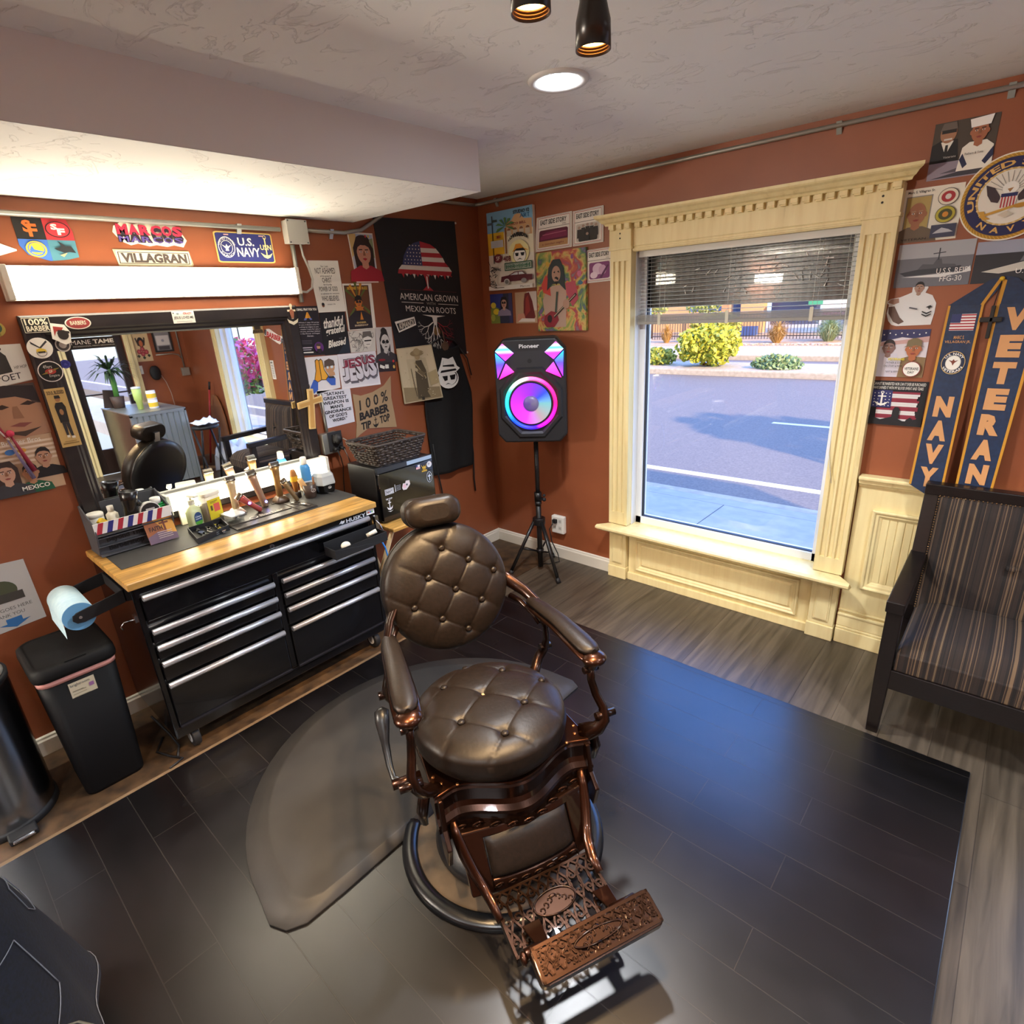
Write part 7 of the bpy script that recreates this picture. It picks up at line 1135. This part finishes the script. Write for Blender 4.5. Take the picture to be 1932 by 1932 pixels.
# ================================================================ the far side of the shop, seen in the mirror
t=thing('door_1',None,None,(5.95,-1.07,0),kind='structure'); g=G(CREAM); X=5.92
for y0,y1 in((-1.50,-1.40),(-.74,-.64)): g.box((X-.035,y0,0),(X,y1,2.12)); g.box((X-.05,y0+.02,0),(X,y1-.05,2.12))
g.box((X-.045,-1.52,2.12),(X,-.62,2.25)); part(t,'door_casing',g,world=True,bev=.004)
g=G(mat('#2a1a14',.4))
for bx in(((5.96,-1.40,0),(6.0,-1.31,2.12)),((5.96,-.83,0),(6.0,-.74,2.12)),((5.96,-1.31,0),(6.0,-.83,.33)),((5.96,-1.31,2.0),(6.0,-.83,2.12)),((5.955,-1.31,1.03),(5.99,-.83,1.05))): g.box(*bx)
part(t,'door_leaf',g,world=True,bev=.003); g=G(GLASS); g.box((5.975,-1.31,.33),(5.98,-.83,2.0)); part(t,'door_glass',g,world=True)
g=G(CHROME); g.cyl((5.94,-.79,1.0),(5.94,-.79,1.02),.025); g.tube([(5.955,-.79,1.0),(5.92,-.79,1.0),(5.91,-.84,1.0)],.008,n=6); part(t,'door_handle',g,world=True)
def FQ(y0,z0,y1,z1,x=5.92): return [(x,y1,z0),(x,y0,z0),(x,y0,z1),(x,y1,z1)]
s=Sheet(FQ(-.645,1.40,-.44,1.80),'#d2b98f',n=(-1,0,0)); s.t('AMOR',.7,.88,.3,.96,'#8a4a3a',.03).e(.5,.62,.2,.16,'#2a2426').e(.5,.58,.11,.1,'#b5643c').p([(.2,.75),(.3,.5),(.36,.52),(.28,.78)],'#3a3030').p([(.8,.75),(.7,.5),(.64,.52),(.72,.78)],'#3a3030')
for x,y in((.3,.3),(.52,.24),(.72,.32),(.5,.4)): s.e(x,y,.13,.08,'#8f3038').e(x,y,.07,.045,'#b8565a')
for x,y in((.2,.18),(.8,.18),(.5,.12)): s.p([(x-.1,y),(x,y+.06),(x+.1,y),(x,y-.06)],'#2e3a30')
s.done('rose_print','cream print of a dark haired figure with red roses, seen in the mirror','poster')
s=Sheet(FQ(-.39,1.50,-.16,1.80),'#2a2626',n=(-1,0,0),th=.02); s.r(.1,.08,.9,.92,'#8a8a92').r(.15,.3,.85,.72,'#d8d6d8').r(.2,.1,.8,.26,'#4a4850').e(.5,.5,.08,.06,'#9aa0b5'); s.done('framed_certificate','black framed certificate on the far wall, seen in the mirror','frame')
conduit('white conduit on the far wall beside the framed certificate, seen in the mirror',[(5.906,-.08,2.5),(5.906,-.08,1.27)],(),.009)
conduit('white conduit branching across the far wall, seen in the mirror',[(5.906,-.40,1.47),(5.906,-.2,1.47),(5.906,-.12,1.45),(5.906,-.085,1.40)],(),.008)
one('wall_box',G(GALV).box((5.88,-.13,1.16),(5.92,-.03,1.27)),'grey metal outlet box low on the far wall, seen in the mirror','outlet',bev=.003)
s=Sheet(FQ(-.66,1.24,-.60,1.35),'#e6e2d8',n=(-1,0,0),th=.008); s.r(.4,.35,.6,.65,'#c9c5ba'); s.done('switch_plate','cream light switch plate between door and print, seen in the mirror','switch')
g=G(BLKM); g.sph((5.88,-.47,1.24),(.03,.07,.10),n=14); one('wall_phone',g,'black rounded device hanging under the rose print, seen in the mirror','telephone'); g=G('#b9a79a'); g.tube([(5.90,-.42,1.25),(5.90,-.36,1.1),(5.905,-.33,.95),(5.9,-.32,.6),(5.9,-.34,.2)],.004,n=5); one('power_cord',g,'pale cord running down the far wall, seen in the mirror','cord')
# counter with corrugated metal end
t=thing('reception_counter','grey metal clad reception counter, seen in the mirror','counter',(4.95,-.98,0)); CM=mat('#9aa2a6',.4,.6)
g=G(CM); n=9
for i in range(n):
    y0=-1.28+.57*i/n; g.prism([(4.40,y0),(4.40,y0+.048),(4.41,y0+.055),(4.41,y0+.0633),(4.43,y0+.0633),(4.43,y0)],.06,.90)
g.box((4.395,-1.29,.88),(4.43,-.70,.915)); g.box((4.395,-1.29,0),(4.43,-1.265,.9)); g.box((4.395,-.72,0),(4.43,-.70,.9)); part(t,'corrugated_end',g,world=True)
g=G(mat('#3a3634',.15)); g.box((4.43,-1.285,.02),(5.50,-1.27,.90)); g.box((4.43,-.72,.02),(5.50,-.705,.90)); g.box((5.48,-1.28,.02),(5.5,-.71,.9)); part(t,'dark_glass_front',g,world=True); g=G(GALV); g.box((4.40,-1.29,.90),(5.51,-.70,.915)); part(t,'counter_top',g,world=True,bev=.002)
t=thing('potted_plant','spiky green potted plant on the counter, seen in the mirror','plant',(5.25,-1.15,.916)); part(t,'pot',G('#4a3830').lathe([(.06,0),(.075,.14),(.07,.14)],n=20)); g=G('#4f8a3c'); g.tube([(0,0,.12),(.0,.01,.3),(.01,0,.45)],.03,n=8); part(t,'cane',g)
g=G('#24381f')
for i in range(70):
    a=rnd.uniform(0,2*PI); e=rnd.uniform(-.3,1.1); L=rnd.uniform(.2,.34); d=V((math.cos(a)*math.cos(e),math.sin(a)*math.cos(e),math.sin(e))); p=V((0,0,.45)); m_=p+d*L*.6; q=p+d*L+V((0,0,-.09)); sd=V((-d.y,d.x,0)).normalized()*.014
    g.add([tuple(p-sd*.5),tuple(p+sd*.5),tuple(m_+sd),tuple(m_-sd),tuple(q)],[(0,1,2,3),(3,2,4)],rnd.choice(['#24381f','#35522c','#1d2c1a']))
part(t,'leaves',g,flip=False)
lath('tumbler','pale green insulated tumbler on the counter, seen in the mirror','tumbler',(4.80,-1.05,.916),[('tumbler_body',[(.03,0),(.035,.1),(.045,.11),(.048,.24)],'#b9d67a'),('lid',[(.049,.24),(.049,.26),(.02,.265)],'#dfe8ec')])
for z,lb in((.916,'lower white and yellow tub of the two on the counter, seen in the mirror'),(1.02,'upper white and yellow tub of the two on the counter, seen in the mirror')):
    t=thing('wipes_tub',lb,'tub',(4.72,-.93,z)); part(t,'tub_body',G('#eeeae2').lathe([(.045,0),(.05,.005),(.05,.095)],n=20)); part(t,'yellow_label',G('#e0b92a').lathe([(.0505,.02),(.0508,.07)],n=20,cap=False)); part(t,'lid',G(WHITE).lathe([(.05,.095),(.05,.103),(.04,.104)],n=20))
g=G(mat('#3a2e2c',.4)); g.at(TR(5.35,-1.22,.916)@RX(-.15)).box((-.015,-.07,0),(.0,.07,.22)); one('photo_stand',g,'dark small display stand on the counter, seen in the mirror','stand')
t=thing('tall_stool','tall black folding stool with white cloth near the counter, seen in the mirror','stool',(4.2,-.60,0)); g=G(BLKM); g.lathe([(.14,.66),(.15,.67),(.15,.69),(.13,.695)],n=20); part(t,'seat',g)
for a,b in(((-.14,-.1),(.14,-.1)),((.14,-.1),(-.14,-.1)),((-.14,.1),(.14,.1)),((.14,.1),(-.14,.1))): g=G(BLKM); g.tube([(a[0],a[1],.66),(b[0],b[1],0)],.012,n=6); part(t,'leg',g)
g=G('#dfe6f2'); g.grid(lambda u,v:(4.2-.13+.26*u,-.60-.12+.24*v,.728+.03*noise.noise(V((u*5,v*5,1)))+.04*u*v),14,14); one('white_cloth',g,'crumpled white cloth on the tall black stool, seen in the mirror','cloth',solid=.004)
g=G(noisy('white_cotton_sheet','#c9d6ee','#dde6f4',8,.8)); g.grid(lambda u,v:(3.95+.75*u,-.42+.30*v,.012+(.40*min(1,5*min(u,1-u,v+.1,1.1-v)))*(1+.3*noise.noise(V((u*4,v*4,3))))),30,20); one('white_sheet',g,'white sheet bunched over a low seat under the second window, seen in the mirror','cloth')
g=G(noisy('warm_wood_board','#8a5a3a','#a06c48',3,.5)); g.prism([(5.0,.01),(5.42,.01),(5.42,.5)]+[(5.21+.21*math.cos(a),.5+.42*math.sin(a)) for a in [PI*k/12 for k in range(1,12)]]+[(5.0,.5)],-.05,-.03,ax=1); one('arched_board',g,'arched wooden board leaning on the window wall, seen in the mirror','board')
g=G('#a0262c'); g.cyl((5.3,-.25,.0),(5.15,-.10,1.0),.012,n=8); g.cyl((5.15,-.10,1.0),(5.135,-.085,1.1),.014,'#1a1a1a',n=8); one('red_pole',g,'red handled pole leaning near the arched board, seen in the mirror','pole')
s=W_q(3.405,1.19,3.485,1.40,'#e9e6de'); 
for i in range(8): s.r(.2,.1+.09*i,.8,.14+.09*i,'#8a8a88')
s.t('100%',.2,.84,.8,.94,K,.03); s.done('notice_slip','narrow white notice beside the second window, seen in the mirror','sign')
# lamp post with flower basket outside the second window
t=thing('lamp_post','dark street lamp post outside the second window, seen in the mirror','lamp post',(6.6,1.5,-.12)); g=G(mat('#2c3038',.4)); g.cyl((6.6,1.5,-.12),(6.6,1.5,3.6),.045,n=12); part(t,'post',g,world=True); g=G('#9a8474'); g.box((6.45,1.35,-.12),(6.75,1.65,.6)); part(t,'brick_pedestal',g,world=True,bev=.01)
t=thing('flower_basket','hanging basket of pink flowers outside the second window, seen in the mirror','flowers',(6.3,.95,.75)); g=G('#3a2c22'); g.lathe([(.05,.75),(.2,.82),(.26,.95)],n=20,o=(6.3,.95,0)); part(t,'basket',g,world=True); g=G(); foliage(g,(6.3,.95,1.2),(.5,.42,.42),1000,['#f0388a','#ff5a9a','#e82a70','#ff7ab0','#d82a60','#ff4070','#6a9a3c'],.055); part(t,'blossoms',g,world=True,flip=False); g=G('#3c6a2c'); foliage(g,(6.3,.95,.95),(.4,.36,.25),300,['#5a8a3a','#48752e','#a8c24a'],.05); part(t,'leaves',g,world=True,flip=False); g=G(mat('#2c3038',.4)); g.tube([(6.6,1.44,2.1),(6.5,1.2,2.2),(6.3,.95,2.1),(6.3,.95,.95)],.012,n=6); part(t,'hanger',g,world=True)
